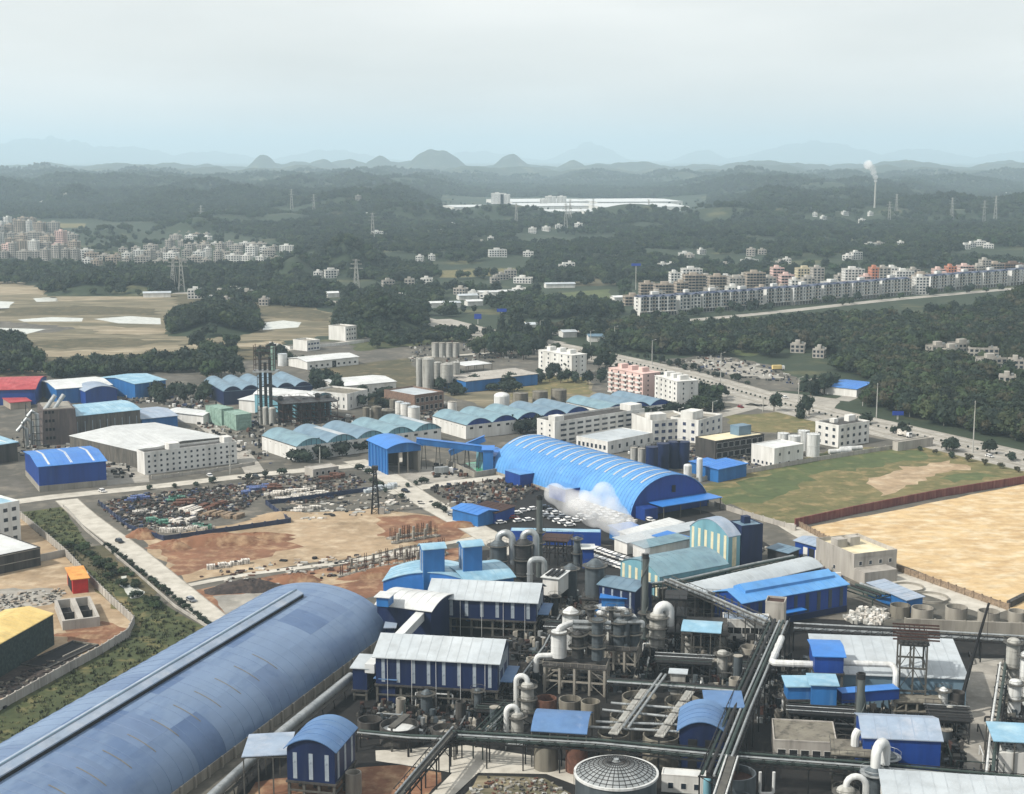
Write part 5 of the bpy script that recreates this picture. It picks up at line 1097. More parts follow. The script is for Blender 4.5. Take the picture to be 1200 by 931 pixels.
# ------------------------------------------------------------ lower right complex
block('flat_office', 'worn single storey building with patchy pale flat roof at bottom right', 'building', (906, 893), (980, 897), (913, 868), 0, 'grey_wall', 'old_concrete', 1, 5.2, [('front', 5, 0, 1)], .35, ww=2.0, wh=1.8, glass='dark', sill=1.5)
t, w, d = shed('pale_blue_hall', 'blue walled hall with plain grey blue roof beside the thick grey chimney', 'hall', (1012, 863), (1103, 867), (1016, 836), 11.5, 11.5, 2.2, 'grey_blue_roof', 'blue_wall', 'gable', 'x', over=.5); MB().box(w*.6, -2, 3.6, w*.95, -.1, 3.9, 'old_concrete').build('loading_platform', t)
shed('pale_roof_hall', 'long hall with pale blue grey roof behind the blue boiler houses', 'hall', (958, 788), (1133, 795), (962, 753), 9, 9, 2.2, 'pale_roof', 'steel_blue_roof', 'mono', 'x')
shed('blue_head_house', 'deep blue head house on legs beside the bent white duct', 'head house', (955, 768), (989, 769), (958, 750), 15, 15, .8, 'blue_roof_deep', 'blue_wall', 'gable', 'x', wallz0=10.4, legs=(3, 2))
shed('azure_boiler_house', 'azure boiler house on tall steel legs beside the thick grey chimney', 'boiler house', (951, 802), (981, 803), (954, 790), 11.5, 11.5, .4, 'sky_roof', 'azure_wall', 'flat', 'x', wallz0=6.2, legs=(3, 2))
shed('azure_side_house', 'azure side house with sloping roof left of the boiler house', 'boiler house', (923, 804), (950, 804), (925, 796), 10.5, 10.5, .8, 'sky_roof', 'azure_wall', 'mono', 'x', wallz0=7, legs=(3, 2))
gallery('deep blue enclosed gallery running right from the azure boiler house', (983, 816), 7.5, (1050, 811), 7.5, 3.4, 'blue_wall', 'blue_roof_deep', 3)
chimney(1006, 880, 789, 5.4, 'thick grey chimney with spiral fins beside the pale blue hall', strake=True, taper=.9)
canopy('cyan_canopy', 'bright cyan curved canopy above the dark process yard', (798, 739), (845, 742), (804, 727), 10, 1.2, 'sky_roof', 'x', 'arch', nx=5)
t, w, d, h = block('white_lab', 'white single storey building with dark windows right of the cyan canopy', 'building', (847, 752), (901, 754), (848, 744), 0, 'white_wall', 'grey_blue_roof', 1, 6.5, [('front', 5, 0, 1)], .4, ww=2.4, wh=2.0, glass='dark', sill=2.5)
canopy('blue_canopy', 'blue curved canopy over two stained round tanks', (622, 856), (688, 860), (634, 832), 9, 2, 'violet_roof', 'x', 'arch', nx=4)
t, w, d = shed('violet_arch_shed', 'violet blue arched shed with two dark door openings at the foot of the tanks', 'shed', (796, 856), (849, 859), (814, 832), 9, 9, 2.6, 'violet_roof', 'navy_wall', 'arch', 'y', doors=[('front', .2, .4, 7, 'dark'), ('front', .58, .78, 7, 'dark')])
canopy('violet_canopy', 'smaller violet blue canopy behind the violet arched shed', (826, 828), (873, 829), (833, 812), 10, .6, 'violet_roof', 'x', 'mono')
shed('white_roof_edge_hall', 'white roofed hall cut off by the bottom right edge', 'hall', (1040, 948), (1260, 962), (1050, 914), 8, 8, 2, 'pale_roof', 'white_wall', 'mono', 'x')
canopy('cyan_edge_roof', 'pale cyan roof above the fan boxes at the right edge', (1164, 868), (1240, 872), (1166, 849), 9, .6, 'sky_roof', 'x', 'mono')
def fans():
    for k in range(2):
        p = G(1182+k*36, 906); t = T('cooling_fan_box', ['white cooling box with round fan grilles at the right edge', 'second white cooling box cut off by the right edge'][k], 'cooling tower', p, -.05); MB().box(-3.8, -3, 0, 3.6, 3.5, 6, 'white_wall').build('casing', t)
        for y in (-1.2, 1.8):
            MB().cyl(-.2, y, 6, 6.6, 1.45, 'silver', 18, top=False).build('fan_ring', t); MB().cyl(-.2, y, 6.02, 6.1, 1.4, 'dark', 18).build('fan_well', t)
            b = MB()
            for q in range(5): b.beam((-.2, y, 6.4), (-.2+1.3*math.cos(q*1.257), y+1.3*math.sin(q*1.257), 6.4), .4, 'pipe_white', .08)
            b.build('fan_blades', t)
fans()
for k, (px, py, h, r, m) in enumerate(((1188, 752, 13, 8, 'silo_grey'), (1205, 768, 13, 9, 'pipe_white'), (1190, 800, 8, 8, 'pipe_white'))):
    vessel(G(px, py, h), 0, h, r*mpp(py)*.9, ['grey ringed vessel', 'white ringed vessel', 'squat white vessel'][k]+' in the equipment at the right edge', m, 2, 'dome', 'process_vessel', 'vessel', grp='right edge vessels')
frame('pipe_stack_tower', 'rusty stacked pipe frame standing in front of the pale roofed hall', (1052, 838), (1083, 840), (1056, 824), 0, (7, 13, 19), 3, 2, 'frame_steel', 'dark_concrete', cat='pipe frame')
fr = [q for q in bpy.data.objects if q.name.startswith('pipe_stack_tower')][0]; m = MB()
for k in range(6): m.beam((-2, .6*k, 20+.6*k), (9.5, .6*k, 20+.6*k), .35, 'rust').beam((1.2*k, -1, 19.6), (1.2*k, 6, 22), .3, 'steel')
m.build('pipe_stack', fr)
frame('concrete_trestle', 'low pale concrete frame under the rusty pipe frame', (1048, 846), (1100, 848), (1050, 838), 0, (3, 5.5), 5, 2, 'old_concrete', 'old_concrete', cat='frame')
tank(1122, 811, 7, 9, 'dark open tank at the foot of the crane boom', 'dark_concrete', 'open')
p0 = G(1122, 838); p1 = G(1148, 707, 0); zz = ztop(Vector((p0.x+8, p0.y+2)), 708)
t = T('mobile_crane', 'mobile crane with long thin black boom raised across the pale roof', 'crane', p0); top = Vector((7.5, 3, zz))
MB().box(-1.3, -5, .5, 1.3, 4, 2.0, 'dark_steel').build('carrier', t); MB().box(-1.2, 2.5, 2.0, .4, 4.5, 3.4, 'car_blue').build('cab', t)
w_ = MB().cyl(0, 0, -.2, .2, .55, 'tyre', 12, bot=True).mesh('wheel')
for y in (-4, -2.6, 1.4, 3):
    for s in (-1, 1): q = put(w_, 'wheel', t, (1.35*s, y, .55)); q.rotation_euler = (0, math.pi/2, 0)
MB().tube([(0, -1, 2), top*.5+Vector((0, 0, 1)), top], [.55, .42, .3], 'dark', 6).build('boom', t); MB().beam(top, top-Vector((0, 0, 9)), .08, 'dark').build('hoist_rope', t)
# ------------------------------------------------------------ tanks with bridges
TK = [(719, 858, 19.5, 7, 'front left'), (775, 861, 22.5, 7, 'front right'), (749, 816, 21, 5, 'rear left'), (800, 821, 22, 5, 'rear right'), (734, 838, 20, 5, 'middle left'), (787, 841, 20, 5, 'middle right')]
for px, py, r, h, s in TK: tank(px, py, h, r, s+' thickener tank in the block of six bridged tanks', 'old_concrete', 'open', 'thickener_tank', 'tank', group='thickener tanks', liquid='yard_dark')
for k, (a, b) in enumerate((((718, 861), (757, 807)), ((772, 864), (810, 809)))):
    P0, P1 = G(*a, 8), G(*b, 8); t = T('tank_bridge', ['left', 'right'][k]+' pale walkway bridge laid across the thickener tanks', 'bridge', (P0.x, P0.y, 0)); o = Vector((P0.x, P0.y, 0)); A, B = P0-o, P1-o; n = Vector((-(B-A).y, (B-A).x, 0)).normalized()
    for q in range(4): MB().beam(A.lerp(B, q/4+.01), A.lerp(B, q/4+.22), 2.2, 'silo_grey', .3).build('deck', t)
    g = MB()
    for s in (-1, 1):
        g.beam(A+n*s*1.1+Vector((0, 0, 1.2)), B+n*s*1.1+Vector((0, 0, 1.2)), .08, 'frame_steel')
        for q in range(16): c = A.lerp(B, q/15)+n*s*1.1; g.beam(c, c+Vector((0, 0, 1.2)), .07, 'frame_steel')
    g.build('railing', t); c = MB()
    for q in range(5): d_ = A.lerp(B, q/4); c.beam((d_.x, d_.y, 0), d_, .4, 'steel')
    c.build('pier', t)
for k, (a, b, h) in enumerate((((690, 852), (800, 858), 7.5), ((698, 846), (800, 850), 7.5), ((706, 832), (803, 842), 7), ((716, 824), (815, 832), 7), ((730, 852), (775, 790), 8.5), ((736, 853), (780, 791), 8.5))):
    pipe(ORD[k]+' slim pale pipe laid over the bridged thickener tanks', [G(*a, h), G(*b, h)], .32, 'silver', group='pipes over the thickener tanks')
tank(640, 871, 6, 15, 'left stained tank under the blue canopy', 'old_concrete', 'open', 'stained_tank', 'tank', group='tanks under blue canopy')
tank(676, 874, 6, 14, 'right stained tank under the blue canopy', 'rust_red', 'open', 'stained_tank', 'tank', group='tanks under blue canopy')
for k, (px, py, r, m) in enumerate(((640, 818, 13, 'rust_red'), (668, 819, 14, 'old_concrete'), (692, 822, 12, 'old_concrete'))): tank(px, py, 6, r, ['left rusty', 'middle', 'right'][k]+' open tank behind the blue canopy', m, 'open', 'open_tank', 'tank', group='tanks behind blue canopy')
tank(468, 849, 4.5, 24, 'round tank with pale floor and walkway beam left of the inclined rack', 'dark_concrete', 'open', 'settling_tank', 'tank', liquid='white_roof')
tank(433, 843, 4, 15, 'small dark round tank beside the tank with pale floor', 'dark_concrete', 'open', 'settling_tank', 'tank', liquid='yard_dark')
tank(521, 853, 4, 16, 'round tub behind the inclined rack, right of the tank with pale floor', 'dark_concrete', 'open', 'settling_tank', 'tank', liquid='yard')
P0, P1 = G(459, 853, 6), G(477, 838, 6); t = T('tank_beam', 'grey concrete walkway beam across the tank with pale floor', 'bridge', (P0.x, P0.y, 0)); o = Vector((P0.x, P0.y, 0)); MB().beam(P0-o, P1-o, 1.8, 'frame_steel', .5).build('deck', t); MB().beam(P0-o-Vector((0, 0, 6)), P0-o, .5, 'frame_steel').build('pier', t)
# domed tank and neighbours
def dome_tank():
    t, p, r = tank(722, 907, 9, 50, 'big grey tank with ribbed shallow dome at the bottom edge', 'vessel_grey', 'none', 'domed_tank', 'tank')
    for c in list(t.children):
        if c.name.startswith('lid'): bpy.data.objects.remove(c)
    rise = 2.6; f = lambda q: 9.25+rise*(1-(q/r)**2)
    MB().revolve(0, 0, [(r*q/8, f(r*q/8)) for q in range(8, 0, -1)]+[(.01, f(0))], 'silver', 40).build('dome', t)
    MB().revolve(0, 0, [(r-.15, 9.0), (r+.35, 9.0), (r+.35, 9.5), (r-.15, 9.5)], 'pipe_white', 40).build('rim', t)
    rr = MB()
    for q in range(1, 9): rr.tube([(r*q/9*math.cos(k*.157), r*q/9*math.sin(k*.157), f(r*q/9)+.03) for k in range(40)], .09, 'dark_steel', 4, True)
    rr.build('ring_ribs', t); m = MB().tube([(r*q/8, 0, f(r*q/8)+.04) for q in range(1, 9)], .08, 'dark_steel', 4).mesh('radial_rib')
    for k in range(36): put(m, 'radial_rib', t, (0, 0, 0), k*math.pi/18)
    MB().cyl(0, 0, f(0), f(0)+.5, .6, 'silver', 10).build('vent', t)
dome_tank()
tank(861, 905, 9, 26, 'open round tank with pale rim right of the big domed tank', 'vessel_grey', 'open', liquid='rust')
tank(862, 935, 7, 22, 'second round tank below the one with pale rim at the bottom edge', 'vessel_grey', 'open')
tank(829, 914, 6, 5, 'small turquoise pressure tank beside the bottom round tank', 'aqua_wall', 'dome', 'pressure_tank', cap='aqua_wall')
block('white_control_cabin', 'small white cabin with violet roof end right of the domed tank', 'cabin', (775, 928), (827, 932), (776, 920), 0, 'white_wall', 'white_roof', 1, 4, [('front', 3, 0, 1)], .2)
# ------------------------------------------------------------ chimneys, silos, evaporators
chimney(632, 676, 581, 4.0, 'dark grey chimney with platform rings beside the two scrubbers', rings=(.42, .55), taper=.9)
chimney(755, 756, 649, 4.2, 'tall grey chimney giving off steam in the middle of the plant', rings=(.35,), strake=True, taper=.92, mat='stack_grey')
GW = 'pipe_white'
P = G(584, 690); vessel(P, 0, 15, 2.8, 'left scrubber with white gooseneck duct beside the dark chimney', 'vessel_grey', 3, 'cone', 'scrubber', 'scrubber', (4.6, -.6, 1.6, 8, 1.15, 'silver'), 'chimney scrubbers')
P = G(613, 690); vessel(P, 0, 15.5, 2.8, 'right scrubber with white gooseneck duct beside the dark chimney', 'steel', 3, 'cone', 'scrubber', 'scrubber', (4.2, -.4, 1.6, 6, 1.1, 'silver'), 'chimney scrubbers')
P = G(770, 768); vessel(P, 0, 11.5, 2.3, 'white topped scrubber with big bent duct right of the steaming chimney', 'silo_grey', 4, 'dome', 'scrubber', 'scrubber', (3.4, 1.2, 1.0, 4, 1.45, GW))
frame('scrubber_stand', 'dark steel frame behind the white topped scrubber', (780, 764), (802, 765), (782, 754), 0, (6, 11, 16), 3, 2, 'dark_steel', 'dark_steel')
fr, at = frame('silo_stand', 'pale steel frame carrying the larger dark silo', (683, 722), (708, 723), (685, 714), 0, (3, 5.6), 3, 2)
vessel(at(.5, .5), 5.6, 9.8, 3.0, 'larger dark grey silo on pale steel frame', 'vessel_grey', 1, 'cone', 'process_silo', 'silo', grp='dark process silos')
vessel(at(.5, .5)+Vector((0, -1, 0)), 2.6, 2.6, 1.8, 'round pale hopper hanging below the larger dark silo', 'silo_grey', 2, 'flat', 'hopper', 'hopper')
vessel(G(668, 703), 0, 10.5, 2.2, 'smaller dark grey silo with pale foot', 'vessel_grey', 1, 'cone', 'process_silo', 'silo', grp='dark process silos')
frame('filter_stand', 'dark steel frame holding the white filter house', (622, 706), (652, 708), (627, 698), 0, (2.5, 4.5), 3, 2, 'dark_steel', 'dark_steel')
shed('filter_house', 'white boxy filter house with roof slots in front of the dark chimney', 'filter house', (636, 676), (654, 678), (621, 664), 10.5, 10.5, .3, 'white_roof', 'white_wall', 'flat', 'x', wallz0=4.6)
t = [q for q in bpy.data.objects if q.name == 'filter_house'][0]
for k in range(3): MB().box(.6+k*1.6, .6, 10.8, 1.5+k*1.6, 8, 11.1, 'dark').build('roof_slot', t)
pipe('pale bent duct on the left side of the white filter house', [G(620, 712), G(620, 680, 12)+Vector((0, 0, 0)), G(620, 680, 12)+Vector((4, 1, 2))] if 0 else [Vector((*G(621, 706).xy, 0)), Vector((*G(621, 706).xy, 14)), Vector((*G(621, 706).xy, 14))+Vector((4.5, .5, 0)), Vector((*G(621, 706).xy, 9))+Vector((4.6, .5, 0))], 1.0, 'silver', 'bent_duct', 'duct')
frame('chimney_deck', 'dark steel deck right of the dark chimney', (634, 662), (664, 664), (640, 654), 0, (5, 9), 4, 2, 'dark_steel', 'rust')
vessel(G(676, 664), 0, 10, 1.2, 'slim grey tower with round platform behind the two dark silos', 'vessel_grey', 2, 'dome', 'process_column', 'process column')
# front evaporator platform
fr, at1 = frame('evaporator_platform', 'front concrete framed platform carrying the white evaporators', (638, 812), (708, 817), (647, 800), 0, (4, 7.7), 5, 3, 'concrete', 'dark_concrete', col=.6)
vessel(at1(.2, .45), 9, 7, 2.1, 'fat white evaporator with bent white duct on the front platform', GW, 1, 'flat', 'evaporator', 'evaporator', None, 'evaporators')
b = at1(.2, .45); pipe('white bent duct joining the two white evaporators on the front platform', [b+Vector((0, 0, 14.6)), b+Vector((0, 0, 16.8)), b+Vector((4.2, 5, 16.8))], .85, GW, 'bent_duct', 'duct', None, False)
pipe('low white duct leaving the fat white evaporator to the left', [b+Vector((-1.5, -.5, 9.4)), b+Vector((-6, -.8, 9.4)), b+Vector((-6, -.8, 5))], .75, GW, 'bent_duct', 'duct', None, False)
vessel(at1(.32, 1.05)+Vector((.5, 3, 0)), 9, 10, 2.2, 'taller white evaporator behind the fat one', GW, 1, 'cone', 'evaporator', 'evaporator', None, 'evaporators')
vessel(at1(.52, .5), 9, 6.5, 1.6, 'short rusty evaporator in the middle of the front platform', 'steel', 2, 'cone', 'evaporator', 'evaporator', None, 'evaporators')
vessel(at1(.85, .4), 9, 11, 1.5, 'tall grey evaporator at the right end of the front platform', 'vessel_grey', 3, 'flat', 'evaporator', 'evaporator', None, 'evaporators')
vessel(at1(.70, .9), 9, 13, 1.0, 'slender steel column behind the tall grey evaporator', 'steel', 1, 'dome', 'evaporator', 'evaporator', None, 'evaporators')
b = at1(.75, .5)
for k in range(2): pipe(['upper', 'lower'][k]+' silver pipe over the front platform evaporators', [b+Vector((-5, 1, 18.6-1.5*k)), b+Vector((5, 1, 18.3-1.5*k))], .6, 'silver', 'bent_duct', 'duct', 'silver overhead pipes')
fr, at2 = frame('evaporator_platform', 'rear concrete framed platform carrying the grey evaporators', (706, 790), (744, 793), (710, 776), 0, (3.8, 7.3), 4, 3, 'concrete', 'dark_concrete', col=.6)
for k, (fx, fy, r, h, m, s) in enumerate(((.15, .8, 1.7, 9, 'silo_grey', 'left rear pale'), (.2, .3, .7, 13, 'steel', 'slim left'), (.45, .35, 1.9, 8.5, 'vessel_grey', 'front middle fat'), (.45, .95, 1.6, 10, 'silo_grey', 'rear middle pale'), (.68, .3, .9, 11.5, 'vessel_grey', 'slim right'), (.88, .5, 1.6, 8.5, 'vessel_grey', 'rightmost fat'))):
    vessel(at2(fx, fy), 7.3, h*.82, r*.95, s+' evaporator on the rear platform', m, 2 if r > 1 else 1, 'cone' if r > 1 else 'dome', 'evaporator', 'evaporator', None, 'evaporators')
b = at2(.3, .6)
for k in range(3): pipe(ORD[k]+' pale horizontal duct from the top over the rear platform', [b+Vector((-4+k*2, 2-k*3, 16.2-k*.9)), b+Vector((3+k*2, 2-k*3, 16.2-k*.9)), b+Vector((3+k*2, 2-k*3, 13))], .65, GW if k < 2 else 'silver', 'bent_duct', 'duct', 'rear platform ducts', False)
# white gooseneck scrubbers in the left yard
P = G(606, 866); vessel(P, 0, 6, 1.6, 'low pale scrubber with gooseneck duct right of the navy hall', 'silo_grey', 1, 'dome', 'scrubber', 'scrubber', (-2.6, -.5, 1, 5.5, .7, GW), 'yard scrubbers')
P = G(618, 846); vessel(P, 0, 9.5, 1.6, 'taller pale scrubber with gooseneck duct right of the navy hall', 'silo_grey', 3, 'dome', 'scrubber', 'scrubber', (-2.8, .5, 1.0, 7, .7, GW), 'yard scrubbers')
pipe('bent pale pipe at the foot of the yard scrubbers', [G(611, 872, 1), G(617, 866, 1), G(617, 866, 4.5)], .5, GW, 'bent_duct', 'duct')
# bottom scrubber group at right
fr, at3 = frame('scrubber_platform', 'cluttered pale platform at the bottom beside the bent white ducts', (975, 925), (1018, 928), (979, 908), 0, (4, 8.5), 3, 2, 'frame_steel', 'old_concrete')
b = at3(.62, .6); pipe('short white stub duct standing on the cluttered pale platform', [b+Vector((0, 0, 8.6)), b+Vector((0, 0, 11)), b+Vector((.8, .6, 12))], .95, GW, 'stub_duct', 'duct', None, False)
vessel(G(1024, 945), 0, 8, 2.3, 'front scrubber with wide disc rim and big white gooseneck duct', 'vessel_grey', 1, 'cone', 'scrubber', 'scrubber', (3.0, 3.6, 3.4, 3.2, 1.1, GW), 'bottom scrubbers', ringmat='silver')
vessel(G(1037, 928), 0, 8.5, 2.3, 'rear scrubber receiving the big white gooseneck duct', 'vessel_grey', 2, 'cone', 'scrubber', 'scrubber', None, 'bottom scrubbers', ringmat='silver')
vessel(G(990, 958), 0, 6, 2.0, 'left scrubber with small white gooseneck duct at the bottom edge', 'silo_grey', 1, 'dome', 'scrubber', 'scrubber', (4.2, -.2, 1.2, 5, .7, GW), 'bottom scrubbers')
# square cooling box, small silo, clutter in the middle yard
tank(865, 769, 9, 5.5, 'slim grey silo beside the diagonal pipe rack', 'vessel_grey', 'flat', 'silo', 'silo')
tank(862, 795, 4, 8, 'small open concrete tub in front of the slim grey silo', 'concrete', 'open')
tank(878, 758, 4, 11, 'open round tank with a pale beam behind the slim grey silo', 'concrete', 'open')
shed('cooling_box', 'pale grey square box on short legs in the middle yard', 'cooling box', (786, 788), (803, 789), (787, 784), 8, 8, .3, 'pale_roof', 'silo_grey', 'flat', 'x', wallz0=1.6, legs=(3, 2))
fr, at4 = frame('process_platform', 'cluttered dark frame of pipes and vessels below the cyan canopy', (800, 772), (850, 774), (803, 752), 0, (4, 7.5), 5, 3, 'frame_steel', 'dark_concrete')
for k in range(8): vessel(at4((k % 4)/4+.14, .25+.5*(k//4)), 0, random.uniform(4, 7), random.uniform(1.2, 1.8), ORD[k]+' squat vessel counted from the left under the cyan canopy', random.choice(['steel', 'vessel_grey', 'silo_grey']), 1, 'dome', 'squat_vessel', 'vessel', None, 'vessels under the cyan canopy')
# ------------------------------------------------------------ pipe racks
D5 = [(-2.4, .3, .35, 'pipe_green'), (-1.2, .3, .45, 'dark_steel'), (.1, .3, .3, 'silver'), (1.1, .3, .4, 'pipe_green'), (2.3, .3, .32, 'silver')]
rack('pipe_rack', 'long diagonal pipe rack from the red tower top down to the bottom tanks', [(913, 730), (868, 832), (836, 912)], 9, 6, D5, mat='dark_steel')
rack('pipe_rack', 'twin white railed bridge rack over the open tank with pale rim', [(858, 888), (842, 938)], 11, 2.6, [(-1.2, .2, .2, 'pipe_white'), (1.2, .2, .2, 'pipe_white')], mat='frame_steel', walk=True, truss=False)
rack('pipe_rack', 'long horizontal pipe rack in front of the thickener tanks', [(530, 866), (700, 876), (845, 890), (1000, 902), (1240, 924)], 6, 4, [(-1.3, .3, .4, 'pipe_green'), (0, .3, .5, 'silver'), (1.3, .3, .35, 'dark_steel'), (.7, 1.3, .3, 'pipe_green')], mat='dark_steel', step=8)
rack('pipe_rack', 'dark inclined rack with white rails at the lower left', [(535, 855), (505, 890), (468, 934)], 7, 2.6, [(-.9, .3, .25, 'silver'), (.9, .3, .25, 'dark_steel')], mat='dark_steel', walk=True)
rack('pipe_rack', 'dark horizontal pipe rack below the retaining wall at right', [(930, 738), (1060, 745), (1240, 756)], 6, 3, [(-.9, .3, .4, 'silver'), (.3, .3, .5, 'dark_steel'), (1.2, 1.2, .3, 'silver')], mat='dark_steel')
rack('pipe_rack', 'dark vertical-running pipe rack along the right service lane', [(1176, 780), (1166, 850), (1160, 912)], 6, 2.5, [(-.8, .3, .3, 'pipe_white'), (.5, .3, .4, 'pipe_green')], mat='dark_steel', truss=False)
rack('pipe_rack', 'pipe rack between navy hall and the yard scrubbers', [(598, 828), (560, 866)], 5, 2.4, [(-.6, .3, .3, 'pipe_green'), (.6, .3, .3, 'silver')], mat='pipe_green')
rack('pipe_rack', 'low dark pipe rack across the middle yard', [(712, 800), (800, 806), (872, 812)], 5, 3, [(-1, .3, .3, 'silver'), (0, .3, .3, 'pipe_green'), (1, .3, .4, 'dark_steel')], mat='dark_steel', truss=False)
rack('pipe_rack', 'low dark pipe rack in front of the tank with pale floor', [(420, 860), (480, 866), (535, 868)], 4, 2.6, [(-.7, .3, .25, 'silver'), (.6, .3, .3, 'pipe_green')], mat='dark_steel', truss=False)
rack('pipe_rack', 'pipe rack along the right side of the stilted rear hall', [(662, 716), (640, 760), (610, 800)], 5, 2.4, [(-.6, .3, .25, 'silver'), (.6, .3, .3, 'dark_steel')], mat='steel', truss=False)
rack('pipe_rack', 'long pale conveyor rack descending from the striped hall to the red tower top', [(782, 682), (840, 706), (900, 733)], 9, 3.4, [(-1, .3, .4, 'silver'), (0, .3, .4, 'frame_steel'), (1, .3, .4, 'silver')], mat='frame_steel', step=7)
rack('pipe_rack', 'green pipe rack behind the bright blue workshop', [(740, 690), (800, 682), (880, 664), (930, 654)], 5, 3, [(-1, .3, .4, 'pipe_green'), (.3, .3, .4, 'silver')], mat='pipe_green', truss=False)
rack('pipe_rack', 'green low rack between the blue workshop and grey blockhouse', [(1000, 688), (1035, 700)], 3.5, 9, [(-3, .3, .4, 'pipe_green'), (-1, .3, .4, 'dark_steel'), (1, .3, .4, 'pipe_green'), (3, .3, .4, 'silver')], mat='pipe_green', truss=False)
block('rust_cap', 'small rusty red house at the upper end of the diagonal pipe rack', 'transfer house', (896, 745), (918, 747), (898, 738), 0, 'grey_wall', 'rust', 2, 5, [], .6)
pipe('thick white duct bent round beside the diagonal pipe rack', [G(916, 748, 11), G(904, 777, 11), G(955, 779, 11)], .9, GW, 'bent_duct', 'duct', None)
pipe('white duct running from the blue head house to the rusty pipe frame', [G(988, 777, 12), G(1046, 779, 12), G(1050, 787, 12), Vector((*G(1050, 787, 12).xy, 0))], .75, GW, 'bent_duct', 'duct', None)
pipe('small white U shaped pipe below the flat roofed office', [G(891, 905, 6), Vector((*G(891, 905, 6).xy, 1)), Vector((*G(907, 905, 6).xy, 1)), G(907, 905, 6)], .35, GW, 'bent_duct', 'duct', None, False)
random.seed(21)
REGS = [('below the cyan canopy', (760, 880, 770, 815)), ('between the two navy halls', (545, 640, 715, 770)), ('left of the yard scrubbers', (425, 600, 835, 872)), ('by the front evaporator platform', (620, 720, 700, 760)), ('under the azure boiler house', (930, 1050, 800, 850)), ('on the lane right of pale blue hall', (1100, 1180, 770, 900)), ('round the rear evaporator platform', (690, 760, 745, 815)), ('in front of the front navy hall', (470, 600, 800, 850))]
for where, (x0, x1, y0, y1) in REGS:                 # loose pipework between the vessels
    for i, px in enumerate(sorted(random.uniform(x0, x1) for _ in range(10))):
        z = random.uniform(.8, 3.6); p = G(px, random.uniform(y0, y1), z); L = random.uniform(4, 12); a = -.16 if random.random() < .55 else 1.41
        d = Vector((math.cos(a), math.sin(a), 0))*L; m = random.choice(['silver', 'dark_steel', 'pipe_green', 'frame_steel', GW, 'steel'])
        pipe({'silver': 'silver', 'dark_steel': 'dark', 'pipe_green': 'dull green', 'frame_steel': 'grey', GW: 'white', 'steel': 'brownish'}[m]+' loose pipe, '+ordn(i)+' from the left '+where, [Vector((p.x, p.y, 0)), p, p+d, Vector((p.x+d.x, p.y+d.y, 0))], random.uniform(.1, .26), m, 'yard_pipe', 'pipe', 'loose yard pipes', False, 6)
random.seed(77)
EXTRA = [('left of the rear platform', [(690, 742), (698, 752), (704, 736), (684, 760)]), ('behind the two yard scrubbers', [(628, 800), (634, 790), (622, 784)]), ('right of the cooling box', [(815, 790), (824, 796), (836, 788), (846, 796), (856, 782)]), ('below the stilts of the front navy hall', [(470, 838), (500, 836), (540, 842), (560, 838), (580, 848)]), ('behind the flat roofed office', [(912, 848), (922, 840), (935, 846), (948, 838), (962, 842)]), ('beside the crane tank', [(1096, 826), (1104, 842), (1112, 856), (1108, 872)]), ('between cyan canopy and striped hall', [(716, 722), (730, 718), (742, 726), (760, 706), (776, 700)]), ('right of the rear navy hall', [(650, 726), (660, 738), (640, 744), (672, 744)])]
for where, P_ in EXTRA:
    for i, q in enumerate(sorted(P_)):
        if i % 2: vessel(G(*q), 0, random.uniform(4, 8), random.uniform(.8, 1.5), ORD[i]+' small upright vessel from the left '+where, random.choice(['vessel_grey', 'silo_grey', 'steel', GW]), 1, random.choice(['dome', 'cone']), 'process_vessel', 'vessel', None, 'small upright vessels')
        else: tank(q[0], q[1], random.uniform(2.5, 4.5), 0, ORD[i]+' small round tank from the left '+where, random.choice(['concrete', 'dark_concrete', 'vessel_grey', 'dark_concrete']), random.choice(['open', 'flat']), 'small_tank', 'tank', group='small round tanks', P=G(*q), r=random.uniform(.9, 1.6))
for k, (A, w_, d_, lv, lb) in enumerate((((640, 760), 16, 8, (3, 6), 'dark pipe trestle right of the rear navy hall'), ((770, 800), 14, 7, (3, 6), 'dark pipe trestle left of the cooling box'), ((862, 800), 10, 9, (3.5,), 'low dark trestle beside the diagonal pipe rack'), ((925, 862), 16, 7, (3, 6), 'dark pipe trestle behind the flat roofed office'), ((1090, 870), 9, 10, (3, 6), 'dark pipe trestle right of the pale blue hall'), ((560, 846), 14, 8, (3,), 'low dark trestle left of the yard scrubbers'), ((800, 722), 14, 6, (3, 6), 'dark trestle behind the cyan canopy'))):
    fr, at = frame('pipe_trestle', lb, 0, 0, 0, 0, lv, 4, 2, 'steel', 'dark_steel', geo=(G(*A), -.17, w_, d_), cat='pipe trestle', col=.3)
    for j in range(5): MB().tube([(-1, d_*(j+.5)/5, lv[-1]+.3), (w_+1, d_*(j+.5)/5, lv[-1]+.3)], random.uniform(.1, .2), random.choice(['silver', 'dark_steel', 'pipe_green', 'steel']), 6).build('pipe', fr)
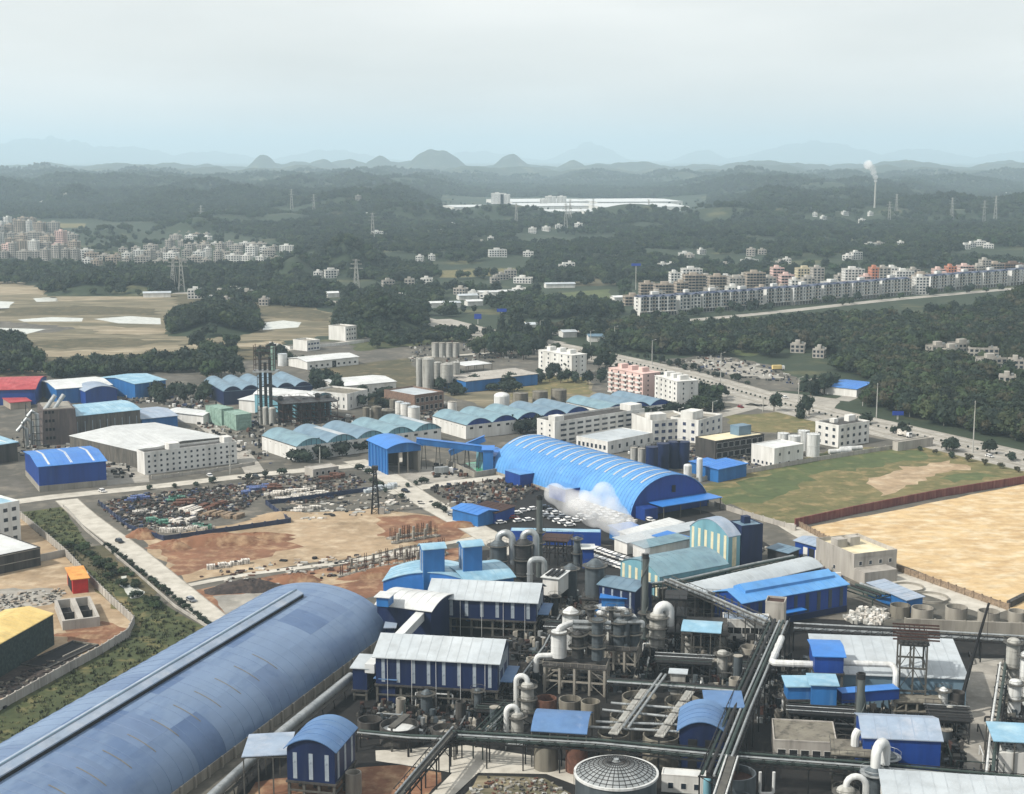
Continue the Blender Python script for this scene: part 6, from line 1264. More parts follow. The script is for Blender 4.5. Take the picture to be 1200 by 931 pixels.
def clutter(name, label, poly, n, mats, smin, smax, hmax, cat='debris', flat=False, ang=-.16):
    """uncountable small equipment or scrap, one object"""
    P = scatter(poly, n); mb = MB()
    for x, y, _ in P:
        s, q, h = random.uniform(smin, smax), random.uniform(smin, smax)*.6, random.uniform(.3, hmax); a = ang+random.gauss(0, .12)+(1.57 if random.random() < .4 else 0)
        if flat: a = random.uniform(0, 6)
        c, s_ = math.cos(a), math.sin(a); m = random.choice(mats)
        if random.random() < .25 and not flat: mb.cyl(x, y, 0, h, q*.7, m, 8)
        else:
            pt = [(x+c*i*s-s_*j*q, y+s_*i*s+c*j*q) for i, j in ((-.5, -.5), (.5, -.5), (.5, .5), (-.5, .5))]
            mb.hexa([(u, v, 0) for u, v in pt]+[(u, v, h*random.uniform(.6, 1)) for u, v in pt], m)
    o = mb.build(name, smooth=False); tag(o, label, cat); o['kind'] = 'stuff'
EQ = ['dark_steel', 'dark', 'steel', 'dark_steel', 'dark_concrete', 'frame_steel', 'vessel_grey', 'concrete', 'rust', 'silver', 'dark']
clutter('yard_equipment', 'dense small machinery and plinths covering the dark process yard', [(560, 715), (720, 690), (760, 740), (900, 755), (880, 815), (700, 812), (620, 800)], 1500, EQ, .4, 2.4, 3.2, 'machinery')
clutter('yard_equipment', 'small machinery around the tanks at the lower left of the plant', [(420, 830), (600, 800), (610, 872), (540, 868), (420, 868)], 600, EQ, .4, 2, 2.2, 'machinery')
clutter('yard_equipment', 'small machinery below the blue boiler houses at lower right', [(915, 770), (1130, 800), (1130, 905), (1000, 850), (880, 850)], 1100, EQ, .4, 2, 2.8, 'machinery')
clutter('yard_equipment', 'small machinery at the bottom right edge', [(880, 890), (980, 905), (1200, 915), (1200, 770), (1178, 775), (1165, 905)], 380, EQ, .4, 2, 2.6, 'machinery')
YD = ['dark', 'dark_steel', 'silo_grey', 'steel', 'dark_concrete', 'concrete', 'panel_blue', 'white_wall', 'rust_red', 'dark']
for q, n_, lb in (([(205, 478), (250, 470), (310, 500), (320, 545), (240, 520)], 260, 'pallets and parts on the yard right of the long white office'), ([(300, 475), (420, 490), (420, 505), (330, 515), (290, 505)], 260, 'pipes and parts round the rusty pipe frames'), ([(0, 520), (50, 550), (100, 565), (160, 560), (130, 520), (60, 500)], 320, 'parts and pallets round the blue warehouse and brick tower'), ([(430, 480), (520, 470), (540, 490), (440, 500)], 200, 'crates and parts round the tank cluster'), ([(690, 525), (830, 545), (900, 552), (880, 530), (760, 515)], 260, 'small plant gear round the dark blue silos'), ([(130, 455), (240, 470), (230, 480), (130, 470)], 180, 'stacks and parts behind the pale blue hall'), ([(480, 400), (560, 402), (640, 415), (600, 425), (480, 425)], 200, 'small plant gear behind the silo cluster'), ([(880, 640), (960, 652), (1000, 690), (940, 668)], 120, 'gear behind the blue workshop'), ([(775, 426), (835, 416), (900, 430), (960, 454), (820, 438)], 220, 'gravel heaps and boards on the lot beyond the highway'), ([(510, 545), (540, 545), (550, 560), (500, 560)], 60, 'parts on the loading yard by the green pool')):
    clutter('yard_stock', lb, q, n_, YD, .5, 2.6, 1.8, 'stock')
clutter('stone_heap', 'heap of white rubble below the bright blue workshop', [(988, 724), (1010, 715), (1036, 716), (1042, 724), (1030, 733), (1000, 732)], 240, ['bale_white', 'silo_grey', 'white_wall'], .5, 1.8, 1.8, 'rubble', True)
clutter('stone_heap', 'pale rubble and parts piled along the arched hall wall', [(660, 582), (690, 586), (745, 612), (738, 622), (700, 610), (668, 596)], 240, ['silo_grey', 'bale_white', 'concrete', 'dark'], .5, 2.2, 1.8, 'rubble', True)
clutter('ground_rubble', 'scattered rubble beside the domed tank at the bottom edge', [(540, 935), (570, 912), (640, 914), (680, 940)], 200, ['dark_concrete', 'old_concrete', 'rust_red', 'concrete', 'silo_grey'], .3, 1.2, .7, 'rubble', True)
clutter('ground_rubble', 'scattered rubble on the left building plot', [(-10, 700), (60, 690), (80, 692), (70, 706), (0, 716)], 140, ['dark_concrete', 'old_concrete', 'silo_grey', 'tan_wall'], .4, 1.6, .7, 'rubble', True)
clutter('ground_rubble', 'dark rubble round the sunken pit', [(0, 800), (50, 776), (110, 772), (60, 795), (0, 835)], 140, ['dark', 'dark_concrete', 'old_concrete', 'coal'], .4, 1.6, .7, 'rubble', True)
# ------------------------------------------------------------ steam
def plume(name, label, blobs, dens, sc_=.2):
    m = bpy.data.materials.new(name); m.use_nodes = True; nt = m.node_tree; nt.nodes.clear(); N = nt.nodes.new; L = nt.links.new
    o_ = N('ShaderNodeOutputMaterial'); v = N('ShaderNodeVolumePrincipled'); tc = N('ShaderNodeTexCoord'); nz = N('ShaderNodeTexNoise'); mr = N('ShaderNodeMapRange')
    nz.inputs['Scale'].default_value = sc_; nz.inputs['Detail'].default_value = 6; mr.inputs[1].default_value = .30; mr.inputs[2].default_value = .70; mr.inputs[3].default_value = 0; mr.inputs[4].default_value = dens
    v.inputs['Color'].default_value = (.97, .97, .97, 1); L(tc.outputs['Object'], nz.inputs[0]); L(nz.outputs[0], mr.inputs[0]); L(mr.outputs[0], v.inputs['Density']); L(v.outputs[0], o_.inputs['Volume'])
    MATS[name] = m; bm = bmesh.new(); o = blobs[0][0]
    for c, r in blobs: bmesh.ops.create_icosphere(bm, subdivisions=2, radius=r, matrix=Matrix.Translation(c-o))
    me = bpy.data.meshes.new(name); bm.to_mesh(me); bm.free(); me.materials.append(m); ob = put(me, name, None, o); rm = ob.modifiers.new('remesh', 'REMESH'); rm.mode = 'VOXEL'; rm.voxel_size = .8
    tag(ob, label, 'steam'); ob['kind'] = 'stuff'
b = G(755, 756); hz_ = ztop(b, 649); c0 = Vector((b.x, b.y, hz_+1))
plume('steam_plume', 'white steam drifting up and left from the tall grey chimney', [(c0+Vector(v), r) for v, r in (((0, 0, 0), 1.6), ((-1.0, .3, 1.4), 2.1), ((-2.4, .7, 2.8), 2.8), ((-4.6, 1.4, 5), 3.5), ((-7, 2, 7), 4.3), ((-9.5, 3, 9), 5), ((-11.5, 3, 12.5), 4.6), ((-12, 3.5, 16), 3.6), ((-14.5, 4, 10.5), 5), ((-18, 5, 12), 4.8), ((-22, 6, 13), 4.2), ((-26, 7, 15), 3.4))], .3)
# ------------------------------------------------------------ cars
def make_car(col, lab):
    t = T('parked_car', lab, 'car'); L, Wd = 4.4, 1.75
    b = MB(); b.hexa([(-L/2, -Wd/2, .3), (L/2, -Wd/2, .3), (L/2, Wd/2, .3), (-L/2, Wd/2, .3), (-L/2+.05, -Wd/2+.05, .82), (L/2-.1, -Wd/2+.05, .74), (L/2-.1, Wd/2-.05, .74), (-L/2+.05, Wd/2-.05, .82)], col)
    b.hexa([(-1.55, -.78, 1.30), (.55, -.78, 1.30), (.55, .78, 1.30), (-1.55, .78, 1.30), (-1.4, -.66, 1.44), (.4, -.66, 1.44), (.4, .66, 1.44), (-1.4, .66, 1.44)], col); b.build('body', t)
    MB().hexa([(-2.0, -.82, .8), (1.15, -.82, .76), (1.15, .82, .76), (-2.0, .82, .8), (-1.5, -.74, 1.3), (.5, -.74, 1.3), (.5, .74, 1.3), (-1.5, .74, 1.3)], 'glass').build('window', t)
    w = MB().cyl(0, 0, -.11, .11, .32, 'tyre', 10, bot=True).mesh('wheel')
    for x in (-1.35, 1.35):
        for s in (-1, 1): q = put(w, 'wheel', t, (x, s*.8, .32)); q.rotation_euler = (math.pi/2, 0, 0)
    return t
CARS = {c: None for c in ('car_white', 'car_silver', 'car_black', 'car_red', 'car_blue')}; NC_ = {}
def car(px, py, rz, col, where):
    k = (col, where); i = NC_.get(k, 0); NC_[k] = i+1; lab = '%s %s car %s' % (ordn(i), col[4:], where) if 'left' in where else '%s car %s' % (col[4:], where); p = G(px, py, .04); p.z = .12
    if CARS[col] is None: CARS[col] = make_car(col, lab); bpy.context.view_layer.update(); KIDS.pop(CARS[col].name, None); CARS[col].location = p; CARS[col].rotation_euler = (0, 0, rz); CARS[col]['group'] = 'parked cars'; return
    dup(CARS[col], p, rz, lab, 'parked cars')
for cx, cy in sorted(((574, 608), (591, 603), (606, 603), (602, 608), (608, 612), (587, 614), (614, 600), (639, 596), (636, 603), (642, 606), (648, 609), (652, 603), (660, 607), (667, 610), (654, 612), (660, 614), (668, 617), (625, 598), (620, 611), (646, 600), (676, 612), (681, 606), (690, 609), (698, 607))):
    car(cx, cy, random.choice((.45, .45, .5))+random.gauss(0, .06), random.choice(['car_white', 'car_white', 'car_white', 'car_silver', 'car_black', 'car_red']), 'from the left in the main car park')
for k in sorted(range(30), key=lambda k: (k % 10)*7.2+(k//10)*3):
    car(668+(k % 10)*7.2+(k//10)*3, 586+(k % 10)*2.6+(k//10)*5.5-1, 1.9+random.gauss(0, .1), random.choice(['car_white', 'car_white', 'car_white', 'car_silver']), 'from the left in the packed rows beside the arched hall')
for k in sorted(range(26), key=lambda k: (k % 13)*4.6-(k//13)*4):
    car(699+(k % 13)*4.6+(k//13)*-4, 645+(k % 13)*1.6+(k//13)*9, 1.1+random.gauss(0, .1), random.choice(['car_white', 'car_white', 'car_silver', 'car_white']), 'from the left in the rows below the steam')
CSEEN = []
for cx, cy, c, w_ in sorted(((475, 577, 'car_black', 'on the road by the junction'), (224, 705, 'car_silver', 'on the left road near the barrel shed'), (246, 559, 'car_white', 'in front of the long white office'), (762, 611, 'car_white', 'under the arched hall awning'), (985, 532, 'car_white', 'beside the small office'), (920, 467, 'car_white', 'crossing the highway junction'), (700, 425, 'car_silver', 'on the highway'), (830, 461, 'car_black', 'on the highway'), (1010, 501, 'car_white', 'on the highway'), (1120, 523, 'car_blue', 'on the highway'), (595, 408, 'car_red', 'on the highway'), (655, 416, 'car_white', 'on the highway'), (905, 470, 'car_black', 'turning at the highway junction'), (940, 476, 'car_silver', 'waiting at the highway junction'), (1160, 536, 'car_white', 'on the highway'), (738, 428, 'car_black', 'on the highway'), (868, 478, 'car_red', 'on the side road'), (800, 496, 'car_white', 'on the side road'), (300, 560, 'car_black', 'on the inner road'), (120, 577, 'car_white', 'on the inner road'), (530, 605, 'car_silver', 'on the road right of the scrap yard'), (140, 636, 'car_black', 'at the top of the left road'))):
    car(cx, cy, -1.1 if cy < 560 else -.9, c, w_+(', %s along it from the left' % ordn(sum(1 for q in CSEEN if q == w_))) if w_ == 'on the highway' else w_); CSEEN.append(w_)
def truck(px, py, rz, label, box):
    t = T('box_truck', label, 'truck', G(px, py), rz, 'trucks'); MB().box(-4.2, -1.2, .9, 2, 1.2, 3.4, box).build('cargo_box', t); MB().box(2.2, -1.15, .6, 4.1, 1.15, 2.8, 'car_white').build('cab', t); MB().box(-4.2, -.5, .5, 4, .5, .89, 'dark_steel').build('chassis', t)
    MB().box(4.1, -1, 1.7, 4.14, 1, 2.6, 'glass').build('windscreen', t); w = MB().cyl(0, 0, -.15, .15, .5, 'tyre', 10, bot=True).mesh('wheel')
    for x in (-3.2, -2, 3.1):
        for s in (-1, 1): q = put(w, 'wheel', t, (x, s*1.0, .5)); q.rotation_euler = (math.pi/2, 0, 0)
def tanker(px, py, rz, label):
    t = T('tanker_trailer', label, 'tanker', G(px, py), rz, 'tanker trailers'); MB().tube([(-6, 0, 2.2), (-5.8, 0, 2.2), (5.8, 0, 2.2), (6, 0, 2.2)], [.7, 1.15, 1.15, .7], 'pipe_white', 12).build('tank', t); MB().box(-5, -.5, .6, 5, .5, 1.05, 'dark_steel').build('chassis', t); w = MB().cyl(0, 0, -.15, .15, .5, 'tyre', 10, bot=True).mesh('wheel')
    for x in (-4, -2.8, 3.6):
        for s in (-1, 1): q = put(w, 'wheel', t, (x, s, .5)); q.rotation_euler = (math.pi/2, 0, 0)
tanker(984, 534, .3, 'left of two white tanker trailers parked by the small office'); tanker(997, 531, .3, 'right of two white tanker trailers parked by the small office')
for a in ((602, 410, -1.0, 'white truck at the upper end of the highway', 'bale_white'), (520, 556, .3, 'grey truck in front of the loading shelter', 'silver'), (780, 444, -1.05, 'blue box truck on the highway behind the dormitories', 'tarp_blue'), (912, 434, .2, 'yellow truck on the dirt lot beyond the highway', 'yellow_roof'), (1060, 512, -1.05, 'white truck on the right highway', 'bale_white'), (232, 540, -1.0, 'dark truck in the yard left of the long white office', 'dark_steel')): truck(*a)
# ------------------------------------------------------------ scrap yard and earthworks
random.seed(33)
def slab_rows():
    BM = {}
    def bale(m, l, w, h):
        k = (m, round(l), round(w), round(h, 1))
        if k not in BM:
            b = MB().box(-l/2, -w/2, 0, l/2, w/2, h, m); e = 'dark_steel' if m != 'rust_red' else 'rust'
            for x in (-.3, .3): b.box(l*x-.06, -w/2-.03, 0, l*x+.06, w/2+.03, h+.03, e)
            BM[k] = b.mesh('stacked_bundle', False)
        return BM[k]
    rows = [((217, 597), (235, 603), 7, 'bale_white', 7, 1.6, 1.15, 'long white bundle', 'rear white row of the scrap yard'), ((234, 603), (282, 607), 12, 'crate_tan', 6, 1.6, 1.15, 'tan crate stack', 'tan row of the scrap yard'), ((199, 613), (226, 612), 7, 'bale_white', 4, 1.8, 1.15, 'white bundle', 'middle row of the scrap yard'),
            ((190, 624), (248, 620), 18, 'bale_white', 2.6, 2, 0, 'white sack pile', 'front row behind the blue yard fence'), ((158, 602), (180, 602), 9, 'bale_white', 2.6, 1.8, .3, 'white sack pile', 'left heap of the scrap yard'), ((314, 581), (366, 574), 15, 'bale_white', 4.2, 2.0, .1, 'white crate', 'far white row below the grey hut'),
            ((326, 587), (380, 579), 14, 'bale_white', 4.6, 2.0, .1, 'white crate', 'near white row below the grey hut'), ((176, 612), (196, 614), 6, 'tarp_green', 3.4, 2.6, .3, 'green covered pile', 'left green group of the scrap yard'), ((229, 621), (243, 619), 5, 'tarp_green', 3.4, 2.4, .2, 'green covered pile', 'front green group of the scrap yard'),
            ((198, 586), (214, 584), 6, 'tarp_green', 3.4, 2.6, .2, 'green covered pile', 'rear green group of the scrap yard'), ((150, 588), (170, 583), 6, 'tarp_blue', 3.6, 2.4, .3, 'blue covered pile', 'rear blue group of the scrap yard'), ((286, 577), (312, 570), 9, 'tarp_blue', 3.6, 2.6, .3, 'blue covered pile', 'right blue group of the scrap yard'),
            ((314, 573), (328, 570), 5, 'rust_red', 3.6, 2.4, .3, 'rusty orange pile', 'orange group by the grey hut'), ((378, 563), (400, 559), 6, 'rust_red', 3.6, 2.2, .2, 'rusty orange pile', 'orange group right of the grey hut'), ((205, 592), (222, 590), 6, 'rust_red', 5, 2.4, .2, 'rusty stack', 'rust row of the scrap yard'), ((238, 596), (262, 593), 8, 'rust_red', 5, 2, 1.1, 'rusty stack', 'rear rust row of the scrap yard'),
            ((345, 600), (372, 596), 6, 'bale_white', 5, 1.6, .1, 'pale plank stack', 'plank row left of the lattice mast'), ((245, 668), (290, 660), 10, 'bale_white', 3.2, 2.2, .3, 'white sheet pile', 'white heap in the earth pit'), ((430, 577), (462, 571), 8, 'pale_roof', 3.6, 2.8, .3, 'pale film bundle', 'pale heap right of the lattice mast')]
    for a, b, n, m, l, w, ang, what, where in rows:
        for i in range(n):
            f = (i+.5)/n; px, py = a[0]+(b[0]-a[0])*f, a[1]+(b[1]-a[1])*f+random.uniform(-.9, .9)
            if m == 'tarp_green' or m == 'tarp_blue' or m == 'rust_red': px += random.uniform(-2, 2); py += random.uniform(-2, 2)
            o = put(bale(m, l*random.uniform(.9, 1.1), w, random.choice((.8, 1.2, 1.6))), 'stacked_bundle', None, G(px, py)+Vector((0, 0, .06)), ang+random.gauss(0, .08))
            tag(o, '%s, %s from the left in the %s' % (what, ordn(i), where), 'bundle', 'scrap yard stacks')
slab_rows()
SCR = ['dark', 'dark_steel', 'steel', 'rust_red', 'silo_grey', 'dark', 'panel_blue', 'dark_concrete', 'rust', 'coal', 'dark_concrete', 'steel', 'tan_wall', 'coal']
clutter('scrap_pieces', 'sorted scrap metal lying in bands across the left half of the scrap yard', [(116, 592), (150, 582), (300, 566), (312, 574), (290, 596), (240, 612), (190, 622), (150, 622)], 1700, SCR, .4, 2.2, 1.1, 'scrap')
clutter('scrap_pieces', 'scrap lying between the white crate rows below the grey hut', [(280, 560), (410, 556), (430, 566), (380, 590), (316, 590)], 700, SCR, .4, 2, 1, 'scrap')
clutter('scrap_pieces', 'scattered boards and parts on the grey ground left of the lattice mast', [(320, 592), (440, 578), (540, 590), (440, 604), (330, 612)], 160, ['silo_grey', 'dark', 'tan_wall', 'bale_white', 'steel'], .5, 3.6, .6, 'scrap')
clutter('scrap_pieces', 'machine parts in the yard right of the junction', [(500, 572), (600, 560), (640, 570), (600, 592), (560, 606)], 520, SCR, .4, 2.2, 1.5, 'scrap')
clutter('site_debris', 'planks and steel lying in the red earth pit', [(225, 676), (330, 658), (470, 645), (490, 652), (400, 676), (300, 690)], 160, ['dark', 'rust', 'silo_grey', 'tan_wall', 'bale_white', 'rust_red'], .5, 2.6, .8, 'debris')
wallrun('yard_fence', 'low dark blue sheet fence round the scrap yard', [(116, 592), (150, 620), (192, 634), (250, 626), (340, 613), (312, 592), (370, 585), (440, 575)], 1.9, .12, 'panel_blue', 5)
block('grey_hut', 'small grey flat roofed hut by the road left of the junction', 'hut', (367, 560), (397, 556), (366, 555), 0, 'grey_wall', 'grey_wall', 1, 3.4, [('front', 4, 0, 1)], .3, glass='dark')
p = G(440, 602); h = ztop(p, 551); t = T('lattice_mast', 'dark lattice mast standing at the edge of the earth site', 'mast', p)
for z in range(9):
    a, b = 1.5-.12*z, 1.5-.12*(z+1); z0, z1 = h*z/9, h*(z+1)/9; m = MB()
    for i, (sx, sy) in enumerate(((-1, -1), (1, -1), (1, 1), (-1, 1))):
        nx, ny = ((1, -1), (1, 1), (-1, 1), (-1, -1))[i]; m.beam((a*sx, a*sy, z0), (b*sx, b*sy, z1), .35, 'dark_steel').beam((a*sx, a*sy, z0), (b*nx, b*ny, z1), .18, 'dark_steel').beam((b*sx, b*sy, z1), (b*nx, b*ny, z1), .18, 'dark_steel')
    m.build('mast_section', t)
MB().box(-1.2, -1.2, h, 1.2, 1.2, h+1.6, 'dark_steel').build('head_platform', t); MB().box(1.6, -1.6, 0, 3.6, 1.2, 2.6, 'grey_wall').build('equipment_box', t)
def mound(px, py, rx, ry, h, mat, rz=0, label=None):
    p = G(px, py); vs = []; fs = []; n = 22; R = 8
    for j in range(R+1):
        for i in range(n):
            a = 6.283*i/n; q = j/R; k = 1+.22*math.sin(3*a+px)+.1*math.sin(7*a+py)
            vs.append((rx*q*k*math.cos(a), ry*q*k*math.sin(a), h*(1-q*q)**1.3*(1+random.uniform(-.15, .15))-.03*(j == R)))
    for j in range(R):
        for i in range(n): fs.append((j*n+i, j*n+(i+1) % n, (j+1)*n+(i+1) % n, (j+1)*n+i))
    o = MB().add(vs, fs, mat).build('earth_mound', None, p+Vector((0, 0, .05)), rz); o['kind'] = 'structure'
for a in ((255, 636, 22, 8, 3.2, 'red_earth', .2), (300, 632, 16, 6, 2.4, 'red_earth', .15), (206, 640, 8, 7, 2.2, 'red_earth'), (168, 629, 6, 5, 3, 'red_earth'), (335, 606, 14, 5, 2, 'pale_earth', .1), (480, 624, 12, 5, 2, 'red_earth', .2), (350, 683, 9, 5, 3, 'red_earth'), (292, 690, 14, 7, 3, 'coal', .1), (470, 668, 14, 4, 1.8, 'red_earth', .25), (430, 676, 10, 4, 1.5, 'red_earth', .2), (540, 616, 8, 4, 1.6, 'red_earth'), (100, 745, 9, 3, .8, 'red_earth')): mound(*a)
fp = MB().box(-1.3, -1.3, 0, 1.3, 1.3, .5, 'concrete').mesh('footing', False); rb = MB()
for x, y in ((-.35, -.35), (.35, -.35), (.35, .35), (-.35, .35)): rb.beam((x, y, .5), (x, y, 4.2), .12, 'rust')
for z in (1.3, 2.2, 3.1): rb.beam((-.35, -.35, z), (.35, -.35, z), .08, 'rust').beam((-.35, .35, z), (.35, .35, z), .08, 'rust')
rb = rb.mesh('rebar_cage', False); cm = MB().box(-.4, -.4, .5, .4, .4, 3.4, 'concrete').mesh('stub_column', False)
for r, (x0, y0, x1, y1, n, where) in enumerate(((412, 666, 470, 653, 8, 'rear row of the foundation pit'), (400, 676, 465, 662, 8, 'second row of the foundation pit'), (470, 656, 520, 644, 10, 'right group of the foundation pit'), (474, 662, 522, 650, 10, 'right front group of the foundation pit'), (458, 632, 505, 624, 10, 'rear group in the red hollow'), (462, 637, 510, 629, 10, 'front group in the red hollow'))):
    for i in range(n):
        p = G(x0+(x1-x0)*i/(n-1)+random.uniform(-1, 1), y0+(y1-y0)*i/(n-1)); t = T('foundation_column', '%s footing, %s from the left in the %s' % ('rebar' if (i+r) % 3 else 'concrete', ordn(i), where), 'foundation', p+Vector((0, 0, .1)), random.uniform(0, 1), 'foundation columns')
        put(fp, 'footing', t); put(rb if (i+r) % 3 else cm, 'rebar_cage' if (i+r) % 3 else 'stub_column', t)
# ------------------------------------------------------------ poles, lamps, signs
def pole(px, pyb, pyt, label, name='utility_pole', cat='pole', arm=1, grp='roadside poles'):
    p = G(px, pyb); h = ztop(p, pyt); t = T(name, label, cat, p, .5, grp); MB().cyl(0, 0, 0, h, .32, 'silo_grey', 8, .2).build('shaft', t)
    for k in range(arm): MB().box(-1.8, -.1, h-1.2-k*2, 1.8, .1, h-.95-k*2, 'dark_steel').build('crossarm', t)
    if name == 'street_lamp': MB().beam((0, 0, h-.2), (2.6, 0, h+.3), .14, 'silo_grey').build('arm', t); MB().box(2.2, -.2, h+.2, 3.2, .2, h+.38, 'white_wall').build('lamp_head', t)
for a in ((1140, 531, 470, 'tall concrete pole right of the field corner, tallest of the roadside poles', 'utility_pole', 'pole', 2), (1027, 490, 449, 'concrete pole by the blue roofed roadside shop', 'utility_pole', 'pole', 1), (1011, 476, 457, 'short pole left of the blue roofed shop pole', 'utility_pole', 'pole', 1), (1066, 489, 467, 'pole with box behind the blue road sign', 'utility_pole', 'pole', 1), (1106, 499, 484, 'short pole on the wood edge', 'utility_pole', 'pole', 1), (1131, 502, 482, 'second short pole on the wood edge', 'utility_pole', 'pole', 1), (1190, 516, 500, 'short pole at the right picture edge', 'utility_pole', 'pole', 1),
          (764, 428, 399, 'tall lamp post behind the pink dormitory', 'street_lamp', 'street lamp', 0), (844, 463, 414, 'tall lamp post right of the white dormitory', 'street_lamp', 'street lamp', 0), (935, 488, 443, 'tall lamp post on the grass left of the junction', 'street_lamp', 'street lamp', 0), (894, 483, 466, 'short lamp post on the side road', 'street_lamp', 'street lamp', 0), (795, 505, 479, 'lamp post in front of the research block', 'street_lamp', 'street lamp', 0), (771, 498, 480, 'lamp post left of the research block', 'street_lamp', 'street lamp', 0), (835, 486, 471, 'lamp post behind the research wing', 'street_lamp', 'street lamp', 0), (692, 412, 388, 'lamp post at the upper highway', 'street_lamp', 'street lamp', 0), (633, 398, 376, 'lamp post beside the upper junction', 'street_lamp', 'street lamp', 0), (720, 408, 383, 'lamp post among trees of the upper highway', 'street_lamp', 'street lamp', 0), (375, 543, 524, 'pole in front of the nearer vaulted warehouses', 'utility_pole', 'pole', 1), (270, 556, 531, 'thin pole in front of the long white office', 'utility_pole', 'pole', 1)): pole(*a)
for px, pyb, pyt, w, label in ((1052, 492, 482, 6, 'blue road sign on posts at the wood edge'), (588, 383, 362, 8, 'tall billboard with thin blue board on one post left of the town road'), (745, 340, 309, 10, 'tall billboard with blue board in front of the right town'), (560, 380, 368, 6, 'small blue billboard beside the far road')):
    p = G(px, pyb); h = ztop(p, pyt); t = T('road_sign', label, 'sign', p, 0, 'blue signs'); MB().box(-w/2, -.15, h-(h*.5 if px == 1052 or px == 560 else 2.6), w/2, .15, h, 'sign_blue').build('board', t); MB().box(-.4, .2, 0, .4, .9, h-.3, 'silo_grey').build('post', t)
def pylon(px, pyb, h, label):
    p = GT(px, pyb); t = T('pylon', label, 'pylon', p, random.uniform(-.4, .4), 'far pylons'); m = MB()
    for sx in (-1, 1):
        for sy in (-1, 1): m.beam((3*sx, 3*sy, 0), (.6*sx, .6*sy, h), .5, 'silo_grey')
    for k in range(5):
        z = h*(.15+.14*k); q = 3-2.4*z/h; m.beam((-q, -q, z), (q, -q, z+h*.12), .3, 'silo_grey').beam((q, -q, z), (-q, -q, z+h*.12), .3, 'silo_grey')
    m.build('tower', t); a = MB()
    for z, w in ((h*.97, 4), (h*.86, 6), (h*.74, 7)): a.beam((-w, 0, z), (w, 0, z), .5, 'silo_grey')
    a.build('crossarm', t)
for k, (px, py, h) in enumerate(((204, 340, 34), (213, 342, 36), (236, 262, 45), (368, 250, 50), (418, 345, 36), (342, 248, 45), (437, 285, 42), (605, 268, 45), (663, 268, 45), (668, 262, 45), (695, 256, 45), (760, 258, 45), (1042, 258, 45), (1050, 256, 45), (1115, 262, 45), (1153, 258, 50), (1166, 262, 50))): pylon(px, py, h, ordn(k)+' pylon from the left group of the far pylon lines' if 0 else ['left of a pair near the left town edge', 'right of a pair near the left town edge', 'behind the far left town', 'on the hill behind the left town', 'above the dark round knoll', 'on the ridge left of the far road scar', 'on the plain left of the white factory', 'in front of the white factory, left', 'in front of the white factory, centre left', 'close behind the centre left factory pylon', 'in front of the white factory, centre', 'in front of the white factory, right', 'left of a pair below the smoking far chimney', 'right of a pair below the smoking far chimney', 'left of the far red earth site', 'in front of the far red earth site', 'at the right edge below the far red earth site'][k]+', thin lattice pylon')
# ------------------------------------------------------------ towns
TM = {}
def town_mesh(w, d, fl, wall, style):
    k = (w, d, fl, wall, style)
    if k in TM: return TM[k]
    fh = 2.9; h = fl*fh; a = MB().box(-w/2, -d/2, -2, w/2, d/2, h, wall); g = MB(); r = MB()
    nx, ny = max(3, int(w/3.2)), max(2, int(d/3.6))
    for f in range(fl):
        for i in range(nx):
            x = -w/2+w*(i+.5)/nx; ww = w/nx*(.3 if style != 'open' else .42)
            g.box(x-ww, -d/2-.08, f*fh+.8, x+ww, -d/2, f*fh+(2.5 if style != 'open' else 2.9), 'glass'); g.box(x-ww, d/2, f*fh+.8, x+ww, d/2+.08, f*fh+2.5, 'glass')
        for i in range(ny):
            y = -d/2+d*(i+.5)/ny
            for s in (-1, 1): g.box(s*w/2, y-.6, f*fh+.9, s*(w/2+.08), y+.6, f*fh+2.4, 'glass')
        a.box(-w/2-(.5 if style == 'open' else .12), -d/2-(.9 if style == 'open' else .12), f*fh+fh-.35, w/2+.12, d/2+.12, f*fh+fh-.1, wall)
    r.box(-w/2+.2, -d/2+.2, h+.01, w/2-.2, d/2-.2, h+.06, 'concrete'); r.box(-w/2, -d/2, h, w/2, -d/2+.25, h+1, wall).box(-w/2, d/2-.25, h, w/2, d/2, h+1, wall)
    r.box(-w*.2, -d*.1, h+.05, w*.12, d*.35, h+3, wall); r.cyl(w*.3, d*.2, h+.05, h+1.8, .9, 'silver', 8)
    TM[k] = (a.mesh('wall', False), g.mesh('window', False), r.mesh('roof', False)); return TM[k]
WALLN = {'white_wall': 'white', 'grey_wall': 'grey', 'tan_wall': 'tan', 'pink_wall': 'pink', 'yellow_wall': 'yellow', 'orange_wall': 'orange', 'brick_wall': 'brown', 'aqua_wall': 'pale blue'}
NUMW = {1: 'single', 2: 'two', 3: 'three', 4: 'four', 5: 'five', 6: 'six', 7: 'seven', 8: 'eight', 9: 'nine', 10: 'ten'}
def town(px, py, w, d, fl, wall, rz, label, group, name='apartment_building', cat='building', ground=True, style=''):
    p = G(px, py) if ground else GT(px, py); a, g, r = town_mesh(w, d, fl, wall, style); t = T(name, label, cat, p, rz, group)
    put(a, 'wall', t); put(g, 'window', t)['kind'] = 'stuff'; put(r, 'roof', t); return t
random.seed(5)
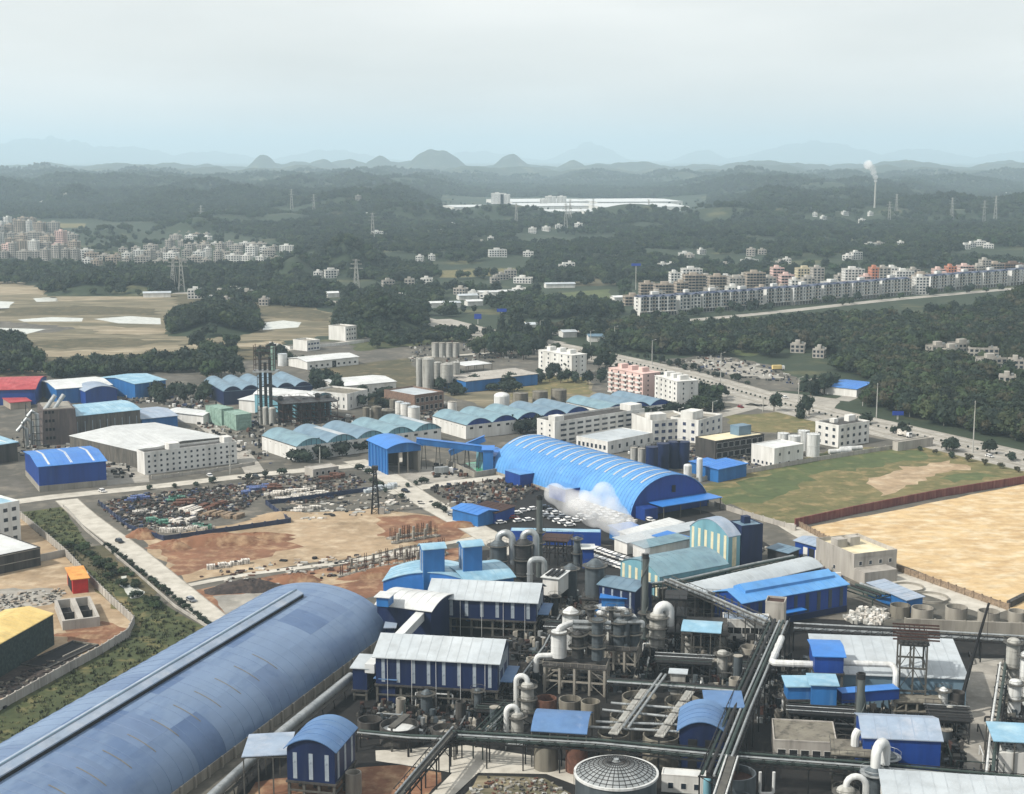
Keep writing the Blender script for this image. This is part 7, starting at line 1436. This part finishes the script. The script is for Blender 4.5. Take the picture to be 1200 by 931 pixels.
for ri, (y, x0, x1, f0, f1, nm) in enumerate(((304, -15, 96, 4, 8, 'nearest left'), (297, -15, 96, 5, 9, 'second left'), (290, -15, 92, 5, 9, 'third left'), (283, -15, 82, 5, 8, 'fourth left'), (275, -15, 58, 6, 10, 'fifth left'), (267, -15, 40, 5, 8, 'rear left'), (310, 98, 215, 3, 4, 'nearest centre'), (309, 220, 330, 3, 6, 'nearest right'), (303, 100, 210, 3, 5, 'second centre'), (302, 214, 330, 4, 6, 'second right'), (296, 140, 322, 3, 5, 'third right'), (290, 196, 312, 3, 5, 'fourth right'), (283, 200, 250, 2, 4, 'fifth right'), (277, 208, 240, 2, 3, 'rear right'))):
    x = x0; i = 0
    while x < x1:
        w = random.choice((9, 11, 14, 18)); fl = max(2, random.randint(f0, f1)-1); wall = random.choice(['white_wall', 'grey_wall', 'grey_wall', 'tan_wall', 'tan_wall', 'pink_wall', 'grey_wall'] if x < 100 else ['grey_wall', 'grey_wall', 'white_wall', 'tan_wall'])
        s = mpp(y); town(x+w/2/s, y+random.uniform(-1.6, 1.6), w, random.choice((10, 14)), fl, wall, random.uniform(-.35, .1), '%s %s storey block, %s from left in %s row of far left town' % (WALLN[wall], NUMW[fl], ordn(i), nm), 'blocks of the far left town'); i += 1
        x += w/s+random.uniform(.5, 5 if x < 100 else 9)
# right town: terraces
def terrace(x0, y0, x1, y1, label, units):
    a, b = G(x0, y0), G(x1, y1); u = b-a; w = u.length; rz = math.atan2(u.y, u.x); t = T('terrace_block', label, 'terrace', a, rz, 'white terraces of the right town'); d, fl, fh = 12, 4, 3.2; g0 = 4; h = g0+fl*fh; n = units
    MB().box(0, 0, 0, w, d, h, 'white_wall').build('wall', t); MB().box(-.3, -2.4, g0-.3, w+.3, -.01, g0, 'white_wall').build('arcade_slab', t)
    c = MB(); gl = MB(); k = n*3
    for i in range(k+1): c.box(w*i/k-.25, -2.3, 0, w*i/k+.25, -1.9, g0-.31, 'grey_wall')
    c.build('arcade_column', t)['kind'] = 'stuff'
    for i in range(n): c = MB().box(w*i/n-.3, -1.4, g0+.01, w*i/n+.6, 0, h, 'white_wall').build('dividing_fin', t)
    for f in range(fl):
        for i in range(k): x = w*(i+.5)/k; gl.box(x-1.15, -.09, g0+f*fh+.5, x+1.15, -.001, g0+f*fh+2.7, 'glass')
    for i in range(k): x = w*(i+.5)/k; gl.box(x-1.6, -.1, .2, x+1.6, -.001, g0-.6, 'dark')
    for f in range(fl):
        for s, x in ((-1, 0), (1, w)): gl.box(x, d*.4, g0+f*fh+1, x+s*.08, d*.6, g0+f*fh+2.4, 'glass')
    gl.build('window', t)['kind'] = 'stuff'
    bl = MB()
    for f in range(fl):
        for i in range(n): bl.box(w*(i+.36)/n, -1.3, g0+f*fh, w*(i+.7)/n, -.11, g0+f*fh+.9, 'tan_wall' if units > 2 else 'white_wall')
    bl.build('balcony', t)['kind'] = 'stuff'
    MB().vprism([(-.8, h), (d/2, h+1.5), (d+.8, h)], -.4, w+.4, 'panel_blue', 'x').build('roof', t); q = MB()
    for i in range(n): x = w*(i+.5)/n; q.vprism([(x-w/n*.3, h), (x, h+1.5), (x+w/n*.3, h)], -1.1, d*.4, 'panel_blue', 'y')
    q.build('dormer', t); MB().box(w*.4, d*.4, h+1.5, w*.6, d*.7, h+4.2, 'white_wall').build('stair_house', t)
TR = [(750, 371, 792, 369, 4), (796, 368, 821, 366.5, 2), (823, 366, 854, 364, 3), (855, 364, 894, 361, 4), (897, 360, 926, 358, 3), (929, 358, 962, 355, 3), (964, 354.5, 996, 352, 3), (998, 352, 1030, 349, 3), (1032, 348.5, 1066, 346, 3), (1089, 343, 1119, 340.5, 3), (1121, 340, 1149, 338, 3), (1151, 338, 1180, 335.5, 3), (1184, 335, 1216, 332, 3)]
for k, (x0, y0, x1, y1, u) in enumerate(TR): terrace(x0, y0, x1, y1, ordn(k)+' white terrace block with blue pitched roof from the left along the town road', u)
BK = [(759, 346, 17, 4, 'tan_wall'), (780, 347, 24, 4, 'tan_wall'), (790, 339, 10, 6, 'white_wall'), (810, 334, 22, 6, 'white_wall'), (813, 346, 22, 7, 'tan_wall'), (798, 352, 12, 6, 'tan_wall'), (841, 344, 20, 6, 'tan_wall'), (835, 352, 16, 4, 'grey_wall'), (862, 346, 16, 6, 'grey_wall'), (859, 354, 14, 5, 'white_wall'), (884, 343, 20, 7, 'tan_wall'), (901, 342, 12, 5, 'grey_wall'), (910, 340, 12, 8, 'pink_wall'), (921, 342, 14, 6, 'pink_wall'), (931, 345, 10, 5, 'white_wall'), (943, 337, 20, 7, 'yellow_wall'), (957, 340, 12, 8, 'grey_wall'), (946, 346, 12, 6, 'grey_wall'), (974, 344, 20, 4, 'white_wall'), (999, 338, 22, 7, 'white_wall'), (990, 346, 14, 4, 'tan_wall'), (1015, 340, 12, 5, 'pink_wall'), (1024, 340, 10, 8, 'orange_wall'), (1034, 340, 12, 8, 'grey_wall'), (1045, 336, 14, 7, 'white_wall'), (1058, 337, 20, 6, 'white_wall'), (1078, 345, 14, 6, 'white_wall'), (1080, 334, 22, 4, 'tan_wall'), (1072, 339, 16, 4, 'tan_wall'), (1099, 331, 12, 5, 'pink_wall'), (1113, 331, 10, 6, 'orange_wall'), (1106, 334, 20, 4, 'pink_wall'), (1130, 330, 16, 6, 'pink_wall'), (1145, 330, 8, 6, 'grey_wall'), (1153, 329, 10, 8, 'grey_wall'), (1166, 327, 18, 6, 'tan_wall'), (1187, 327, 26, 6, 'brick_wall'), (1205, 328, 20, 5, 'tan_wall'),
      (828, 340, 14, 5, 'grey_wall'), (851, 337, 14, 4, 'white_wall'), (872, 339, 12, 5, 'grey_wall'), (893, 351, 12, 4, 'tan_wall'), (916, 350, 12, 4, 'tan_wall'), (770, 353, 14, 3, 'grey_wall'), (985, 336, 12, 4, 'grey_wall'), (1090, 339, 12, 3, 'grey_wall'), (1140, 334, 14, 3, 'tan_wall'), (1070, 328, 12, 4, 'grey_wall'), (742, 358, 18, 3, 'tan_wall'), (1176, 332, 18, 3, 'tan_wall')]
cnt = {}
for px, py, w, fl, wall in sorted(BK):
    k = (wall, fl); cnt[k] = cnt.get(k, 0)+1
    town(px, py, w, 12, fl, wall, .12, '%s %s storey town block, %s such from left behind the white terraces' % (WALLN[wall], NUMW[fl], ordn(cnt[k]-1)), 'blocks behind the white terraces', style='open' if wall in ('tan_wall', 'brick_wall', 'pink_wall') else '')
HS = [(373, 328), (387, 326), (390, 323), (480, 334), (500, 333), (455, 339), (492, 306), (506, 305), (583, 301, 24), (619, 301, 14), (588, 328, 14), (598, 326, 14), (613, 332, 20), (580, 332, 10), (608, 345, 12), (662, 316, 14), (668, 317, 12), (777, 315, 12), (786, 315, 10), (803, 302, 18), (822, 298, 10), (808, 304, 12), (850, 315, 14), (878, 310, 22), (922, 309, 10), (915, 312, 12), (993, 305, 12), (1003, 304, 14), (1020, 293, 16), (1030, 292, 14), (1055, 291, 10), (1131, 292, 12), (1138, 290, 10), (1148, 288, 16), (1158, 292, 14), (430, 248), (420, 246), (437, 245), (442, 276, 20), (520, 269), (530, 268), (545, 268), (624, 271), (640, 272), (655, 268), (678, 268), (565, 290), (575, 283), (60, 240), (50, 243), (78, 242), (110, 240), (258, 251, 14), (268, 250), (300, 249), (880, 300), (893, 299), (955, 251), (965, 252), (1010, 258), (1020, 252), (1057, 240, 14), (1130, 242), (990, 252), (540, 345), (555, 350), (570, 352), (230, 350, 16), (275, 346, 20), (258, 352), (290, 352), (248, 357), (265, 358), (310, 358), (450, 360), (470, 358, 12), (935, 413, 10), (960, 419, 8), (1128, 412, 20), (1115, 418, 14), (1152, 418, 20), (1161, 430, 18), (1180, 452, 10), (1100, 415, 16), (1190, 432, 10)]
for k, h in enumerate(sorted(HS)):
    px, py = h[:2]; w = h[2] if len(h) > 2 else random.choice((9, 11, 13)); fl = random.choice((2, 2, 3)) if py < 400 else 2; wall = 'grey_wall' if py > 400 else random.choice(['white_wall', 'white_wall', 'grey_wall'])
    t = town(px, py, w, 9, fl, wall, random.uniform(-.4, .4), '%s %s storey country house, %s from left of the houses outside the towns' % (WALLN[wall], NUMW[fl], ordn(k)), 'scattered country houses', 'house', 'house', False)
# far white factory
for k, (x0, x1, y, dep, h, lb) in enumerate(((532, 600, 247.5, 150, 10, 'leftmost low white roof of the far factory'), (602, 704, 246.5, 260, 10, 'central broad white roof of the far factory'), (644, 704, 252.5, 120, 9, 'small white roof in front of the far factory centre'), (706, 808, 248, 300, 11, 'rightmost broad white roof of the far factory'), (690, 760, 253, 130, 9, 'front right white roof of the far factory'), (560, 640, 251, 110, 9, 'front left low white roof of the far factory'), (600, 690, 241, 300, 10, 'rear left white roof of the far factory'), (700, 800, 241, 320, 10, 'rear right white roof of the far factory'))):
    a, b = G(x0, y), G(x1, y-.8); u = b-a; shed('far_factory_hall', lb, 'factory hall', 0, 0, 0, 0, h, 3, 'white_roof', 'white_wall', 'gable', 'x', geo=(a, math.atan2(u.y, u.x), u.length, dep), group='far white factory halls')
patch('bare_soil', [(560, 262), (640, 255), (650, 258), (620, 264)], 'pale_earth', 5, 10, 60, dz=.3)
for k, (px, py, w, fl) in enumerate(((583, 245, 34, 14), (592, 245, 26, 13), (645, 243, 30, 10), (658, 243, 26, 10), (637, 244, 20, 8))): town(px, py, w, 22, fl, 'white_wall', 0, ['taller left', 'taller right', 'middle low', 'right low', 'left low'][k]+' white block rising above the far factory roofs', 'far factory blocks')
p = GT(1025, 243); t = T('far_chimney', 'thin far chimney giving off white smoke on the right plain', 'chimney', p); h = ztop(p, 214); h -= p.z; MB().cyl(0, 0, 0, h, 2.4, 'silo_grey', 12, 1.7).build('shaft', t); MB().cyl(0, 0, h, h+2, 1.9, 'silo_grey', 12).build('rim', t); h += p.z
plume('far_smoke', 'small white smoke trail rising left from the thin far chimney', [(Vector((p.x, p.y, h+3)), 4), (Vector((p.x-1, p.y, h+11)), 6), (Vector((p.x-5, p.y, h+20)), 7), (Vector((p.x-8, p.y, h+29)), 8), (Vector((p.x-17, p.y, h+36)), 10)], .16, .05)
for k, (px, py) in enumerate(((1012, 244), (1030, 245), (1040, 243))): town(px, py, 26, 16, 3, 'grey_wall', 0, ['left', 'middle', 'right'][k]+' grey plant block at the foot of the thin far chimney', 'far chimney plant')
patch('bare_soil', [(1146, 238), (1180, 236), (1230, 236), (1230, 243), (1150, 242)], 'red_earth', 5, 8, 60, dz=.3); patch('bare_soil', [(1144, 231), (1160, 227), (1230, 228), (1230, 231), (1160, 233)], 'pale_earth', 5, 8, 60, dz=.3)
a, b = G(1156, 230), G(1196, 230); shed('far_white_shed', 'long white shed on the far red earth site', 'shed', 0, 0, 0, 0, 9, 3, 'white_roof', 'white_wall', 'gable', 'x', geo=(a, 0, (b-a).length, 60))
a, b = G(318, 268), G(366, 264); shed('dark_blue_far_hall', 'dark blue far hall between wooded hills behind the left town', 'hall', 0, 0, 0, 0, 10, 4, 'panel_blue', 'navy_wall', 'gable', 'x', geo=(a, math.atan2((b-a).y, (b-a).x), (b-a).length, 40))
for k, (x0, x1, y, m) in enumerate(((552, 590, 348, 'white_roof'), (538, 560, 352, 'pale_roof'), (585, 612, 347, 'white_roof'), (548, 566, 359, 'white_roof'), (505, 525, 361, 'white_roof'), (520, 540, 361, 'pale_roof'), (456, 482, 352, 'white_roof'), (640, 674, 338, 'pale_roof'), (600, 616, 386, 'cream_roof'), (616, 640, 387, 'pale_roof'), (384, 398, 349, 'white_roof'), (720, 738, 354, 'white_roof'), (168, 200, 349, 'pale_roof'), (660, 676, 396, 'pale_roof'), (690, 740, 401, 'steel_blue_roof'))):
    a, b = G(x0, y), G(x1, y-.6); u = b-a; shed('plain_shed', '%s roofed low shed on the plain, %s' % ({'white_roof': 'white', 'pale_roof': 'pale grey', 'cream_roof': 'cream', 'steel_blue_roof': 'blue grey'}[m], ['largest of the group left of the mid plain', 'left of the largest white one', 'right of the largest white one', 'in front of the largest white one', 'leftmost above the dark knoll road', 'right beside the leftmost of the road sheds', 'beside the dark round knoll', 'below the bright green field', 'at the upper junction', 'right of the cream one at the junction', 'left of the dark round knoll', 'at the left end of the right town', 'under the left knolls', 'above the upper highway', 'long one above the highway trees'][k]), 'shed', 0, 0, 0, 0, 4.5, 1.2, m, 'white_wall', 'gable', 'x', geo=(a, math.atan2(u.y, u.x), u.length, 11), group='low sheds on the plain')
# ------------------------------------------------------------ single trees
random.seed(9)
def row(pts, hs, kinds, label, group, wid=1.0, jit=0):
    pts = sorted(pts)
    for i, (px, py) in enumerate(pts):
        k = random.choice(kinds); tree(G(px+random.uniform(-jit, jit), py+random.uniform(-jit, jit)*.4), random.uniform(*hs), k, label+(', %s from the left' % ordn(i) if len(pts) <= 20 else ''), group, wid, 'shrub' if k == 'bush' else 'tree')
def line(a, b, n): return [(a[0]+(b[0]-a[0])*(i+.5)/n, a[1]+(b[1]-a[1])*(i+.5)/n) for i in range(n)]
def cloud(x0, y0, x1, y1, n): return sorted(((random.uniform(x0, x1), random.uniform(y0, y1)) for _ in range(n)), key=lambda q: q[1])
row([(346, 541), (355, 542), (370, 537), (379, 538), (392, 535), (401, 534), (411, 531), (421, 529), (428, 528)], (6.5, 9), ['bush'], 'dark round tree in front of the nearer vaulted warehouses', 'trees before the nearer vaulted warehouses', 1.2)
row([(606, 506), (612, 508), (619, 505), (626, 507), (633, 509), (640, 512), (600, 504), (592, 506)], (6, 9), ['bush', 'b'], 'dark tree left of the long white office', 'trees left of the long office', 1.2)
row(line((757, 492), (822, 482), 13), (5, 7.5), ['bush', 'b'], 'dark tree between the vaulted warehouses and the research block', 'trees behind the research block', 1.2, 1.5)
row(cloud(816, 466, 846, 486, 16), (6, 9), ['a', 'b', 'bush'], 'dark tree right of the white dormitory', 'trees beside the white dormitory')
row(cloud(584, 392, 642, 410, 14), (13, 19), ['cone'], 'tall dark conifer behind the factory near the highway', 'conifers near the highway', .8)
row(cloud(556, 400, 628, 424, 34), (9, 13), ['a', 'c', 'b'], 'leafy tree of the grove below the highway conifers', 'grove below the conifers')
row(cloud(508, 450, 622, 460, 26), (5, 8), ['b', 'bush'], 'dark shrub in the hedge before the blue ended shed', 'hedge before the blue ended shed', 1.2)
row(cloud(368, 450, 396, 466, 9), (7, 10), ['b'], 'dark tree behind the white arched hall', 'trees behind the white arched hall')
row(cloud(420, 462, 456, 480, 15), (4, 6.5), ['bush', 'b'], 'dark shrub behind the tank cluster', 'shrubs behind the tank cluster', 1.2)
row(cloud(180, 462, 246, 474, 18), (6, 9), ['b', 'bush'], 'dark tree in the belt left of the navy sheds', 'belt left of the navy sheds')
row(cloud(232, 408, 274, 446, 22), (8, 13), ['b', 'a'], 'dark tree of the tall clump above the navy sheds', 'clump above the navy sheds')
row(cloud(520, 458, 545, 466, 6), (5, 7), ['bush'], 'dark shrub at the foot of the silo cluster', 'shrubs under the silo cluster')
row(cloud(648, 412, 720, 432, 12), (6, 9), ['a', 'b'], 'tree on the verge above the dormitories', 'verge trees above the dormitories')
row(cloud(630, 440, 712, 452, 14), (5, 8), ['b', 'bush'], 'dark shrub beside the separate white dormitory', 'shrubs by the separate dormitory')
row(line((700, 427), (858, 466), 18), (2.5, 4.5), ['bush', 'b'], 'small dark tree on the near verge of the highway', 'near verge trees of the highway', 1.1, 1)
row(line((706, 410), (880, 452), 19), (2.5, 5), ['bush', 'b'], 'small dark tree on the far verge of the highway', 'far verge trees of the highway', 1.1, 1)
row([(938, 490), (948, 487), (907, 482), (944, 459), (955, 462), (966, 462), (974, 459), (950, 464)], (7, 11), ['b', 'cone'], 'dark tree beside the highway junction', 'junction trees')
row([(1013, 497), (1050, 508), (1060, 511), (1058, 506), (1112, 528), (1116, 530), (1186, 540), (1160, 532)], (4, 7), ['bush', 'b'], 'round dark shrub along the right highway verge', 'right verge shrubs', 1.2)
row(line((124, 640), (250, 738), 26), (1.4, 2.4), ['bush'], 'tiny round shrub along the left road wall', 'shrubs along the left road', 1.3, .8)
row([(437, 566), (444, 571), (452, 577), (433, 556), (470, 584), (478, 571), (487, 569), (497, 567), (422, 551), (512, 596), (520, 601), (330, 556), (310, 559), (250, 566), (205, 572), (176, 574), (230, 570), (290, 562)], (2.2, 3.4), ['bush'], 'tiny round tree along the inner roads by the scrap yard', 'tiny trees along the inner roads', 1.2)
row([(x-6+random.uniform(-26, 0), y+random.uniform(-6, 6)) for x, y in line((106, 634), (205, 716), 34)], (1.2, 2.8), ['bush', 'a'], 'low shrub in the dark band of the left grass strip', 'shrubs in the left grass strip', 1.7)
row(line((1050, 522), (1200, 556), 8), (2, 3.6), ['bush', 'd'], 'dry shrub at the upper edge of the green field', 'field edge shrubs', 1.2)
# clipped shrubs on the highway medians: the nearest ones singly, the rest as one strip
hedge = []
for off in (-16.5, -9.5, 0, 9.5, 16.5):
    Q, L, R = ribbon_pts(HWY[1:], .2, off, step=5.2); hedge += [(q.x, q.y, off) for q in Q]
hedge.sort(key=lambda q: q[1]); hb = MB().ico((0, 0, .6), .62, 'leaf_b', 1, .2, .95).mesh('clipped_shrub', False)
for x, y, off in hedge[:170]: tag(put(hb, 'clipped_shrub', None, (x, y, .15)), 'clipped round shrub in the rows along the right highway', 'shrub', 'clipped shrubs along the highway')
wood('median_shrubs', [(x, y, .2) for x, y, o_ in hedge[170:]], [1.0]*len(hedge[170:]), [hb], 'rows of clipped shrubs on the farther highway medians', 'shrubs')
pts = np.concatenate([scatter([(740, 372), (1060, 348), (1180, 338), (1180, 341), (1060, 353), (740, 379)], 110)]); wood('town_road_trees', pts, RN.uniform(5, 8, len(pts)), PROT, 'low street trees along the road before the white terraces', 'street trees')
OCC = np.array([tuple(o.location[:2]) for o in COL.objects if o.parent is None and o.location.y > 900 and o.get('category') and o['category'] not in ('wood', 'tree', 'shrub', 'pylon', 'pole', 'street lamp', 'trees', 'shrubs')])
def clear(P):                                   # keep the ground before houses and sheds open
    k = np.ones(len(P), bool)
    for x, y in OCC:
        d = P[:, 1]-y; k &= ~((np.abs(P[:, 0]-x*(P[:, 1]/max(y, 1))) < 14+y*.003) & (d < 12) & (d > -40-y*.014))
    return P[k]
RHW = clear(RHW); q = field(RHW[:, 0], RHW[:, 1], .03)+.8*field(RHW[:, 0], RHW[:, 1], .085); RHW = RHW[q > -2.1]
wood('right_hillside_wood', RHW, RN.uniform(4.5, 12.5, len(RHW)), *RHA)
n = 44000; y = RN.uniform(1130, 3300, n); x = RN.uniform(-.4, .4, n)*y
k = (field(x, y, .014)+.9*field(x, y, .045) > -.35-.7*np.clip((y-1900)/700, 0, 1)+.5*np.clip((1500-y)/400, 0, 1)) & ~excl(x, y); x, y = x[k], y[k]
P = clear(np.stack([x, y, height(x, y)-.5], 1)); wood('plain_wood', P, RN.uniform(6, 12, len(P))*(1+.0*(P[:, 1] > 2200)), PROT, 'patchy dark green trees and groves across the plain beyond the factory')
pts = np.concatenate([scatter(p, n) for p, n in (([(735, 340), (960, 326), (1210, 312), (1210, 322), (960, 338), (740, 350)], 200), ([(-60, 305), (330, 305), (330, 318), (-60, 316)], 420), ([(-60, 262), (330, 280), (330, 305), (-60, 305)], 380), ([(520, 236), (820, 236), (820, 258), (520, 258)], 120), ([(400, 395), (560, 390), (560, 402), (420, 410)], 120), ([(60, 440), (240, 428), (245, 436), (140, 440), (60, 446)], 160), ([(300, 420), (350, 412), (380, 420), (330, 440)], 60), ([(220, 350), (380, 352), (390, 362), (230, 360)], 200))])
pts = clear(pts); wood('scattered_wood', pts, RN.uniform(4.5, 8.5, len(pts)), PROT, 'loose low trees between town blocks, sheds and fields of the middle distance', 'trees')
pts = np.concatenate([scatter([(20, 603), (72, 596), (105, 642), (200, 716), (252, 744), (0, 886), (-60, 910), (-60, 880), (72, 794), (152, 748), (158, 731), (79, 654)], 3200)])
pts[:, 2] = .02; pq = proj(pts[:, 0], pts[:, 1], 0); pts = pts[~((np.abs(pq[0]-153) < 19) & (np.abs(pq[1]-689) < 17))]; tuft = MB()
for _ in range(9):
    a = random.uniform(0, 6.28); r = random.uniform(.1, .7); x, y = r*math.cos(a), r*math.sin(a); tuft.add([(x-.16, y, 0), (x+.16, y+.05, 0), (x+random.uniform(-.3, .3), y+random.uniform(-.3, .3), random.uniform(.3, .8))], [(0, 1, 2)], random.choice(['leaf_c', 'grass', 'leaf_d']))
wood('grass_tufts', pts, RN.uniform(.5, 1.5, len(pts)), [tuft.mesh('grass_tuft', False)], 'rough grass tufts over the left grass strip', 'grass')
HTOP = 570
# ------------------------------------------------------------ haze
hm = bpy.data.materials.new('haze'); hm.use_nodes = True; hn = hm.node_tree; hn.nodes.clear()
ho = hn.nodes.new('ShaderNodeOutputMaterial'); pv = hn.nodes.new('ShaderNodeVolumePrincipled')
pv.inputs['Color'].default_value = (.67, .86, .985, 1); pv.inputs['Density'].default_value = HAZE; pv.inputs['Anisotropy'].default_value = .1
hn.links.new(pv.outputs[0], ho.inputs['Volume'])
MATS['haze'] = hm
hz = MB().box(-30000, -600, -3, 30000, 46000, HTOP, 'haze').build('haze', smooth=False); hz['kind'] = 'stuff'
